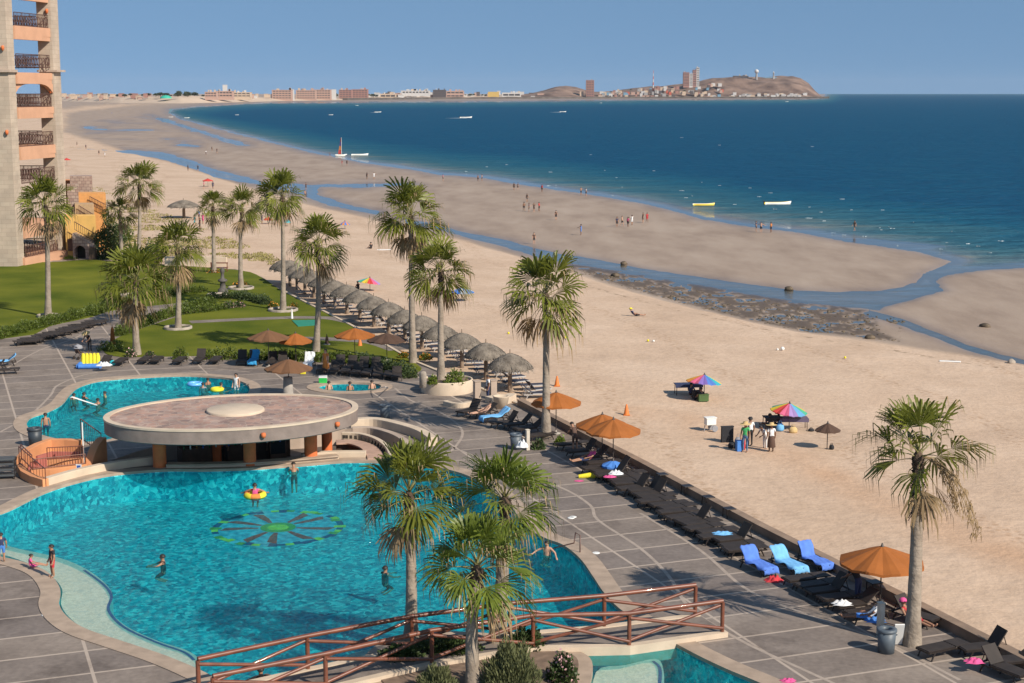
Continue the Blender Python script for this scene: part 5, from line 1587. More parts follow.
# far trees, each a little clump of leaves
M_FTREE = mat("far_tree_leaf", (0.045, 0.060, 0.028), 0.9, 0.3, 0.1)
ft = None
for i in range(110):
    px = R.choice([R.uniform(270, 480), R.uniform(85, 150), R.uniform(150, 205), R.uniform(372, 402), R.uniform(425, 492), R.uniform(600, 700)])
    q, k = at_far(px, R.uniform(95.2, 96.6) if px < 560 else R.uniform(90, 96.5), R.uniform(120, 320))
    if ft is None:
        ft = thing("far_tree", "small dark tree among the buildings of the far shore", "tree", q, 0, "trees of the far shore")
        mb = MB(); leaves(mb, (0, 0, 1.5), (5.0, 4.0, 4.5), 160, 1.6, R); mb.build("crown", M_FTREE, ft)
        mb = MB(); mb.tube([(0, 0, -2), (0, 0, 3)], [0.5, 0.3], 6); mb.build("trunk", M_TWIG, ft)
        o = ft
    else:
        o = copy_tree(ft)
    o.location = q
    s = R.uniform(0.6, 1.5); o.scale = (s * R.uniform(0.8, 1.6), s, s * R.uniform(0.7, 1.2)); o.rotation_euler = (0, 0, R.uniform(0, 6))

# ---- foam on the sea: nobody could count it
mb = MB()
R = random.Random(8)
for i in range(64):
    if R.random() < 0.9:
        px, py = R.uniform(470, 1150), 0
        sh = np.interp(px, [470, 560, 640, 740, 860, 950, 1150], [178, 191, 203, 225, 243, 258, 262])
        py = sh - R.uniform(2, 42) ** 1.0
    else:
        px, py = R.uniform(420, 1150), R.uniform(125, 200)
    if np_sdist(np.array([px]), np.array([py]), SEA_EDGE)[0] < 3: continue
    c = P(px, py, SEA + 0.03)
    k = mpp(px, py, SEA)
    L = R.uniform(1.0, 4.5) * (1 if R.random() < 0.8 else 2.2); Wd = R.uniform(0.4, 1.0)
    ang = -0.25 + R.uniform(-.15, .15)
    n = 7; up_, dn_ = [], []
    for j in range(n + 1):
        u = j / n - 0.5
        a = L * k * u
        w = Wd * k * 0.9 * (1 - (2 * u) ** 2) * R.uniform(0.4, 1.2)
        o = R.uniform(-.3, .3)
        up_.append(Vector((c.x + a * math.cos(ang) - (w + o) * math.sin(ang), c.y + a * math.sin(ang) + (w + o) * math.cos(ang), c.z + 0.08)))
        dn_.append(Vector((c.x + a * math.cos(ang), c.y + a * math.sin(ang) + o, c.z)))
    mb.add(up_ + dn_, [(j, j + 1, n + 2 + j, n + 1 + j) for j in range(n)])
tag(mb.build("sea_foam", mat("foam", (0.42, 0.48, 0.50), 0.9, 0.2, 1)), "scattered white crests of foam on the sea", "foam", kind="stuff")

# ---- boats
M_BY = mat("boat_yellow", (0.72, 0.50, 0.05), 0.4, 0.08, 1)
M_BW = mat("boat_white", (0.74, 0.72, 0.66), 0.4, 0.06, 1)
def boat(px, py, Lpx, label, hullm, inner, rz=0.0, motor=True, wake=0, zb=SEA):
    c = P(px, py, zb); k = mpp(px, py, zb); L = Lpx * k * (1 if Lpx > 16.5 and py > 150 else 0.72)
    t = thing("boat", label, "boat", c, rz)
    n = 12; W = L * 0.125; H = L * 0.085
    def sec(u, z, f=1.0):
        w = W * f * (1 - max(0, (u - 0.45) / 0.55) ** 2.2) * (0.85 + 0.15 * min(1, u * 4))
        return w
    mb = MB(); vs = []
    for i in range(n + 1):
        u = i / n; x = (u - 0.5) * L
        sheer = H * (1 + 0.55 * max(0, u - 0.5) ** 2 * 4)
        wt = sec(u, 1); wb = wt * 0.55
        xb = x - L * 0.05 * max(0, u - 0.7) * 3
        vs += [(x, -wt, sheer), (xb, -wb, -0.15), (xb, wb, -0.15), (x, wt, sheer), (x, wt * 0.88, sheer), (xb, wb * 0.9, H * 0.25), (xb, -wb * 0.9, H * 0.25), (x, -wt * 0.88, sheer)]
    fs, mi = [], []
    mb.v = [tuple(v) for v in vs]
    for i in range(n):
        for j in range(8):
            a, b = i * 8 + j, i * 8 + (j + 1) % 8
            mb.f.append((a, b, b + 8, a + 8)); mb.mi.append(1 if j in (4, 5, 6) else 0); mb.sm.append(True)
    mb.f.append(tuple(range(8))); mb.mi.append(0); mb.sm.append(False)
    mb.build("hull", [hullm, inner], t)
    for u in (0.3, 0.55):
        sb_ = MB(); sb_.box(((u - 0.5) * L, 0, H * 0.72), (L * 0.05, sec(u, 1) * 1.6, 0.06)); sb_.build("thwart", inner, t)
    if motor:
        mm = MB(); mm.box((-0.53 * L, 0, H * 1.25), (L * 0.05, L * 0.05, H * 0.9)); mm.box((-0.53 * L, 0, H * 0.4), (L * 0.03, L * 0.02, H * 1.4)); mm.build("outboard", mat("motor_black", (0.03, 0.03, 0.03), 0.4), t)
    return t
boat(704, 205.5, 22, "yellow open boat anchored in the shallows", M_BY, M_BW, 0.05, motor=False)
boat(778, 204.5, 27, "white and yellow open boat with an outboard motor", M_BW, M_BY, 0.08)
boat(360, 155.5, 17, "cream open boat pulled up beside the sailing catamaran", M_BW, M_BW, 0.05, motor=False)
for px, py, L, lab in ((466, 118, 17, "white motorboat speeding in front of the far waterfront"), (378, 112.3, 9, "small white boat in front of the tan villas"), (331, 115, 6, "small white boat below the second pale stair tower"),
                       (237, 115, 5, "tiny white boat below the low tan block"), (171, 117.2, 6, "small white boat close to the far sand, left one"), (187, 118, 7, "small white boat close to the far sand, right one"), (357, 105.6, 4, "tiny boat below the reddish hotel pair"),
                       (563, 112, 9, "white motorboat near the small hill"), (787, 101.8, 4, "tiny white boat under the headland cliff"), (601, 103, 3, "tiny white boat by the harbour tower")):
    boat(px, py, L, lab, M_BW, M_BW, 0.03, motor=L > 8)
# wakes
mb = MB()
for px, py, L in ((452, 118.2, 15), (553, 112.3, 8), (372, 112.6, 6)):
    a = P(px - L / 2, py, SEA + 0.05); b = P(px + L, py, SEA + 0.05); k = mpp(px, py, SEA)
    mb.add([a, b + Vector((0, -1.0 * k, 0)), b + Vector((0, 2.0 * k, 0.3))], [(0, 1, 2)])
tag(mb.build("boat_wake", mat("foam", (0.62, 0.66, 0.66))), "white wakes behind the motorboats", "foam", kind="stuff")
# beached sailing catamaran
c = P(341, 156, SEA); k = mpp(341, 156, SEA)
t = thing("sailing_catamaran", "small beached catamaran with a narrow red and purple sail", "sailboat", c, 0.15)
for s in (-1, 1):
    mb = MB(); mb.tube([(-6 * k, s * 0.9, 0.35), (-4 * k, s * 0.9, 0.25), (3 * k, s * 0.9, 0.25), (6 * k, s * 0.9, 0.6)], [0.12, 0.35, 0.35, 0.06], 8); mb.build("hull", M_BW, t)
mb = MB(); mb.box((0, 0, 0.62), (6 * k, 2.0, 0.08)); mb.build("trampoline", M_DARK, t)
mb = MB(); mb.tube([(0.5 * k, 0, 0.5), (0.7 * k, 0, 18.5 * k)], [0.08, 0.05], 6); mb.build("mast", M_WHITE, t)
for i, m_ in enumerate((mat("sail_red", (0.50, 0.06, 0.05), 0.6), mat("sail_orange", (0.55, 0.20, 0.05), 0.6), mat("sail_purple", (0.10, 0.05, 0.25), 0.6), mat("sail_red", (0.5, 0.06, 0.05)))):
    z0, z1 = (2 + i * 4) * k, (6 + i * 4) * k
    w0, w1 = (3.4 - 0.7 * i) * k, (3.4 - 0.7 * (i + 1)) * k
    mb = MB(); y = 0.05; mb.add([(0.6 * k, y, z0), (0.6 * k - w0, y + 0.4, z0), (0.6 * k - w1, y + 0.4, z1), (0.65 * k, y, z1), (0.6 * k, y + 0.03, z0), (0.6 * k - w0, y + 0.43, z0), (0.6 * k - w1, y + 0.43, z1), (0.65 * k, y + 0.03, z1)], [(0, 1, 2, 3), (7, 6, 5, 4), (0, 4, 5, 1), (1, 5, 6, 2), (2, 6, 7, 3)]); mb.build("sail_panel", m_, t)

# ---- loose rocks lying in the tidal pools
mb = MB(); R = random.Random(31)
for i in range(1500):
    px = R.uniform(556, 905)
    lo = np.interp(px, [556, 640, 740, 800, 900], [266, 280, 297, 306, 318]); hi = np.interp(px, [556, 640, 700, 800, 905], [268, 293, 309, 332, 343])
    py = lo + (hi - lo) * R.random() ** 0.8
    c = P(px, py, SEA); r = R.uniform(0.06, 0.26) * (1.5 if R.random() < 0.06 else 0.9)
    vs = []
    for a in range(6):
        vs.append(c + Vector((math.cos(a * 1.047) * r * R.uniform(.7, 1.4), math.sin(a * 1.047) * r * R.uniform(.6, 1.2), -0.12)))
    top_ = [c + (v - c) * 0.55 + Vector((0, 0, r * R.uniform(0.2, 0.5) + 0.06)) for v in vs]
    mb.add(vs + top_, [(j, (j + 1) % 6, 6 + (j + 1) % 6, 6 + j) for j in range(6)] + [(6, 7, 8, 9, 10, 11)])
tag(mb.build("tidal_rocks", mat("weedy_rock", (0.085, 0.062, 0.04), 0.8, 0.4, 2, color2=(0.15, 0.11, 0.07))), "dark weedy stones lying in the tidal pools", "rocks", kind="stuff")
# ------------------------------------------------------------------ umbrellas, sunbeds, people and small things
def sand_z(p):
    dw = (p.x - o0.x) * n_w.x + (p.y - o0.y) * n_w.y
    t_ = min(1, max(0, (p.y - 98) / 14)); b = -0.8 + 0.55 * t_ * t_ * (3 - 2 * t_)
    return b + min(0.2, -dw * 0.06) if dw < 0 else max(-1.93, b - (1.9 + b) * min(1, max(0, dw - 4) / 40))
def PS(px, py):
    """point on the sand"""
    z = -1.2
    for _ in range(4):
        z = sand_z(P(px, py, z))
    return P(px, py, z)

M_ORC = mat("orange_canvas", (0.39, 0.125, 0.024), 0.8, 0.14, 1.0, 0.004, 30, trans=0.25)
M_BRC = mat("faded_brown_canvas", (0.18, 0.085, 0.038), 0.8, 0.12, 1.2, 0.004, 30, trans=0.15)
M_DKC = mat("dark_brown_canvas", (0.085, 0.045, 0.028), 0.8, 0.15, 1.2, trans=0.1)
M_POLE = mat("dark_umbrella_pole", (0.05, 0.04, 0.035), 0.5, 0.2, 3)
M_RESIN = mat("dark_brown_resin", (0.024, 0.017, 0.014), 0.45, 0.25, 3)
M_SLING = mat("dark_sling_fabric", (0.028, 0.020, 0.016), 0.75, 0.3, 2.5, 0.004, 40)
M_NAVY = mat("navy_sling_fabric", (0.035, 0.035, 0.055), 0.75, 0.3, 2.5)
M_CONC = mat("concrete_base", (0.30, 0.27, 0.24), 0.9, 0.15, 3)

def umbrella(p, r, h, label, canvas, open_=True, nr=8, drop=0.55, group=None, tilt=0.0, rz=0.2, valance=0.10, nm="umbrella", panels=None, base=True):
    t = thing(nm, label, "umbrella", p, rz, group)
    mb = MB(); mb.tube([(0, 0, 0.0), (0, 0, h + 0.08)], 0.028, 8); mb.build("pole", M_POLE, t)
    if base:
        mb = MB(); mb.lathe([(0.0, 0.0), (0.27, 0.0), (0.27, 0.08), (0.06, 0.12), (0.05, 0.25), (0.0, 0.25)], n=14); mb.build("base", M_CONC, t)
    M = Matrix.Rotation(tilt, 3, 'X')
    if open_:
        mb = MB(); vs, fs, mi = [], [], []
        rings = [(0.02, 0.0), (0.35, 0.30), (0.70, 0.66), (1.0, 1.0)]
        N = nr * 4
        for f, dz in rings:
            for i in range(N):
                a = 2 * PI * i / N
                sc = 1 - (0.055 * abs(math.sin(a * nr / 2)) if f > 0.1 else 0) 
                sag = 0.05 * f * (1 - abs(math.cos(a * nr / 2))) * r
                vs.append(Vector((0, 0, h)) + M @ Vector((r * f * sc * math.cos(a), r * f * sc * math.sin(a), -drop * dz - sag)))
        for i in range(N):
            a = 2 * PI * i / N
            sc = 1 - 0.055 * abs(math.sin(a * nr / 2))
            vs.append(Vector((0, 0, h)) + M @ Vector((r * 1.005 * sc * math.cos(a), r * 1.005 * sc * math.sin(a), -drop - valance - 0.05 * (1 - abs(math.cos(a * nr / 2))) * r)))
        mb.v = [tuple(v) for v in vs]
        for j in range(4):
            for i in range(N):
                a, b = j * N + i, j * N + (i + 1) % N
                mb.f.append((a, b, b + N, a + N)); mb.mi.append((i // 4) % len(panels) if panels else 0); mb.sm.append(False)
        mb.build("canopy", panels or canvas, t)
        for i in range(nr):
            a = 2 * PI * i / nr
            mb = MB(); d = Vector((math.cos(a), math.sin(a), 0))
            mb.tube([Vector((0, 0, h)) + M @ Vector((0, 0, -0.06)), Vector((0, 0, h)) + M @ (d * r * 0.7 + Vector((0, 0, -drop * 0.66 - 0.03))), Vector((0, 0, h)) + M @ (d * r * 0.98 + Vector((0, 0, -drop - 0.03)))], 0.013, 4); mb.build("rib", M_POLE, t)
        mb = MB(); mb.lathe([(0.0, 0.14), (0.035, 0.10), (0.05, 0.02), (0.10, -0.03)], (0, 0, h), 8); mb.build("finial", M_POLE, t)
    else:
        mb = MB()
        mb.lathe([(0.02, h), (0.10, h - 0.25), (0.16, h - 1.0), (0.20, h - 1.45), (0.10, h - 1.5)], n=16, jag=lambda j, k: 1 + 0.22 * (k % 2) * (j > 0)); mb.build("canopy", canvas, t)
    return t
def deck_umbrella(px, pyb, pyt, wpx, label, canvas, drop=0.55, **kw):
    p = P(px, pyb); h = top_z(px, pyb, pyt)
    return umbrella(p, wpx * mpp(px, pyb) / 2, h, label, canvas, drop=drop, **kw)
deck_umbrella(556, 434, 392, 51, "orange umbrella beside the lone tall palm", M_ORC, 0.62)
deck_umbrella(602, 461, 414, 54, "orange umbrella half hidden behind another orange one", M_ORC, 0.62, rz=0.5)
deck_umbrella(613, 467, 419, 56, "front orange umbrella of the overlapping pair", M_ORC, 0.62)
deck_umbrella(880, 605, 546, 86, "large orange umbrella crossed by a palm trunk shadow", M_ORC, 0.62)
deck_umbrella(269, 367, 330, 42, "brown umbrella at the edge of the lawn", M_BRC, 0.55)
deck_umbrella(296, 364, 333, 33, "small orange umbrella on the lawn edge next to the brown one", M_ORC, 0.6)
deck_umbrella(355, 360, 328, 41, "orange umbrella in front of the thatched shelters", M_ORC, 0.55)
deck_umbrella(387, 362, 333, 40, "dark brown umbrella overlapping the orange one before the shelters", M_DKC, 0.5)
deck_umbrella(289, 397, 359, 48, "brown umbrella standing between the upper pool and the hot tub", M_BRC, 0.6)
deck_umbrella(113, 349, 326, 10, "closed orange umbrella beside the low palm", M_ORC, open_=False)
deck_umbrella(327, 345, 335, 8, "closed dark umbrella on the lawn by the brown trunked palm", M_DKC, open_=False)
# concrete sleeve under the umbrella by the hot tub
q = P(289, 396); mb = MB(); mb.lathe([(0.0, 1.35), (0.30, 1.35), (0.36, 0.0)], n=16)
tag(mb.build("umbrella_post", M_CONC, loc=q + Vector((0.0, -0.35, 0))), "thick grey post in front of the brown umbrella by the upper pool", "post")

# ---- sunbeds
def sunbed(ang, frame, sling, white=False):
    """sunbed, foot at -y, head at +y, origin on the floor under its middle"""
    t = bpy.data.objects.new("sunbed", None); col.objects.link(t)
    hgt = 0.36; W = 0.66; L = 1.95; hinge = 0.28
    mb = MB()
    for s in (-1, 1):
        mb.box((s * W / 2, (-L / 2 + hinge) / 2, hgt - 0.03), (0.06, L / 2 + hinge, 0.07))
        mb.box((s * W / 2, (hinge + L / 2 - 0.1) / 2, hgt - 0.08), (0.05, L / 2 - hinge - 0.1, 0.05))
    mb.box((0, -L / 2, hgt - 0.03), (W, 0.06, 0.07)); mb.box((0, L / 2 - 0.12, hgt - 0.08), (W, 0.05, 0.05))
    mb.build("frame", frame, t)
    mb = MB(); mb.box((0, (-L / 2 + hinge) / 2, hgt + 0.012), (W - 0.04, L / 2 + hinge - 0.04, 0.03)); mb.build("seat", sling, t)
    M = Matrix.Rotation(ang, 3, 'X')
    bl = L / 2 - hinge
    mb = MB(); c = Vector((0, hinge, hgt + 0.015)) + M @ Vector((0, bl / 2 + 0.01, 0))
    mb.box(c, (W, bl, 0.04), M=M); mb.build("backrest", sling, t)
    if ang > 0.25:
        e = Vector((0, hinge, hgt)) + M @ Vector((0, bl * 0.75, 0))
        mb = MB(); mb.tube([(-W * 0.35, e.y, e.z), (-W * 0.35, min(L / 2 - 0.1, e.y + 0.18), hgt - 0.08), (W * 0.35, min(L / 2 - 0.1, e.y + 0.18), hgt - 0.08), (W * 0.35, e.y, e.z)], 0.018, 5); mb.build("back_strut", frame, t)
    for sx in (-1, 1):
        for y, o in ((-L / 2 + 0.22, -0.10), (L / 2 - 0.35, 0.10)):
            mb = MB(); mb.tube([(sx * W / 2, y - o * 0.6, hgt - 0.05), (sx * (W / 2 + 0.015), y + o * 0.2, hgt * 0.5), (sx * (W / 2 + 0.02), y + o, 0.0)], [0.05, 0.034, 0.03], 6); mb.build("leg", frame, t)
    return t
_beds = {}
M_BEDWHITE = mat("white_resin", (0.42, 0.41, 0.40), 0.5, 0.1, 2)
def bed(p, rz, label, kind="dark", ang=0.0, group=None):
    key = (kind, round(ang, 2))
    if key not in _beds:
        o = sunbed(ang, {"dark": M_RESIN, "white": M_BEDWHITE}[kind], {"dark": M_SLING, "white": M_NAVY}[kind])
        _beds[key] = o
    else:
        o = copy_tree(_beds[key])
        if "group" in o: del o["group"]
    o.location = p; o.rotation_euler = (0, 0, rz)
    o["label"] = label; o["category"] = "sunbed"
    if group: o["group"] = group
    return o
RZ_N = math.atan2(n_w.y, n_w.x) - PI / 2      # head towards the sea wall
RZ_U = math.atan2(u_w.y, u_w.x) - PI / 2      # head away along the wall
R = random.Random(21)
W0 = P(520, 405)
def wall_pt(t, off):
    q = W0.to_2d() - u_w * t - n_w * off
    return Vector((q.x, q.y, 0))
def wall_t(px, py):
    return -((P(px, py).to_2d() - W0.to_2d()).dot(u_w))
t0, t1 = wall_t(648, 469), wall_t(792, 550)
for i in range(23):
    t_ = t0 + (t1 - t0) * i / 22 + R.uniform(-.12, .12)
    ang = 0.95 if i in (2, 6, 7, 8, 15, 20) else 0.0
    bed(wall_pt(t_, 2.5 + R.uniform(-.25, .25)), RZ_N + R.uniform(-.12, .12), "dark sunbed with a raised back in the long row by the sea wall" if ang else "flat dark sunbed in the long row by the sea wall", "dark", ang, "raised sunbeds of the long row" if ang else "flat sunbeds of the long row")
for i, (px, py, dr, ang) in enumerate([(470, 411, 0.5, 0.95), (484, 413, 0.2, 0.7), (496, 418, 0.1, 0.7), (506, 423, 0.1, 0.95), (519, 425, 0.0, 0.8), (530, 429, 0.1, 0.6), (540, 436, 0.2, 0.0)]):
    bed(P(px, py + 4), RZ_N + dr + PI * 0, "dark sunbed with its back up in the shade between the planter and the grey bin", "dark", ang, "shaded sunbeds by the planter")
for i, (px, py, ang) in enumerate([(573, 449, 0.0), (583, 456, 0.95), (594, 462, 0.8), (604, 468, 0.0), (616, 474, 0.9), (628, 479, 0.0)]):
    bed(P(px, py), RZ_N + R.uniform(-.1, .1), "dark sunbed in the shade of the orange umbrella pair", "dark", ang, "sunbeds under the umbrella pair")
towel_beds = [(757, 571, "dark sunbed under the deep blue towel nearest the pool", 0.85), (787, 570, "dark sunbed under the pale blue towel", 0.75), (813, 567, "dark sunbed under the blue towel against the sea wall", 0.95)]
for px, py, lab, ang in towel_beds:
    bed(P(px, py), RZ_U + 0.10, lab, "dark", ang)
for px, py, ang, dr in [(806, 585, 0.0, 0), (818, 591, 0.0, 0.05), (829, 597, 0.95, 0), (842, 604, 0.0, -0.05), (856, 611, 0.7, 0), (868, 619, 0.0, 0.05)]:
    bed(P(px, py), RZ_N + dr, "dark sunbed beside the large orange umbrella", "dark", ang, "sunbeds by the large umbrella")
bed(P(914, 622), RZ_U + 0.35, "dark sunbed with the woman in the pink cap on it", "dark", 0.9)
bed(P(943, 655), RZ_N + 0.12, "flat dark sunbed in front of the windswept palm", "dark", 0.0)
bed(P(985, 655), RZ_N - 0.1, "dark sunbed with a raised back and a pink cloth on its foot end", "dark", 1.0)
bed(P(1003, 676), RZ_U + 0.2, "dark sunbed cut off by the bottom right corner", "dark", 0.9)
bed(P(1016, 668), RZ_N - 0.1, "dark sunbed at the right edge of the picture", "dark", 0.6)
a, b = P(24, 345), P(96, 325)
dr_ = math.atan2(b.y - a.y, b.x - a.x)
for i in range(14):
    q = a.lerp(b, i / 13) + Vector((R.uniform(-.2, .2), R.uniform(-.3, .3), 0))
    bed(q, dr_ - PI / 2 - 0.9 + PI / 2 + PI / 2, "flat dark sunbed in the tight row along the long hedge", "dark", 0.0, "sunbeds along the long hedge")
for px, py, ang in ((4, 366, 0.7), (-6, 372, 0.8), (6, 374, 0.0)):
    bed(P(px, py), -1.2, "dark sunbed at the left edge of the deck with a blue towel nearby", "dark", ang, "sunbeds at the left edge")
for px, py, ang in ((121, 364.5, 0.0), (105, 365, 0.3), (145, 363, 0.0), (157, 363, 0.0), (180, 363.5, 0.0), (200, 363, 1.1), (216, 363, 0.0), (242, 364, 1.1), (254, 364.5, 1.1), (272, 365, 0.9), (282, 366, 1.1), (309, 367, 1.1),
                    (322, 372, 0.0), (335, 373, 0.7), (346, 374, 0.0), (357, 375, 0.7), (367, 376, 0.0), (378, 377, 0.8), (389, 378, 0.0), (397, 379, 0.6), (340, 368, 0.8), (352, 369, 0.8), (364, 370, 0.8), (376, 371, 0.9)):
    bed(P(px, py), R.uniform(-.08, .08), "dark sunbed with a raised back between the upper pool and the lawn" if ang else "flat dark sunbed between the upper pool and the lawn", "dark", ang, "raised sunbeds by the lawn" if ang else "flat sunbeds by the lawn")
# white framed sunbeds under the shelters, standing on the sand
K0, K1 = PS(518, 401), PS(290, 293)
for i in range(30):
    f = (i + 0.5) / 30
    f = f ** 1.25
    q = K0.lerp(K1, f); q = q + Vector((n_w.x, n_w.y, 0)) * (1.7 + R.uniform(-.6, .6)); q.z = sand_z(q) - 0.0
    ang = R.choice((0.0, 0.0, 0.7, 0.9))
    bed(q, RZ_N + PI + R.uniform(-.3, .3), "white framed sunbed with its back up under the thatched shelters" if ang else "flat white framed sunbed under the thatched shelters", "white", ang, "raised white sunbeds" if ang else "flat white sunbeds")

# ---- thatched shelters
M_THATCH = mat("dry_thatch", (0.155, 0.128, 0.102), 0.95, 0.35, 2.2, 0.05, 12, color2=(0.235, 0.198, 0.158))
M_LOG = mat("shelter_post", (0.22, 0.16, 0.115), 0.9, 0.25, 2)
def shelter(seed):
    R = random.Random(seed)
    t = bpy.data.objects.new("thatched_shelter", None); col.objects.link(t)
    mb = MB(); mb.tube([(0, 0, -0.3), (0, 0, 2.5)], [0.16, 0.13], 10); mb.tube([(0, 0, 2.4), (0, 0, 2.95)], [0.05, 0.03], 6); mb.build("post", M_LOG, t)
    mb = MB(); r = 1.55
    mb.lathe([(0.02, 2.68), (0.30, 2.60), (0.70, 2.42), (1.15, 2.12), (1.42, 1.86), (r, 1.66), (1.40, 1.64), (0.9, 1.95), (0.1, 2.35)], n=36, jag=lambda j, k: 1 + R.uniform(-.035, .035) * (j < 6))
    for i in range(620):
        a = R.uniform(0, 2 * PI); f = R.random() ** 0.6
        rr = 0.2 + f * (r - 0.2)
        z = float(np.interp(rr, [0, .3, .7, 1.15, 1.42, 1.55], [2.68, 2.60, 2.42, 2.12, 1.86, 1.66]))
        d = Vector((math.cos(a), math.sin(a), 0)); s = Vector((-d.y, d.x, 0)) * R.uniform(0.03, 0.06)
        p = d * rr + Vector((0, 0, z + 0.03)); e = p + d * R.uniform(0.10, 0.18) + Vector((0, 0, -R.uniform(0.14, 0.30)))
        mb.add([p - s, p + s, e + s * 0.6, e - s * 0.6], [(0, 1, 2, 3)])
    mb.build("thatch_roof", M_THATCH, t)
    return t
sh0 = None
XS = [510, 486, 462, 441, 422, 405, 389, 374, 360, 347, 335, 324, 314, 305, 297, 290, 284]
for i, x in enumerate(XS):
    q = PS(x, 391 - (510 - x) * 0.475 + (0 if i else 1))
    o = copy_tree(sh0) if sh0 else shelter(1)
    if sh0 is None: sh0 = o
    o.location = q; o.rotation_euler = (0, 0, R.uniform(0, 6)); s = R.uniform(0.96, 1.05); o.scale = (s * 1.02, s * 1.02, s)
    o["category"] = "beach shelter"
    if i == 0: o["label"] = "round thatched shelter standing nearest the pool gate, free of the others"
    elif i == 16: o["label"] = "farthest round thatched shelter of the row, by the corner of the lawn"
    else: o["label"] = "round thatched shelter overlapping its neighbours in the middle of the row"; o["group"] = "thatched shelters along the lawn"
    if i == 0 and "group" in o: del o["group"]
# far shelters on the open beach
for px, py, lab in ((184, 218, "wide grey thatched shelter alone on the beach behind the low palm"),):
    q = PS(px, py); o = copy_tree(sh0); o.location = q; o.scale = (1.7, 1.7, 1.1); o["label"] = lab; o["category"] = "beach shelter"
    if "group" in o: del o["group"]

# ---- beach umbrellas with coloured panels
def cm(n, c): return mat(n, c, 0.7, 0.06, 2, trans=0.3)
RB = [cm("canvas_teal", (0.05, 0.42, 0.50)), cm("canvas_yellow", (0.75, 0.55, 0.06)), cm("canvas_orange", (0.72, 0.28, 0.06)), cm("canvas_pink", (0.70, 0.14, 0.26)), cm("canvas_violet", (0.24, 0.16, 0.50)), cm("canvas_blue", (0.10, 0.22, 0.62))]
RB2 = [cm("canvas_pink", (0.7, .14, .26)), cm("canvas_lilac", (0.38, 0.26, 0.55)), cm("canvas_sky", (0.15, 0.42, 0.70)), cm("canvas_green", (0.08, 0.45, 0.28)), cm("canvas_yellow", (0.75, 0.55, 0.06)), cm("canvas_red", (0.62, 0.06, 0.05))]
def beach_umbrella(px, pyb, pyt, wpx, label, canvas=None, panels=None, tilt=0.0, rz=0.0, drop=0.5):
    p = PS(px, pyb); h = top_z(px, pyb, pyt, p.z) - p.z
    return umbrella(p, wpx * mpp(px, pyb, p.z) / 2, h, label, canvas, panels=panels, tilt=tilt, rz=rz, drop=drop, nr=12 if panels else 8, valance=0.05, base=False)
beach_umbrella(704, 400, 374.5, 36, "rainbow beach umbrella over the left vendor table", panels=RB, tilt=0.12, rz=2.2)
beach_umbrella(789, 430, 403, 37, "rainbow beach umbrella over the right vendor table", panels=RB2, tilt=0.12, rz=0.9)
beach_umbrella(827, 449.5, 423, 26, "small dark brown beach umbrella standing alone in the sand", M_DKC, drop=0.42)
beach_umbrella(370, 291, 277.5, 23, "rainbow beach umbrella behind the thatched shelters", panels=RB2, tilt=0.15, rz=2.0)
beach_umbrella(462, 301, 287, 25, "blue and white beach canopy behind the round planter palm", panels=[cm("canvas_blue", (.1, .22, .62)), cm("canvas_royal", (0.06, 0.20, 0.60)), cm("canvas_pale", (0.55, 0.62, 0.72))], rz=0.4)
beach_umbrella(208, 187, 178.5, 11, "red beach umbrella near the far tidal stream", cm("canvas_red", (.62, .06, .05)))
beach_umbrella(268, 224, 216.5, 9, "red-orange low umbrella beyond the tall corner palm", cm("canvas_coral", (.65, .12, .06)))
beach_umbrella(287, 226, 219, 8, "cyan low umbrella beyond the tall corner palm", cm("canvas_cyan", (.1, .5, .55)))
beach_umbrella(67, 166, 158, 8, "red umbrella close beside the stone tower", cm("canvas_red", (.62, .06, .05)))
beach_umbrella(345, 229, 221, 10, "orange and blue umbrella behind the crown of the brown trunked palm", panels=[cm("canvas_orange", (.72, .28, .06)), cm("canvas_blue", (.1, .22, .62))])

# ---- people
SKIN = [mat("skin_tan", (0.34, 0.175, 0.105), 0.55, 0.08, 5), mat("skin_light", (0.48, 0.27, 0.18), 0.55, 0.08, 5), mat("skin_brown", (0.22, 0.11, 0.065), 0.55, 0.08, 5)]
HAIR = mat("dark_hair", (0.02, 0.014, 0.011), 0.6, 0.3, 8)
STRAW = mat("straw_hat", (0.52, 0.37, 0.17), 0.85, 0.15, 8)
CL = {n: mat("cloth_" + n, c, 0.85, 0.10, 6) for n, c in dict(black=(0.018, 0.018, 0.022), navy=(0.025, 0.035, 0.09), white=(0.66, 0.66, 0.66), red=(0.48, 0.03, 0.04), pink=(0.62, 0.08, 0.24), blue=(0.06, 0.20, 0.55), jeans=(0.08, 0.15, 0.27), green=(0.05, 0.36, 0.12),
      brown=(0.09, 0.05, 0.035), yellow=(0.7, 0.6, 0.03), teal=(0.03, 0.30, 0.35), orange=(0.6, 0.2, 0.04), grey=(0.25, 0.25, 0.27)).items()}
JN = dict(pelvis=(0, 0, .95), spine=(0, 0, 1.14), chest=(0, 0, 1.34), neck=(0, 0.0, 1.49), head=(0, .015, 1.57), brow=(0, .02, 1.65), crown=(0, .0, 1.70),
          shL=(-.17, 0, 1.42), elL=(-.22, -.01, 1.15), wrL=(-.23, .06, .91), haL=(-.23, .09, .83), shR=(.17, 0, 1.42), elR=(.22, -.01, 1.15), wrR=(.23, .06, .91), haR=(.23, .09, .83),
          hiL=(-.09, 0, .90), knL=(-.10, .02, .50), anL=(-.10, -.01, .09), toL=(-.11, .15, .03), hiR=(.09, 0, .90), knR=(.10, .02, .50), anR=(.10, -.01, .09), toR=(.11, .15, .03))
RAD = dict(pelvis=.135, spine=.118, chest=.132, neck=.052, head=.082, brow=.092, crown=.062, shL=.062, elL=.043, wrL=.030, haL=.034, hiL=.088, knL=.058, anL=.040, toL=.034)
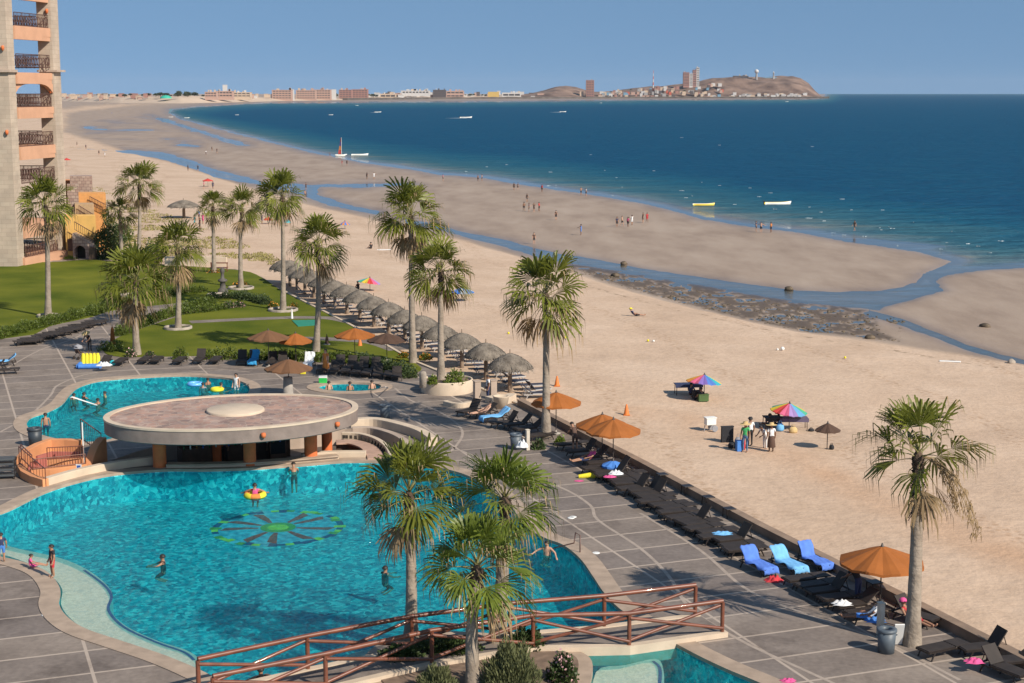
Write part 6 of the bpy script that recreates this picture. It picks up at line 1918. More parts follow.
EDG = [("pelvis", "spine", "t"), ("spine", "chest", "t"), ("chest", "neck", "s"), ("neck", "head", "s"), ("head", "brow", "s"), ("brow", "crown", "s")]
for s_x in "LR":
    EDG += [("chest", "sh" + s_x, "t"), ("sh" + s_x, "el" + s_x, "u"), ("el" + s_x, "wr" + s_x, "s"), ("wr" + s_x, "ha" + s_x, "s"), ("pelvis", "hi" + s_x, "b"), ("hi" + s_x, "kn" + s_x, "b"), ("kn" + s_x, "an" + s_x, "l"), ("an" + s_x, "to" + s_x, "s")]
TUCK = dict(knL=(-.11, .32, .74), anL=(-.10, .02, .58), toL=(-.10, -.12, .55), knR=(.11, .30, .72), anR=(.10, -.02, .57), toR=(.10, -.16, .54))
POSES = {
 "stand": {},
 "walk": dict(knL=(-.10, .17, .52), anL=(-.10, .20, .09), toL=(-.11, .36, .05), knR=(.10, -.05, .50), anR=(.10, -.30, .14), toR=(.11, -.17, .04), elL=(-.22, -.12, 1.17), wrL=(-.22, -.10, .92), haL=(-.22, -.08, .84), elR=(.22, .07, 1.16), wrR=(.21, .22, .96), haR=(.21, .27, .89)),
 "wade": dict(elL=(-.42, .10, 1.30), wrL=(-.56, .26, 1.18), haL=(-.62, .32, 1.16), elR=(.40, .12, 1.28), wrR=(.50, .30, 1.16), haR=(.54, .37, 1.14)),
 "reach": dict(elL=(-.26, .22, 1.30), wrL=(-.20, .46, 1.28), haL=(-.18, .55, 1.28), elR=(.26, .20, 1.28), wrR=(.20, .42, 1.22), haR=(.18, .51, 1.21)),
 "swim_wade": dict(elL=(-.42, .10, 1.30), wrL=(-.56, .26, 1.18), haL=(-.62, .32, 1.16), elR=(.40, .12, 1.28), wrR=(.50, .30, 1.16), haR=(.54, .37, 1.14), **TUCK),
 "swim_reach": dict(elL=(-.26, .22, 1.30), wrL=(-.20, .46, 1.28), haL=(-.18, .55, 1.28), elR=(.26, .20, 1.28), wrR=(.20, .42, 1.22), haR=(.18, .51, 1.21), **TUCK),
 "swim_stand": dict(TUCK),
 "lean": dict(chest=(0, .20, 1.28), spine=(0, .08, 1.12), neck=(0, .30, 1.40), head=(0, .36, 1.47), brow=(0, .40, 1.54), crown=(0, .40, 1.60), shL=(-.17, .24, 1.34), shR=(.17, .24, 1.34), elL=(-.22, .34, 1.10), wrL=(-.18, .50, .98), haL=(-.17, .57, .95), elR=(.22, .34, 1.10), wrR=(.18, .50, .98), haR=(.17, .57, .95)),
 "sit": dict(pelvis=(0, 0, .14), spine=(0, -.02, .33), chest=(0, -.02, .53), neck=(0, .0, .68), head=(0, .03, .76), brow=(0, .04, .84), crown=(0, .02, .89), shL=(-.17, -.02, .61), shR=(.17, -.02, .61), elL=(-.22, .08, .38), wrL=(-.16, .28, .28), haL=(-.13, .36, .26), elR=(.22, .08, .38), wrR=(.16, .28, .28), haR=(.13, .36, .26),
            hiL=(-.09, .03, .13), knL=(-.12, .43, .24), anL=(-.10, .80, .08), toL=(-.11, .90, .20), hiR=(.09, .03, .13), knR=(.12, .43, .24), anR=(.10, .80, .08), toR=(.11, .90, .20)),
 "recline": dict(pelvis=(0, 0, .12), spine=(0, -.15, .26), chest=(0, -.27, .42), neck=(0, -.36, .54), head=(0, -.38, .62), brow=(0, -.39, .70), crown=(0, -.42, .75), shL=(-.17, -.31, .48), shR=(.17, -.31, .48), elL=(-.25, -.10, .30), wrL=(-.20, .12, .24), haL=(-.18, .20, .22), elR=(.25, -.10, .30), wrR=(.20, .12, .24), haR=(.18, .20, .22),
            hiL=(-.09, .04, .11), knL=(-.10, .45, .13), anL=(-.09, .85, .07), toL=(-.11, .92, .19), hiR=(.09, .04, .11), knR=(.10, .45, .13), anR=(.09, .85, .07), toR=(.11, .92, .19)),
}
POSES["lie"] = {k: (x, -(z - .95), .13 + y * 0.6) for k, (x, y, z) in JN.items()}
_bodies = {}
def body_mesh(pose):
    if pose in _bodies: return _bodies[pose]
    J = dict(JN); J.update(POSES[pose])
    verts, rad, edges, seg = [], [], [], []
    ix = {}
    for k in J:
        ix[k] = len(verts); verts.append(Vector(J[k])); rad.append(RAD.get(k[:-1] + "L" if k[-1] in "LR" and k[:-1] + "L" in RAD else k, .05))
    for a, b, c in EDG:
        edges.append((ix[a], ix[b])); seg.append((Vector(J[a]), Vector(J[b]), c))
    for s_x, sg in (("L", -1), ("R", 1)):
        h, w = Vector(J["ha" + s_x]), Vector(J["wr" + s_x])
        d = (h - w).normalized(); sd = d.orthogonal().normalized(); up = d.cross(sd)
        for i, (o, l) in enumerate(((-.024, .062), (-.008, .074), (.008, .070), (.024, .054))):
            k = len(verts)
            verts += [h + sd * o * 1.2 + d * 0.035, h + sd * o * 1.5 + d * (0.035 + l * .55) + up * .012, h + sd * o * 1.5 + d * (0.035 + l) + up * .035]
            rad += [.011, .010, .008]; edges += [(ix["ha" + s_x], k), (k, k + 1), (k + 1, k + 2)]
        k = len(verts)
        verts += [h + sd * .04 - d * .01, h + sd * .062 + d * .03]; rad += [.013, .010]; edges += [(ix["ha" + s_x], k), (k, k + 1)]
    # nose
    hd, br = Vector(J["head"]), Vector(J["brow"])
    up = (br - hd).normalized()
    fw = Vector((0, 1, 0)); fw = (fw - up * fw.dot(up)).normalized()
    if pose == "lie": fw = Vector((0, 0, 1)); fw = (fw - up * fw.dot(up)).normalized()
    me = bpy.data.meshes.new("person_body"); me.from_pydata(verts, edges, [])
    o = bpy.data.objects.new("person_tmp", me); col.objects.link(o)
    sk = o.modifiers.new("skin", 'SKIN'); sk.use_smooth_shade = True
    if not me.skin_vertices: 
        bpy.context.view_layer.objects.active = o
    lay = me.skin_vertices[0] if me.skin_vertices else None
    for i, r in enumerate(rad): lay.data[i].radius = (r, r * (0.72 if verts[i] == Vector(J["chest"]) or verts[i] == Vector(J["pelvis"]) else 1.0))
    lay.data[0].use_root = True
    ss = o.modifiers.new("sub", 'SUBSURF'); ss.levels = 1; ss.render_levels = 1
    dg = bpy.context.evaluated_depsgraph_get()
    ne = bpy.data.meshes.new_from_object(o.evaluated_get(dg))
    bpy.data.objects.remove(o)
    cats = []
    for p in ne.polygons:
        c = p.center; best, bc = 9, "s"
        for a, b, k in seg:
            t = max(0, min(1, (c - a).dot(b - a) / max(1e-9, (b - a).length_squared))); dd = (c - a - (b - a) * t).length
            if k == "u" and t > 0.6: kk = "s"
            elif k == "b" and t > 0.85: kk = "l"
            else: kk = k
            if dd < best: best, bc = dd, kk
        if bc == "t" and (c - Vector(J["pelvis"])).length < 0.13: bc = "b"
        cats.append(bc); p.use_smooth = True
    _bodies[pose] = (ne, cats, hd, br, up, fw)
    return _bodies[pose]
_pm = {}
def person(p, rz, pose, label, shirt=None, bottom="black", skin=0, scale=1.0, hat=None, long_=False, tiny=False, sleeves=True, skirt=None, hair=True, group=None, bulk=1.12):
    ne, cats, hd, br, up, fw = body_mesh(pose)
    key = (pose, shirt, bottom, skin, long_, sleeves)
    if key not in _pm:
        me = ne.copy(); me.materials.clear()
        for m in (SKIN[skin], CL[shirt] if shirt else SKIN[skin], CL[bottom]): me.materials.append(m)
        for q, c in zip(me.polygons, cats):
            q.material_index = {"s": 0, "t": 1, "u": 1 if sleeves else 0, "b": 2, "l": 2 if long_ else 0}[c]
        _pm[key] = me
    o = bpy.data.objects.new("person", _pm[key]); col.objects.link(o)
    o.location = p; o.rotation_euler = (0, 0, rz); o.scale = (scale * bulk, scale * bulk, scale)
    tag(o, label, "person", group)
    Mh = Matrix((up.cross(fw) * -1, fw, up)).transposed()
    Mh = Matrix((fw.cross(up), fw, up)).transposed()
    c = (hd + br) / 2 + up * 0.02
    if hair:
        if "hair" not in _pm:
            mb = MB(); vs, fs = [], []
            for j in range(6):
                th = j / 5 * 1.75
                for i in range(14):
                    a = 2 * PI * i / 14
                    front = max(0, math.sin(a))
                    tt = th * (1 - 0.42 * front)
                    vs.append((0.112 * math.sin(tt) * math.cos(a), 0.120 * math.sin(tt) * math.sin(a) - 0.012, 0.125 * math.cos(tt) + 0.01))
            for j in range(5):
                for i in range(14):
                    a, b = j * 14 + i, j * 14 + (i + 1) % 14; fs.append((a, b, b + 14, a + 14))
            mb.add(vs, fs, 0, True); h = mb.build("hair", HAIR); _pm["hair"] = h.data; bpy.data.objects.remove(h)
        h = bpy.data.objects.new("hair", _pm["hair"]); col.objects.link(h); h.parent = o; h.matrix_local = Matrix.Translation(c) @ Mh.to_4x4()
    if not tiny:
        if "face" not in _pm:
            mb = MB(); n = 10
            for j in range(n + 1):
                for i in range(n + 1):
                    az, el = (i / n - .5) * 1.7, (j / n - .5) * 1.6
                    nose = .022 * math.exp(-(az / .16) ** 2) * math.exp(-((el + .06) / .22) ** 2)
                    mb.v.append((.098 * math.sin(az) * math.cos(el), (.100 + nose) * math.cos(az) * math.cos(el), .100 * math.sin(el) - .012))
            for j in range(n):
                for i in range(n):
                    a = j * (n + 1) + i
                    mb.f.append((a, a + 1, a + n + 2, a + n + 1)); mb.sm.append(True)
                    mb.mi.append(1 if j == 6 and i in (2, 3, 6, 7) else (2 if j == 2 and 3 <= i <= 6 else 0))
            h = mb.build("face", [SKIN[skin], CL["black"], CL["red"]]); _pm["face"] = h.data; bpy.data.objects.remove(h)
        h = bpy.data.objects.new("face", _pm["face"]); col.objects.link(h); h.parent = o; h.matrix_local = Matrix.Translation(c) @ Mh.to_4x4()
    if hat:
        if hat not in _pm:
            mb = MB()
            if hat == "straw": mb.lathe([(0.30, .03), (0.15, .055), (0.125, .07), (0.115, .17), (0.0, .19), ], n=18); mb.lathe([(0.30, .028), (0.1, .045)], n=18); mm = STRAW
            else: mb.lathe([(0.125, .03), (0.12, .10), (0.07, .155), (0.0, .165)], n=14); mb.box((0, .15, .04), (.15, .12, .015)); mm = CL[hat]
            h = mb.build("hat", mm); _pm[hat] = h.data; bpy.data.objects.remove(h)
        h = bpy.data.objects.new("hat", _pm[hat]); col.objects.link(h); h.parent = o; h.matrix_local = Matrix.Translation(c) @ Mh.to_4x4()
    if skirt:
        mb = MB(); mb.lathe([(.135, 1.02), (.17, .85), (.22, .35), (.21, .33)], n=14, jag=lambda j, k: 1 + .05 * (k % 2)); mb.build("skirt", CL[skirt], o)
    return o
bpy.context.view_layer.update()
PZ = -1.58
def swimmer(px, py, rz, pose, label, z=PZ, **kw):
    """stands on the pool floor; px, py is where the body meets the water"""
    q = P(px, py, WATER); q.z = z
    pose = 'swim_' + pose if pose in ('wade', 'reach', 'stand') and z < -1.0 else pose
    return person(q, rz, pose, label, **kw)
# children on the shelf and in the main pool
person(P(53, 577, 0.035), 2.2, "stand", "child in a black T-shirt and red shorts standing on the pool edge", "black", "red", 0, 0.80, bulk=1.3)
person(P(31, 568, 0.035), -1.2, "sit", "little girl in pink sitting on the pool edge", "pink", "pink", 0, 0.66, bulk=1.2)
person(P(2, 562, 0.035), 0.4, "stand", "child in a navy top and blue shorts at the left edge of the picture", "navy", "blue", 0, 0.74, bulk=1.3)
swimmer(163, 564, 1.75, "reach", "man in a black sleeveless shirt wading with both arms stretched out", shirt="black", bottom="black", sleeves=False, z=-1.46)
swimmer(255, 496, 0.1, "wade", "woman in a pink top seen from behind in a yellow swim ring", shirt="pink", bottom="pink", skin=0, sleeves=False, z=-1.22)
swimmer(294, 472, 0.2, "lean", "bare backed man standing in the water at the bar counter", z=-1.34)
swimmer(385, 573, -0.9, "reach", "bather in dark swimwear beside the left island palm", shirt="black", bottom="black", sleeves=False, z=-1.58)
swimmer(547, 555, 2.6, "wade", "bare chested man wading next to the pool ladder", skin=1, z=-1.25)
swimmer(261, 679, 0.5, "wade", "dark haired swimmer under the near railing of the bridge", z=-1.45)
# upper pool
for px, py, rz, pose, lab, kw in [(74, 399, 0.5, "stand", "bare chested man by the white handrail in the upper pool", {}), (84, 398, -0.8, "wade", "bather in black just right of the white handrail", dict(shirt="black", sleeves=False)),
        (98, 404, 1.2, "reach", "swimmer at the lower end of the white handrail", {}), (105, 397, 2.0, "stand", "bather in green in the upper pool", dict(shirt="green", sleeves=False)), (203, 388, 0.2, "stand", "swimmer beside the pale blue ring", dict(shirt="grey")),
        (208, 384.5, 1.0, "stand", "dark haired swimmer behind the pale blue ring", {}), (221, 388, -1.0, "reach", "swimmer behind the yellow float", {})]:
    swimmer(px, py, rz, pose, lab, z=-1.5 if "dark" not in lab else -1.42, tiny=True, **kw)
swimmer(236.5, 389.5, 2.8, "stand", "woman in a white bikini standing at the end of the upper pool", z=-0.75, shirt="white", bottom="white", sleeves=False, skin=1)
person(P(46.5, 441, -1.05), 0.3, "stand", "bare shouldered person behind the orange ramp wall", None, "navy", 0, 1.0, tiny=True)
for px, py, lab, s in ((329, 389.5, "bather at the left side of the hot tub", 1), (350, 390, "dark haired bather in the middle of the hot tub", 0), (372, 388.5, "bather at the right side of the hot tub by the handrail", 1)):
    swimmer(px, py, 0.5, "stand", lab, z=-1.30, skin=s, tiny=True)
# deck people
person(P(488, 401), 1.9, "stand", "waiter in a white shirt and dark trousers at the gate pillars", "white", "navy", 2, 1.0, long_=True)
person(P(484, 414, 0.40), RZ_N + PI, "recline", "sunbather with a bare back on a shaded sunbed by the planter", None, "brown", 1, tiny=True)
person(P(326, 373), 2.6, "stand", "woman in an orange dress standing by the sunbeds near the hot tub", "orange", "orange", 1, 1.0, skirt="orange", tiny=True)
person(P(868, 619, 0.40), RZ_N + 2.6, "recline", "person in a white shirt and blue shorts on a sunbed under the large umbrella", "white", "blue", 2)
person(P(858, 603), 0.8, "lean", "person in dark clothes bending in the shade of the large umbrella", "black", "navy", 2, long_=True)
person(P(912, 622, 0.40), RZ_U + 0.35 + PI, "recline", "woman in a red swimsuit and pink cap lying on a sunbed by the windswept palm", "red", "red", 0, 1.0, hat="pink", sleeves=False)
person(P(575, 452), 0.4, "lean", "person in dark clothes leaning over a sunbed by the lime green bush", "brown", "brown", 0, tiny=True)
person(P(588, 461, 0.38), RZ_N + PI, "recline", "sunbather in a pink top in the shade of the umbrella pair", "pink", "navy", 0, tiny=True)
person(P(90, 352), 2.8, "lean", "person in dark clothes and a straw hat bending over a pushchair", "black", "black", 0, 1.0, hat="straw", long_=True)
for px, py, lab, sh in ((205, 455, "bartender in a white shirt behind the left half of the bar counter", "white"), (225, 454, "bartender in dark blue behind the bar counter", "navy"), (272, 454, "bartender in white working near the drinks fridge", "white")):
    person(P(px, py + 9, -0.95), 2.9, "stand", lab, sh, "black", 2, 1.0, long_=True)
# vendors and beach goers
person(PS(745, 452), 2.7, "stand", "vendor in a green striped shirt, jeans and straw hat", "green", "jeans", 2, 1.02, hat="straw", long_=True)
person(PS(750, 446), 0.3, "stand", "vendor in white and black behind the green striped one", "white", "black", 2, 1.0, hat="black", long_=True)
person(PS(771, 452.5), 0.2, "stand", "vendor in a white shirt and long brown skirt with a straw hat", "white", "brown", 2, 1.0, hat="straw", long_=True, skirt="brown")
person(PS(765, 449), 2.2, "lean", "person in white bending beside the vendor in the brown skirt", "white", "white", 2, 0.9, long_=True)
person(PS(779, 427), 1.0, "sit", "person in black sitting behind the right vendor table", "black", "black", 2, hat="black", tiny=True)
person(PS(770, 428), 0.5, "sit", "person in dark blue sitting at the left end of the right vendor table", "navy", "black", 2, tiny=True)
person(PS(701, 401), 0.5, "sit", "person in black sitting under the left rainbow umbrella", "black", "black", 2, tiny=True)
person(PS(691, 396), -0.5, "sit", "person in purple sitting at the left vendor table", "navy", "brown", 2, tiny=True)
person(PS(635, 316), -1.4, "recline", "sunbather in a yellow hat lying alone near the tidal rocks", "navy", "black", 0, hat="yellow")
person(PS(371, 249), 0.5, "sit", "person in black sitting alone on the sand right of the brown trunked palm", "black", "black", 0, tiny=True)
person(PS(358, 290), 1.0, "sit", "person in dark clothes sitting by the rainbow umbrella behind the shelters", "black", "black", 0, tiny=True)
far_people = [(514, 190, "black"), (518, 190, "black"), (542, 192, "red"), (581, 195, None), (586, 196, "white"), (524, 211, None), (529, 212, "navy"), (534, 212, "brown"), (539, 211, "red"), (527, 202, "black"), (556, 220, "brown"), (581, 235, "blue"),
    (617, 227, "navy"), (622, 226, None), (628, 227, "pink"), (632, 225, "white"), (643, 222.5, "brown"), (647, 222.5, "red"), (756, 231.5, "navy"), (761, 232.5, None), (771, 232.5, "orange"), (854.5, 231, "brown"), (534, 244, "brown"), (342, 165.5, "red"), (347, 165.5, "black"), (330, 157, "navy"),
    (367, 179, "black"), (374, 179, "white"), (443, 181, "pink"), (478, 181.5, None), (482, 181, None), (217, 153, "black"), (206, 155, "white"), (212, 151, "black"), (99, 155, "black"), (105, 157, "white"), (86, 149, "navy"), (77, 146, "black"), (188, 171, "black"), (198, 171, "black"), (204, 189, "pink"), (213, 189, "navy"),
    (199, 220, "blue"), (203, 224, "pink"), (206, 219, "white"), (195, 226, "teal"), (276, 224, "pink"), (262, 224, "navy"), (250, 222, "black"), (256, 223, "black"), (200, 229, "black"), (306, 190, "brown"), (305, 198, "orange"), (112, 114, "blue")]
for i, (px, py, c) in enumerate(far_people):
    z_ = PS(px, py).z if py > 214 or px < 250 else -1.95
    q = P(px, py, z_)
    person(q, i * 1.3, ("stand", "walk", "stand", "wade")[i % 4], f"tiny person in {c} far out on the wet sand" if c and py < 236 and px > 320 else (f"tiny person in {c} on the far beach" if c else "tiny bare chested person far out on the wet sand"), c, c if c and i % 2 else "black", i % 3, 0.96, tiny=True,
           group=f"far beach walkers in {c}" if c else "far bare chested walkers")

# ---- towels
def towel(p, rz, W, L, ang, label, m, hang=0.25):
    """cloth over a sunbed: down the raised back, over the seat, hanging at the foot"""
    R = random.Random(int(abs(p.x * 100)))
    hgt = 0.405; hinge = 0.28; bl = 0.70
    prof = []
    for i in range(8):
        f = 1 - i / 7; prof.append((hinge + math.cos(ang) * bl * f, hgt + math.sin(ang) * bl * f + 0.02))
    for i in range(1, 12): prof.append((hinge - (hinge + 0.98) * i / 11, hgt + 0.01))
    for i in range(1, 4): prof.append((-1.0 - 0.015 * i, hgt - hang * i / 3))
    vs, fs = [], []
    N = 10
    for j, (y, z) in enumerate(prof):
        for i in range(N + 1):
            u = i / N - 0.5
            w = W * (1 + 0.05 * math.sin(j * 0.9))
            x = u * w + 0.03 * math.sin(j * 0.7)
            drop = max(0, abs(x) - 0.34)
            vs.append((x * (1 if drop == 0 else 1) , y + 0.02 * math.sin(i * 1.3), z + 0.018 * math.sin(i * 1.9 + j * 0.6) + R.uniform(0, .012) - drop * 1.2))
    for j in range(len(prof) - 1):
        for i in range(N):
            a = j * (N + 1) + i; fs.append((a, a + 1, a + N + 2, a + N + 1))
    mb = MB(); mb.add(vs, fs, 0, True)
    o = mb.build("towel", m, loc=p); o.rotation_euler = (0, 0, rz)
    so_ = o.modifiers.new("thick", 'SOLIDIFY'); so_.thickness = 0.012
    return tag(o, label, "towel")
M_TB = mat("towel_blue", (0.09, 0.20, 0.62), 0.95, 0.1, 5, 0.004, 60); M_TL = mat("towel_pale_blue", (0.16, 0.42, 0.72), 0.95, 0.1, 5, 0.004, 60)
towel(P(757, 571), RZ_U + 0.10, 0.78, 2, 0.85, "deep blue towel spread over the sunbed nearest the pool", M_TB)
towel(P(787, 570), RZ_U + 0.10, 0.78, 2, 0.75, "pale blue towel spread over the middle of three towel covered sunbeds", M_TL)
towel(P(813, 567), RZ_U + 0.10, 0.70, 2, 0.95, "blue towel on the sunbed against the sea wall", M_TB)
towel(P(309, 367), 0, 0.72, 2, 1.1, "white towel hung over a raised sunbed by the lawn", CL["white"])
towel(P(254, 364.5), 0, 0.7, 2, 1.1, "bright blue towel over a raised sunbed under the brown umbrella", mat("towel_teal", (0.03, 0.25, 0.50), 0.95))
towel(P(496, 422), RZ_N + 0.1, 0.72, 2, 0.7, "pale blue towel over a shaded sunbed left of the grey bin", M_TL)
towel(P(5, 366), -1.2, 0.7, 2, 0.7, "blue-green towel on a sunbed at the left edge of the deck", M_TL)
def cloth(p, s, label, m, cat="cloth", nm="cloth", h=0.12, seed=0):
    R = random.Random(seed); mb = MB(); n = 10; vs, fs = [], []
    for j in range(n + 1):
        for i in range(n + 1):
            u, v = i / n - .5, j / n - .5
            e = max(abs(u), abs(v)) * 2
            vs.append((u * s * (1 + .2 * math.sin(v * 9)), v * s * 0.7 * (1 + .2 * math.cos(u * 8)), max(0.008, h * (1 - e ** 2) * (0.6 + .5 * math.sin(u * 14 + seed) * math.cos(v * 11)))))
    for j in range(n):
        for i in range(n):
            a = j * (n + 1) + i; fs.append((a, a + 1, a + n + 2, a + n + 1))
    mb.add(vs, fs, 0, True)
    return tag(mb.build(nm, m, loc=p), label, cat)
cloth(wall_pt(t0 + (t1 - t0) * 19 / 22, 2.6) + Vector((0, 0, .40)), 0.8, "crumpled blue and white cloth on a flat sunbed of the long row", M_TL, seed=1)
cloth(P(616, 474, 0.40), 0.7, "white cloth on a sunbed under the front orange umbrella", CL["white"], seed=2, h=0.25)
cloth(P(610, 477, 0.40), 0.6, "pink cloth beside the white one under the front orange umbrella", CL["pink"], seed=3)
cloth(P(974, 662, 0.40), 0.6, "pink cloth on the foot of the sunbed by the bottom right corner", CL["pink"], seed=4, h=0.2)
cloth(P(774, 581), 0.7, "red cloth lying between the deep blue and pale blue towels", CL["red"], seed=5, h=0.3)
cloth(P(579, 481), 0.45, "pink string of beach toys lying on the deck", CL["pink"], seed=6, h=0.05)
cloth(P(788, 681, 0.035), 0.5, "small pink and white cloth at the pool corner", CL["pink"], seed=7)
cloth(P(842, 604, 0.4), 0.7, "white cloth on a sunbed under the large umbrella", CL["white"], seed=8, h=0.2)
cloth(P(875, 621, 0.4), 0.7, "blue and red cloth on a sunbed under the large umbrella", CL["blue"], seed=9, h=0.2)
# blue open sunshade lying by the umbrella pair
umbrella(P(613, 474), 0.62, 0.75, "small blue sunshade open on the deck under the front orange umbrella", CL["blue"], drop=0.25, base=False)
mb = MB(); mb.tube([(-0.6, 0, 0.08), (0, 0.05, 0.12), (0.6, 0, 0.08)], [0.10, 0.16, 0.08], 10)
o = tag(mb.build("float_toy", CL["yellow"], loc=P(590, 478)), "yellow float lying on the deck by the front orange umbrella", "pool float")

# ---- floats in the pools
def ring_float(p, R_, r_, m, label, m2=None):
    mb = MB(); n, k = 28, 10; vs, fs = [], []
    for i in range(n):
        a = 2 * PI * i / n
        for j in range(k):
            b = 2 * PI * j / k
            vs.append(((R_ + r_ * math.cos(b)) * math.cos(a), (R_ + r_ * math.cos(b)) * math.sin(a), r_ * math.sin(b)))
    mb.v = vs
    for i in range(n):
        for j in range(k):
            mb.f.append((i * k + j, ((i + 1) % n) * k + j, ((i + 1) % n) * k + (j + 1) % k, i * k + (j + 1) % k)); mb.mi.append(1 if (m2 and (i // 4) % 2) else 0); mb.sm.append(True)
    return tag(mb.build("swim_ring", [m, m2 or m], loc=p), label, "swim ring")
ring_float(P(255, 495, WATER + 0.05), 0.42, 0.16, CL["yellow"], "yellow swim ring with orange patches around the woman in pink", CL["orange"])
ring_float(P(195, 384, WATER + 0.04), 0.42, 0.14, mat("pale_blue_vinyl", (0.15, 0.42, 0.80), 0.3), "pale blue swim ring floating in the upper pool")
ring_float(P(217, 389.5, WATER + 0.05), 0.32, 0.15, CL["yellow"], "bright yellow swim ring at the far end of the upper pool")
# inflatable armchair
c = P(90, 368); t = thing("inflatable_chair", "inflatable armchair with a yellow ribbed back and blue seat", "inflatable chair", c, 0.1)
mb = MB()
for i in range(5): mb.tube([(-0.52 + i * 0.26, 0.35, 0.25), (-0.52 + i * 0.26, 0.45, 0.75), (-0.52 + i * 0.26, 0.42, 1.02)], [0.16, 0.17, 0.10], 10)
bk_ = mb.build("backrest", CL["yellow"], t)
mb = MB(); mb.tube([(-0.75, -0.35, 0.2), (-0.72, 0.3, 0.24)], 0.2, 10); mb.tube([(0.75, -0.35, 0.2), (0.72, 0.3, 0.24)], 0.2, 10); mb.tube([(-0.75, -0.38, 0.18), (0.75, -0.38, 0.18)], 0.18, 10); mb.box((0, 0.0, 0.16), (1.3, 0.8, 0.26))
mb.build("seat", CL["blue"], t)
cloth(P(104, 365.5, 0.41), 1.0, "pale cloth heaped on the sunbed beside the inflatable armchair", CL["white"], seed=11, h=0.35)
mb = MB(); mb.lathe([(0, -.22)] + [(.22 * math.sin(PI * i / 8), -.22 * math.cos(PI * i / 8)) for i in range(1, 8)] + [(0, .22)], (0, 0, .22), 14); tag(mb.build("beach_ball", mat("turquoise_vinyl", (.03, .45, .5), .35), loc=P(112.5, 366)), "turquoise ball beside the inflatable armchair", "ball")
# pushchair
c = P(80, 359); t = thing("pushchair", "dark pushchair with a reddish seat beside the inflatable armchair", "pushchair", c, 2.5)
mb = MB()
for s in (-.24, .24): mb.tube([(s, -.4, .18), (s, .05, .5), (s, .45, 1.0)], .02, 6); mb.tube([(s, .35, .18), (s, 0, .55)], .02, 6)
mb.tube([(-.24, .45, 1.0), (.24, .45, 1.0)], .022, 6); mb.build("frame", M_RESIN, t)
mb = MB(); mb.box((0, .02, .5), (.44, .45, .06)); mb.box((0, .28, .72), (.44, .06, .45), M=Matrix.Rotation(-0.35, 3, 'X')); mb.build("seat", CL["brown"], t)
mb = MB(); mb.lathe([(0.36, 0), (0.30, .2), (0.0, .32)], (0, .15, .85), 12); mb.build("hood", CL["grey"], t)
for x in (-.26, .26):
    for y in (-.4, .35):
        mb = MB(); mb.tube([(x - .02, y, .13), (x + .02, y, .13)], .13, 12); mb.build("wheel", M_RESIN, t)

# ---- bins, posts, coolers, cones, tables
M_BIN = mat("grey_bin_plastic", (0.085, 0.105, 0.125), 0.5, 0.15, 3)
def bin_(px, py, k, label, m=M_BIN):
    t = thing("litter_bin", label, "litter bin", P(px, py)); 
    mb = MB(); mb.lathe([(0, 0.0), (.28 * k, 0), (.32 * k, .78 * k), (.30 * k, .78 * k), (.24 * k, .05), (0, .05)], n=20); mb.build("bucket", m, t)
    mb = MB(); mb.lathe([(.335 * k, .74 * k), (.35 * k, .76 * k), (.35 * k, .84 * k), (.30 * k, .86 * k), (.17 * k, .86 * k), (.16 * k, .76 * k)], n=20); mb.build("rim", m, t)
    for s in (-1, 1):
        mb = MB(); mb.tube([(s * .31 * k, -.08, .62 * k), (s * .37 * k, 0, .62 * k), (s * .31 * k, .08, .62 * k)], .015, 5); mb.build("handle", m, t)
bin_(385, 418, 1.0, "grey bin standing alone near the hot tub")
bin_(516, 449, 1.05, "grey-blue bin beside a pale post and the lone tall palm")
bin_(886, 652, 1.05, "large grey-blue bin beside the windswept palm")
bin_(35.5, 446, 1.25, "dark bin behind the orange ramp wall", mat("dark_bin_plastic", (0.035, 0.045, 0.055), 0.5))
def pale_post(px, py, h, label):
    mb = MB(); mb.box((0, 0, h / 2), (.24, .20, h), W_RZ); mb.box((0, 0, h + .02), (.28, .24, .04), W_RZ); tag(mb.build("pale_post", mat("pale_post_stone", (0.52, 0.46, 0.38), .85), loc=P(px, py), bevel=.015), label, "post")
pale_post(527.5, 450, 1.15, "pale stone post between the bin and the lone tall palm")
pale_post(880, 637, 1.3, "pale stone post behind the large bin")
cloth(P(522, 447, 0.75), 0.6, "white bag on top of the things behind the grey-blue bin", CL["white"], seed=12, h=0.5)
mb = MB(); mb.box((0, 0, .45), (.35, .06, .9), M=Matrix.Rotation(.35, 3, 'X')); tag(mb.build("white_board", M_WHITE, loc=P(898, 646)), "white board leaning between the large bin and the windswept palm", "board")
c = P(323, 383); t = thing("cool_box", "green cool box with a white lid by the hot tub", "cool box", c)
mb = MB(); mb.box((0, 0, .19), (.55, .38, .38)); mb.build("box", mat("cooler_green", (.03, .45, .08), .4), t, bevel=.03)
mb = MB(); mb.box((0, 0, .42), (.57, .40, .08)); mb.build("lid", M_WHITE, t, bevel=.02)
mb = MB(); mb.tube([(-.29, 0, .3), (-.29, 0, .52), (.29, 0, .52), (.29, 0, .3)], .015, 5); mb.build("handle", M_WHITE, t)
mb = MB(); mb.box((0, 0, .12), (.4, .3, .24)); tag(mb.build("yellow_bag", CL["yellow"], loc=P(303, 374), bevel=.05), "small yellow-green bag by the brown umbrella near the hot tub", "bag")
M_CONE = mat("cone_orange", (0.62, 0.17, 0.03), .6, .1, 3)
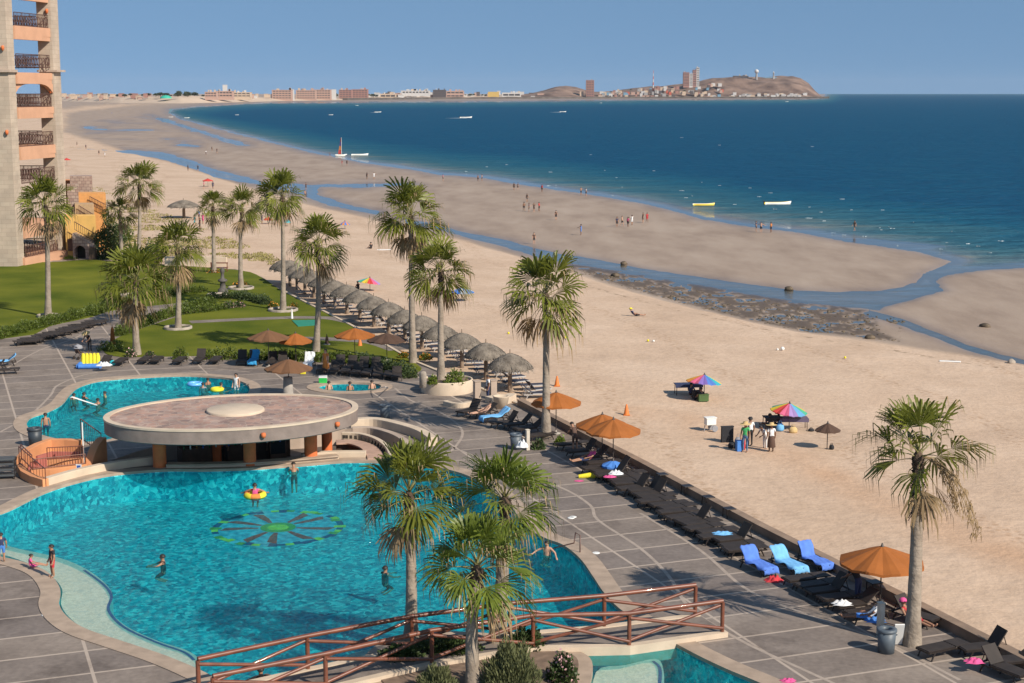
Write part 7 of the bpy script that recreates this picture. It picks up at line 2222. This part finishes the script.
for px, py, g, lab in ((557, 386, 1, "orange cone on the sand behind the first orange umbrella"), (626.5, 415, 1, "orange cone on the sand behind the orange umbrella pair"), (360, 346, 0, "orange cone on the lawn between the two umbrellas there")):
    q = PS(px, py) if g else P(px, py)
    t = thing("traffic_cone", lab, "cone", q)
    mb = MB(); mb.lathe([(.19, .03), (.06, .68), (0.03, .72), (0, .72)], n=14); mb.build("cone", M_CONE, t)
    mb = MB(); mb.box((0, 0, .02), (.42, .42, .04)); mb.build("base", M_CONE, t)
def side_table(p, label, rz):
    t = thing("side_table", label, "side table", p, rz, "side tables along the sea wall" if "sea wall" in label else None)
    mb = MB(); mb.box((0, 0, .43), (.52, .52, .04)); mb.build("table_top", M_RESIN, t, bevel=.01)
    for x in (-.21, .21):
        for y in (-.21, .21):
            mb = MB(); mb.tube([(x, y, .41), (x * 1.08, y * 1.08, 0)], .025, 6); mb.build("leg", M_RESIN, t)
for px, py in ((662, 482), (687, 494), (708, 505), (729, 517)):
    side_table(P(px, py), "small dark side table against the sea wall behind the long row of sunbeds", W_RZ)
side_table(P(874, 592), "small dark side table under the large orange umbrella", W_RZ)
# handrails of the pools
def handrail(pts, label, m=M_STEEL, r=0.025):
    mb = MB(); mb.tube(pts, r, 8); tag(mb.build("handrail", m), label, "handrail")
a, b = P(580, 553), P(551, 552, WATER)
handrail([a + Vector((0, 0, 0)), a + Vector((0.0, 0, 0.8)), a + Vector((-.2, 0, 0.92)), P(574, 543, .6), b + Vector((0, 0, 0.15)), b + Vector((0, 0, -.4))], "curved dark steel handrail at the right edge of the main pool", M_RAIL, .03)
handrail([P(70, 398), P(70, 398, .85), P(72, 397, .95), P(96, 405, WATER + .2), P(98, 405.5, -.5)], "slanting white handrail in the upper pool", M_WHITE, .045)
handrail([P(249, 384), P(249, 384, .9), P(247, 385, .98), P(226, 392, WATER + .1), P(224, 393, -.5)], "slanting steel handrail at the far end of the upper pool")
handrail([P(388, 387.5), P(388, 387.5, .8), P(384, 387, .85), P(370, 391, .0), P(369, 391, -.4)], "steel handrail of the hot tub")
# putting mat, statue, little markers on the lawn
q = [P(292, 320.5, .06), P(316, 320, .06), P(320, 325, .06), P(298, 326.5, .06)]
mb = MB(); mb.prism([(p.x, p.y) for p in q], .05, .09); tag(mb.build("putting_mat", mat("green_mat", (.015, .20, .13), .9)), "flat green mat lying on the lawn by the garden path", "mat")
mb = MB(); mb.tube([(0, 0, 0), (0, 0, .9)], [.12, .05], 8); tag(mb.build("lawn_marker", M_WHITE, loc=P(292, 319)), "thin white marker post beside the green mat", "marker")
c = P(223, 294); t = thing("garden_statue", "small dark tiered statue on the lawn below the smallest palm", "statue", c)
mb = MB(); mb.lathe([(.55, 0), (.5, .5), (.3, .6), (.26, 1.2), (.5, 1.3), (.45, 1.45), (.18, 1.6), (.16, 2.1), (.26, 2.3), (.2, 2.5), (0, 2.7)], n=14); mb.build("figure", mat("dark_stone", (.09, .08, .07), .8, .3, 3), t)
c = P(219, 272); t = thing("garden_bench", "brown wooden bench frame by the low white garden wall", "bench", c)
mb = MB(); mb.box((0, 0, .5), (2.0, .5, .08)); mb.build("seat", M_RUST, t)
mb = MB(); mb.box((0, .25, 1.0), (2.0, .08, .12)); mb.build("backrest", M_RUST, t)
for x in (-.9, .9):
    mb = MB(); mb.box((x, .15, .5), (.1, .1, 1.0)); mb.build("leg", M_RUST, t)
# deck lights set in the paving
R = random.Random(4)
for px, py in ((41, 579), (46, 615), (130, 647), (98, 641), (172, 669), (571, 518), (596, 553), (23, 498), (573, 517)):
    mb = MB(); mb.lathe([(.17, .0), (.17, .015), (.15, .022), (0, .022)], n=16); tag(mb.build("deck_light", M_WHITE, loc=P(px, py, .004)), "round white light set flush in the grey deck near the pool edge", "light", "flush deck lights")
# dark cart at the left edge
c = P(5, 478); t = thing("towel_cart", "dark grey shelved towel cart at the left edge of the deck", "cart", c, 0.2)
mb = MB()
for x in (-.55, .55):
    for y in (-.35, .35): mb.tube([(x, y, .12), (x, y, 1.05)], .03, 6)
mb.build("frame", M_RESIN, t)
for z_ in (.2, .5, .8, 1.05):
    mb = MB(); mb.box((0, 0, z_), (1.1, .72, .10)); mb.build("shelf", mat("cart_plastic", (.06, .065, .07), .5), t, bevel=.02)
for x in (-.5, .5):
    for y in (-.3, .3):
        mb = MB(); mb.tube([(x - .025, y, .07), (x + .025, y, .07)], .07, 10); mb.build("wheel", M_RESIN, t)

# ---- vendor goods on the sand
def vendor_table(px, py, L, label, m, rz=0.0):
    p = PS(px, py); t = thing("vendor_table", label, "table", p, rz)
    mb = MB(); mb.box((0, 0, .72), (L, .8, .04)); mb.build("table_top", M_DARKWOOD, t)
    n = 14; vs, fs = [], []
    mb = MB(); mb.box((0, 0, .745), (L * 1.02, .84, .012)); 
    mb.box((0, -.425, .64), (L * 1.02, .012, .22)); mb.build("table_cloth", m, t)
    for x in (-L * .45, L * .45):
        for y in (-.33, .33):
            mb = MB(); mb.tube([(x, y, .7), (x * 1.03, y * 1.05, -.03)], .025, 6); mb.build("leg", M_DARKWOOD, t)
    return p
vendor_table(688, 394, 1.9, "dark low table of goods under the left rainbow umbrella", CL["navy"], 0.1)
vendor_table(793, 429, 1.8, "table with a purple-grey cloth under the right rainbow umbrella", mat("purple_cloth", (.11, .085, .14), .9), 0.0)
vendor_table(772, 428, 1.1, "small dark table left of the purple-grey one", CL["black"], 0.1)
def crate(p, s, label, m, nm="crate", cat="crate", rz=0.2):
    t = thing(nm, label, cat, p, rz)
    if nm in ("bag", "basket"):
        a, b, h = s[0] / 2, s[1] / 2, s[2]
        mb = MB(); mb.lathe([(0, 0), (.85, .02), (1.0, .3 * h), (.95, .7 * h), (.6, .97 * h), (0, h)], n=14, jag=lambda j, k: 1 + .07 * math.sin(k * 2.4 + j))
        mb.v = [(x * a, y * b, z) for x, y, z in mb.v]; mb.build("body", m, t)
        mb = MB(); mb.tube([(-a * .4, 0, h * .9), (-a * .3, 0, h * 1.3), (a * .3, 0, h * 1.3), (a * .4, 0, h * .9)], .018, 5); mb.build("handle", m, t)
        return
    mb = MB(); mb.box((0, 0, s[2] / 2), s); mb.build("body", m, t, bevel=.02)
    mb = MB(); mb.box((0, 0, s[2] + .015), (s[0] * 1.05, s[1] * 1.05, .05)); mb.build("lid", m, t)
crate(PS(727, 442), (.75, .2, .95), "dark upright display rack on the sand left of the green striped vendor", CL["black"], "display_rack", "rack")
for px, py, s, lab, m in ((732, 448, (.5, .45, .35), "black bag lying left of the green striped vendor", CL["black"]), (738, 447, (.45, .4, .6), "dark bag standing beside the blue container", CL["grey"]), (739, 451, (.35, .35, .6), "blue container at the feet of the green striped vendor", CL["blue"]), (743, 450, (.25, .3, .75), "red bag behind the blue container", CL["red"]),
        (793, 433, (.55, .4, .4), "straw coloured basket in front of the right vendor table", STRAW), (780, 431, (.5, .4, .5), "pale blue cloth bag in front of the right vendor table", M_TL), (811, 431.5, (.4, .3, .2), "small dark bag on the sand left of the brown umbrella", CL["black"]), (831.5, 449.5, (.3, .3, .3), "dark bag at the foot of the brown beach umbrella", CL["black"]), (703, 401, (.7, .4, .45), "green and black crate under the left rainbow umbrella", mat("crate_green", (.06, .11, .03), .7)), (697, 399, (.6, .5, .55), "dark box left of the green and black crate", CL["black"])):
    crate(PS(px, py), s, lab, m, "bag" if "bag" in lab else ("basket" if "basket" in lab else ("container" if "container" in lab else "crate")), "bag" if "bag" in lab else "container")
c = PS(710, 431); t = thing("vendor_cart", "small white vendor cart alone on the sand below the left rainbow umbrella", "cart", c, .3)
mb = MB(); mb.box((0, 0, .62), (.65, .45, .42)); mb.build("box", M_WHITE, t, bevel=.03)
mb = MB(); mb.box((0, 0, .86), (.72, .5, .06)); mb.build("lid", M_WHITE, t)
for s in (-.3, .3):
    mb = MB(); mb.tube([(.2, s - .03, .2), (.2, s + .03, .2)], .2, 14); mb.build("wheel", CL["grey"], t)
mb = MB(); mb.tube([(-.35, 0, .4), (-.4, 0, 0)], .03, 6); mb.build("leg", CL["grey"], t)
def lounger_far(px, py, lab):
    pass
# float markers of the swimming line lying on the sand
for px, py, big, lab in ((508.5, 334, 0, "pair of small yellow floats on the sand right of the round planter palm"), (565, 338.5, 0, "small yellow float on the sand right of the lone palm crown"), (648, 341.5, 0, "yellow float of a close pair on the open sand"), (653.5, 342, 0, "white float of a close pair on the open sand"),
        (777.5, 350.5, 0, "small yellow float beside the white ball on the sand"), (845, 358.5, 0, "lone yellow float on the wet edge of the sand"), (782.5, 350.5, 1, "white ball on the sand near the tidal rocks")):
    r = .17 if big else .10
    mb = MB(); mb.lathe([(0, -r)] + [(r * math.sin(PI * i / 8), -r * math.cos(PI * i / 8)) for i in range(1, 8)] + [(0, r)], (0, 0, r * .9), 12)
    tag(mb.build("float_marker", M_WHITE if "white" in lab else CL["yellow"], loc=PS(px, py)), lab, "float")
mb = MB(); mb.box((0, 0, .05), (1.7, .30, .10), -.25); tag(mb.build("white_plank", M_WHITE, loc=PS(950, 362), bevel=.03), "white plank lying at the edge of the wet sand", "plank")
mb = MB(); mb.lathe([(0, 0), (.35, 0), (.30, .25), (.12, .42), (0, .45)], n=9, jag=lambda j, k: 1 + .2 * math.sin(k * 2.3 + j)); tag(mb.build("pale_rock", M_STONE, loc=P(1011, 364, SEA + .02)), "pale rock at the water's edge near the right border", "rock")
mb = MB(); mb.box((0, 0, .04), (1.9, .55, .08), .1); tag(mb.build("surfboard", M_WHITE, loc=PS(384, 250), bevel=.03), "pale board lying on the sand beside a sitting person", "board")
for px, py, lab in ((615, 276, "lone dark stone beside the tidal stream"), (789, 289.5, "dark stone in the tidal stream near its outlet"), (624, 264, "dark stone at the upper edge of the tidal stream"), (985, 327, "dark stone on the wet sand near the right border"), (870, 338.5, "flat dark stone left of the sand tongue")):
    mb = MB(); mb.lathe([(0, -.1), (.5, -.05), (.42, .22), (.2, .36), (0, .38)], n=9, jag=lambda j, k: 1 + .25 * math.sin(k * 1.9 + j + px)); tag(mb.build("stone", mat("weedy_rock", (.085, .062, .04)), loc=P(px, py, -1.93)), lab, "stone")
# ------------------------------------------------------------------ the air between here and the headland
hz = MB(); hz.box((0, 7850, 70), (64000, 17100, 160))
hm = bpy.data.materials.new("sea_haze"); hm.use_nodes = True
nt = hm.node_tree; nt.nodes.remove(nt.nodes["Principled BSDF"])
pv = nt.nodes.new("ShaderNodeVolumePrincipled")
pv.inputs["Color"].default_value = (0.80, 0.88, 1.0, 1)
pv.inputs["Density"].default_value = 0.000014
nt.links.new(pv.outputs[0], nt.nodes["Material Output"].inputs["Volume"])
hz.build("haze", hm)["kind"] = "stuff"
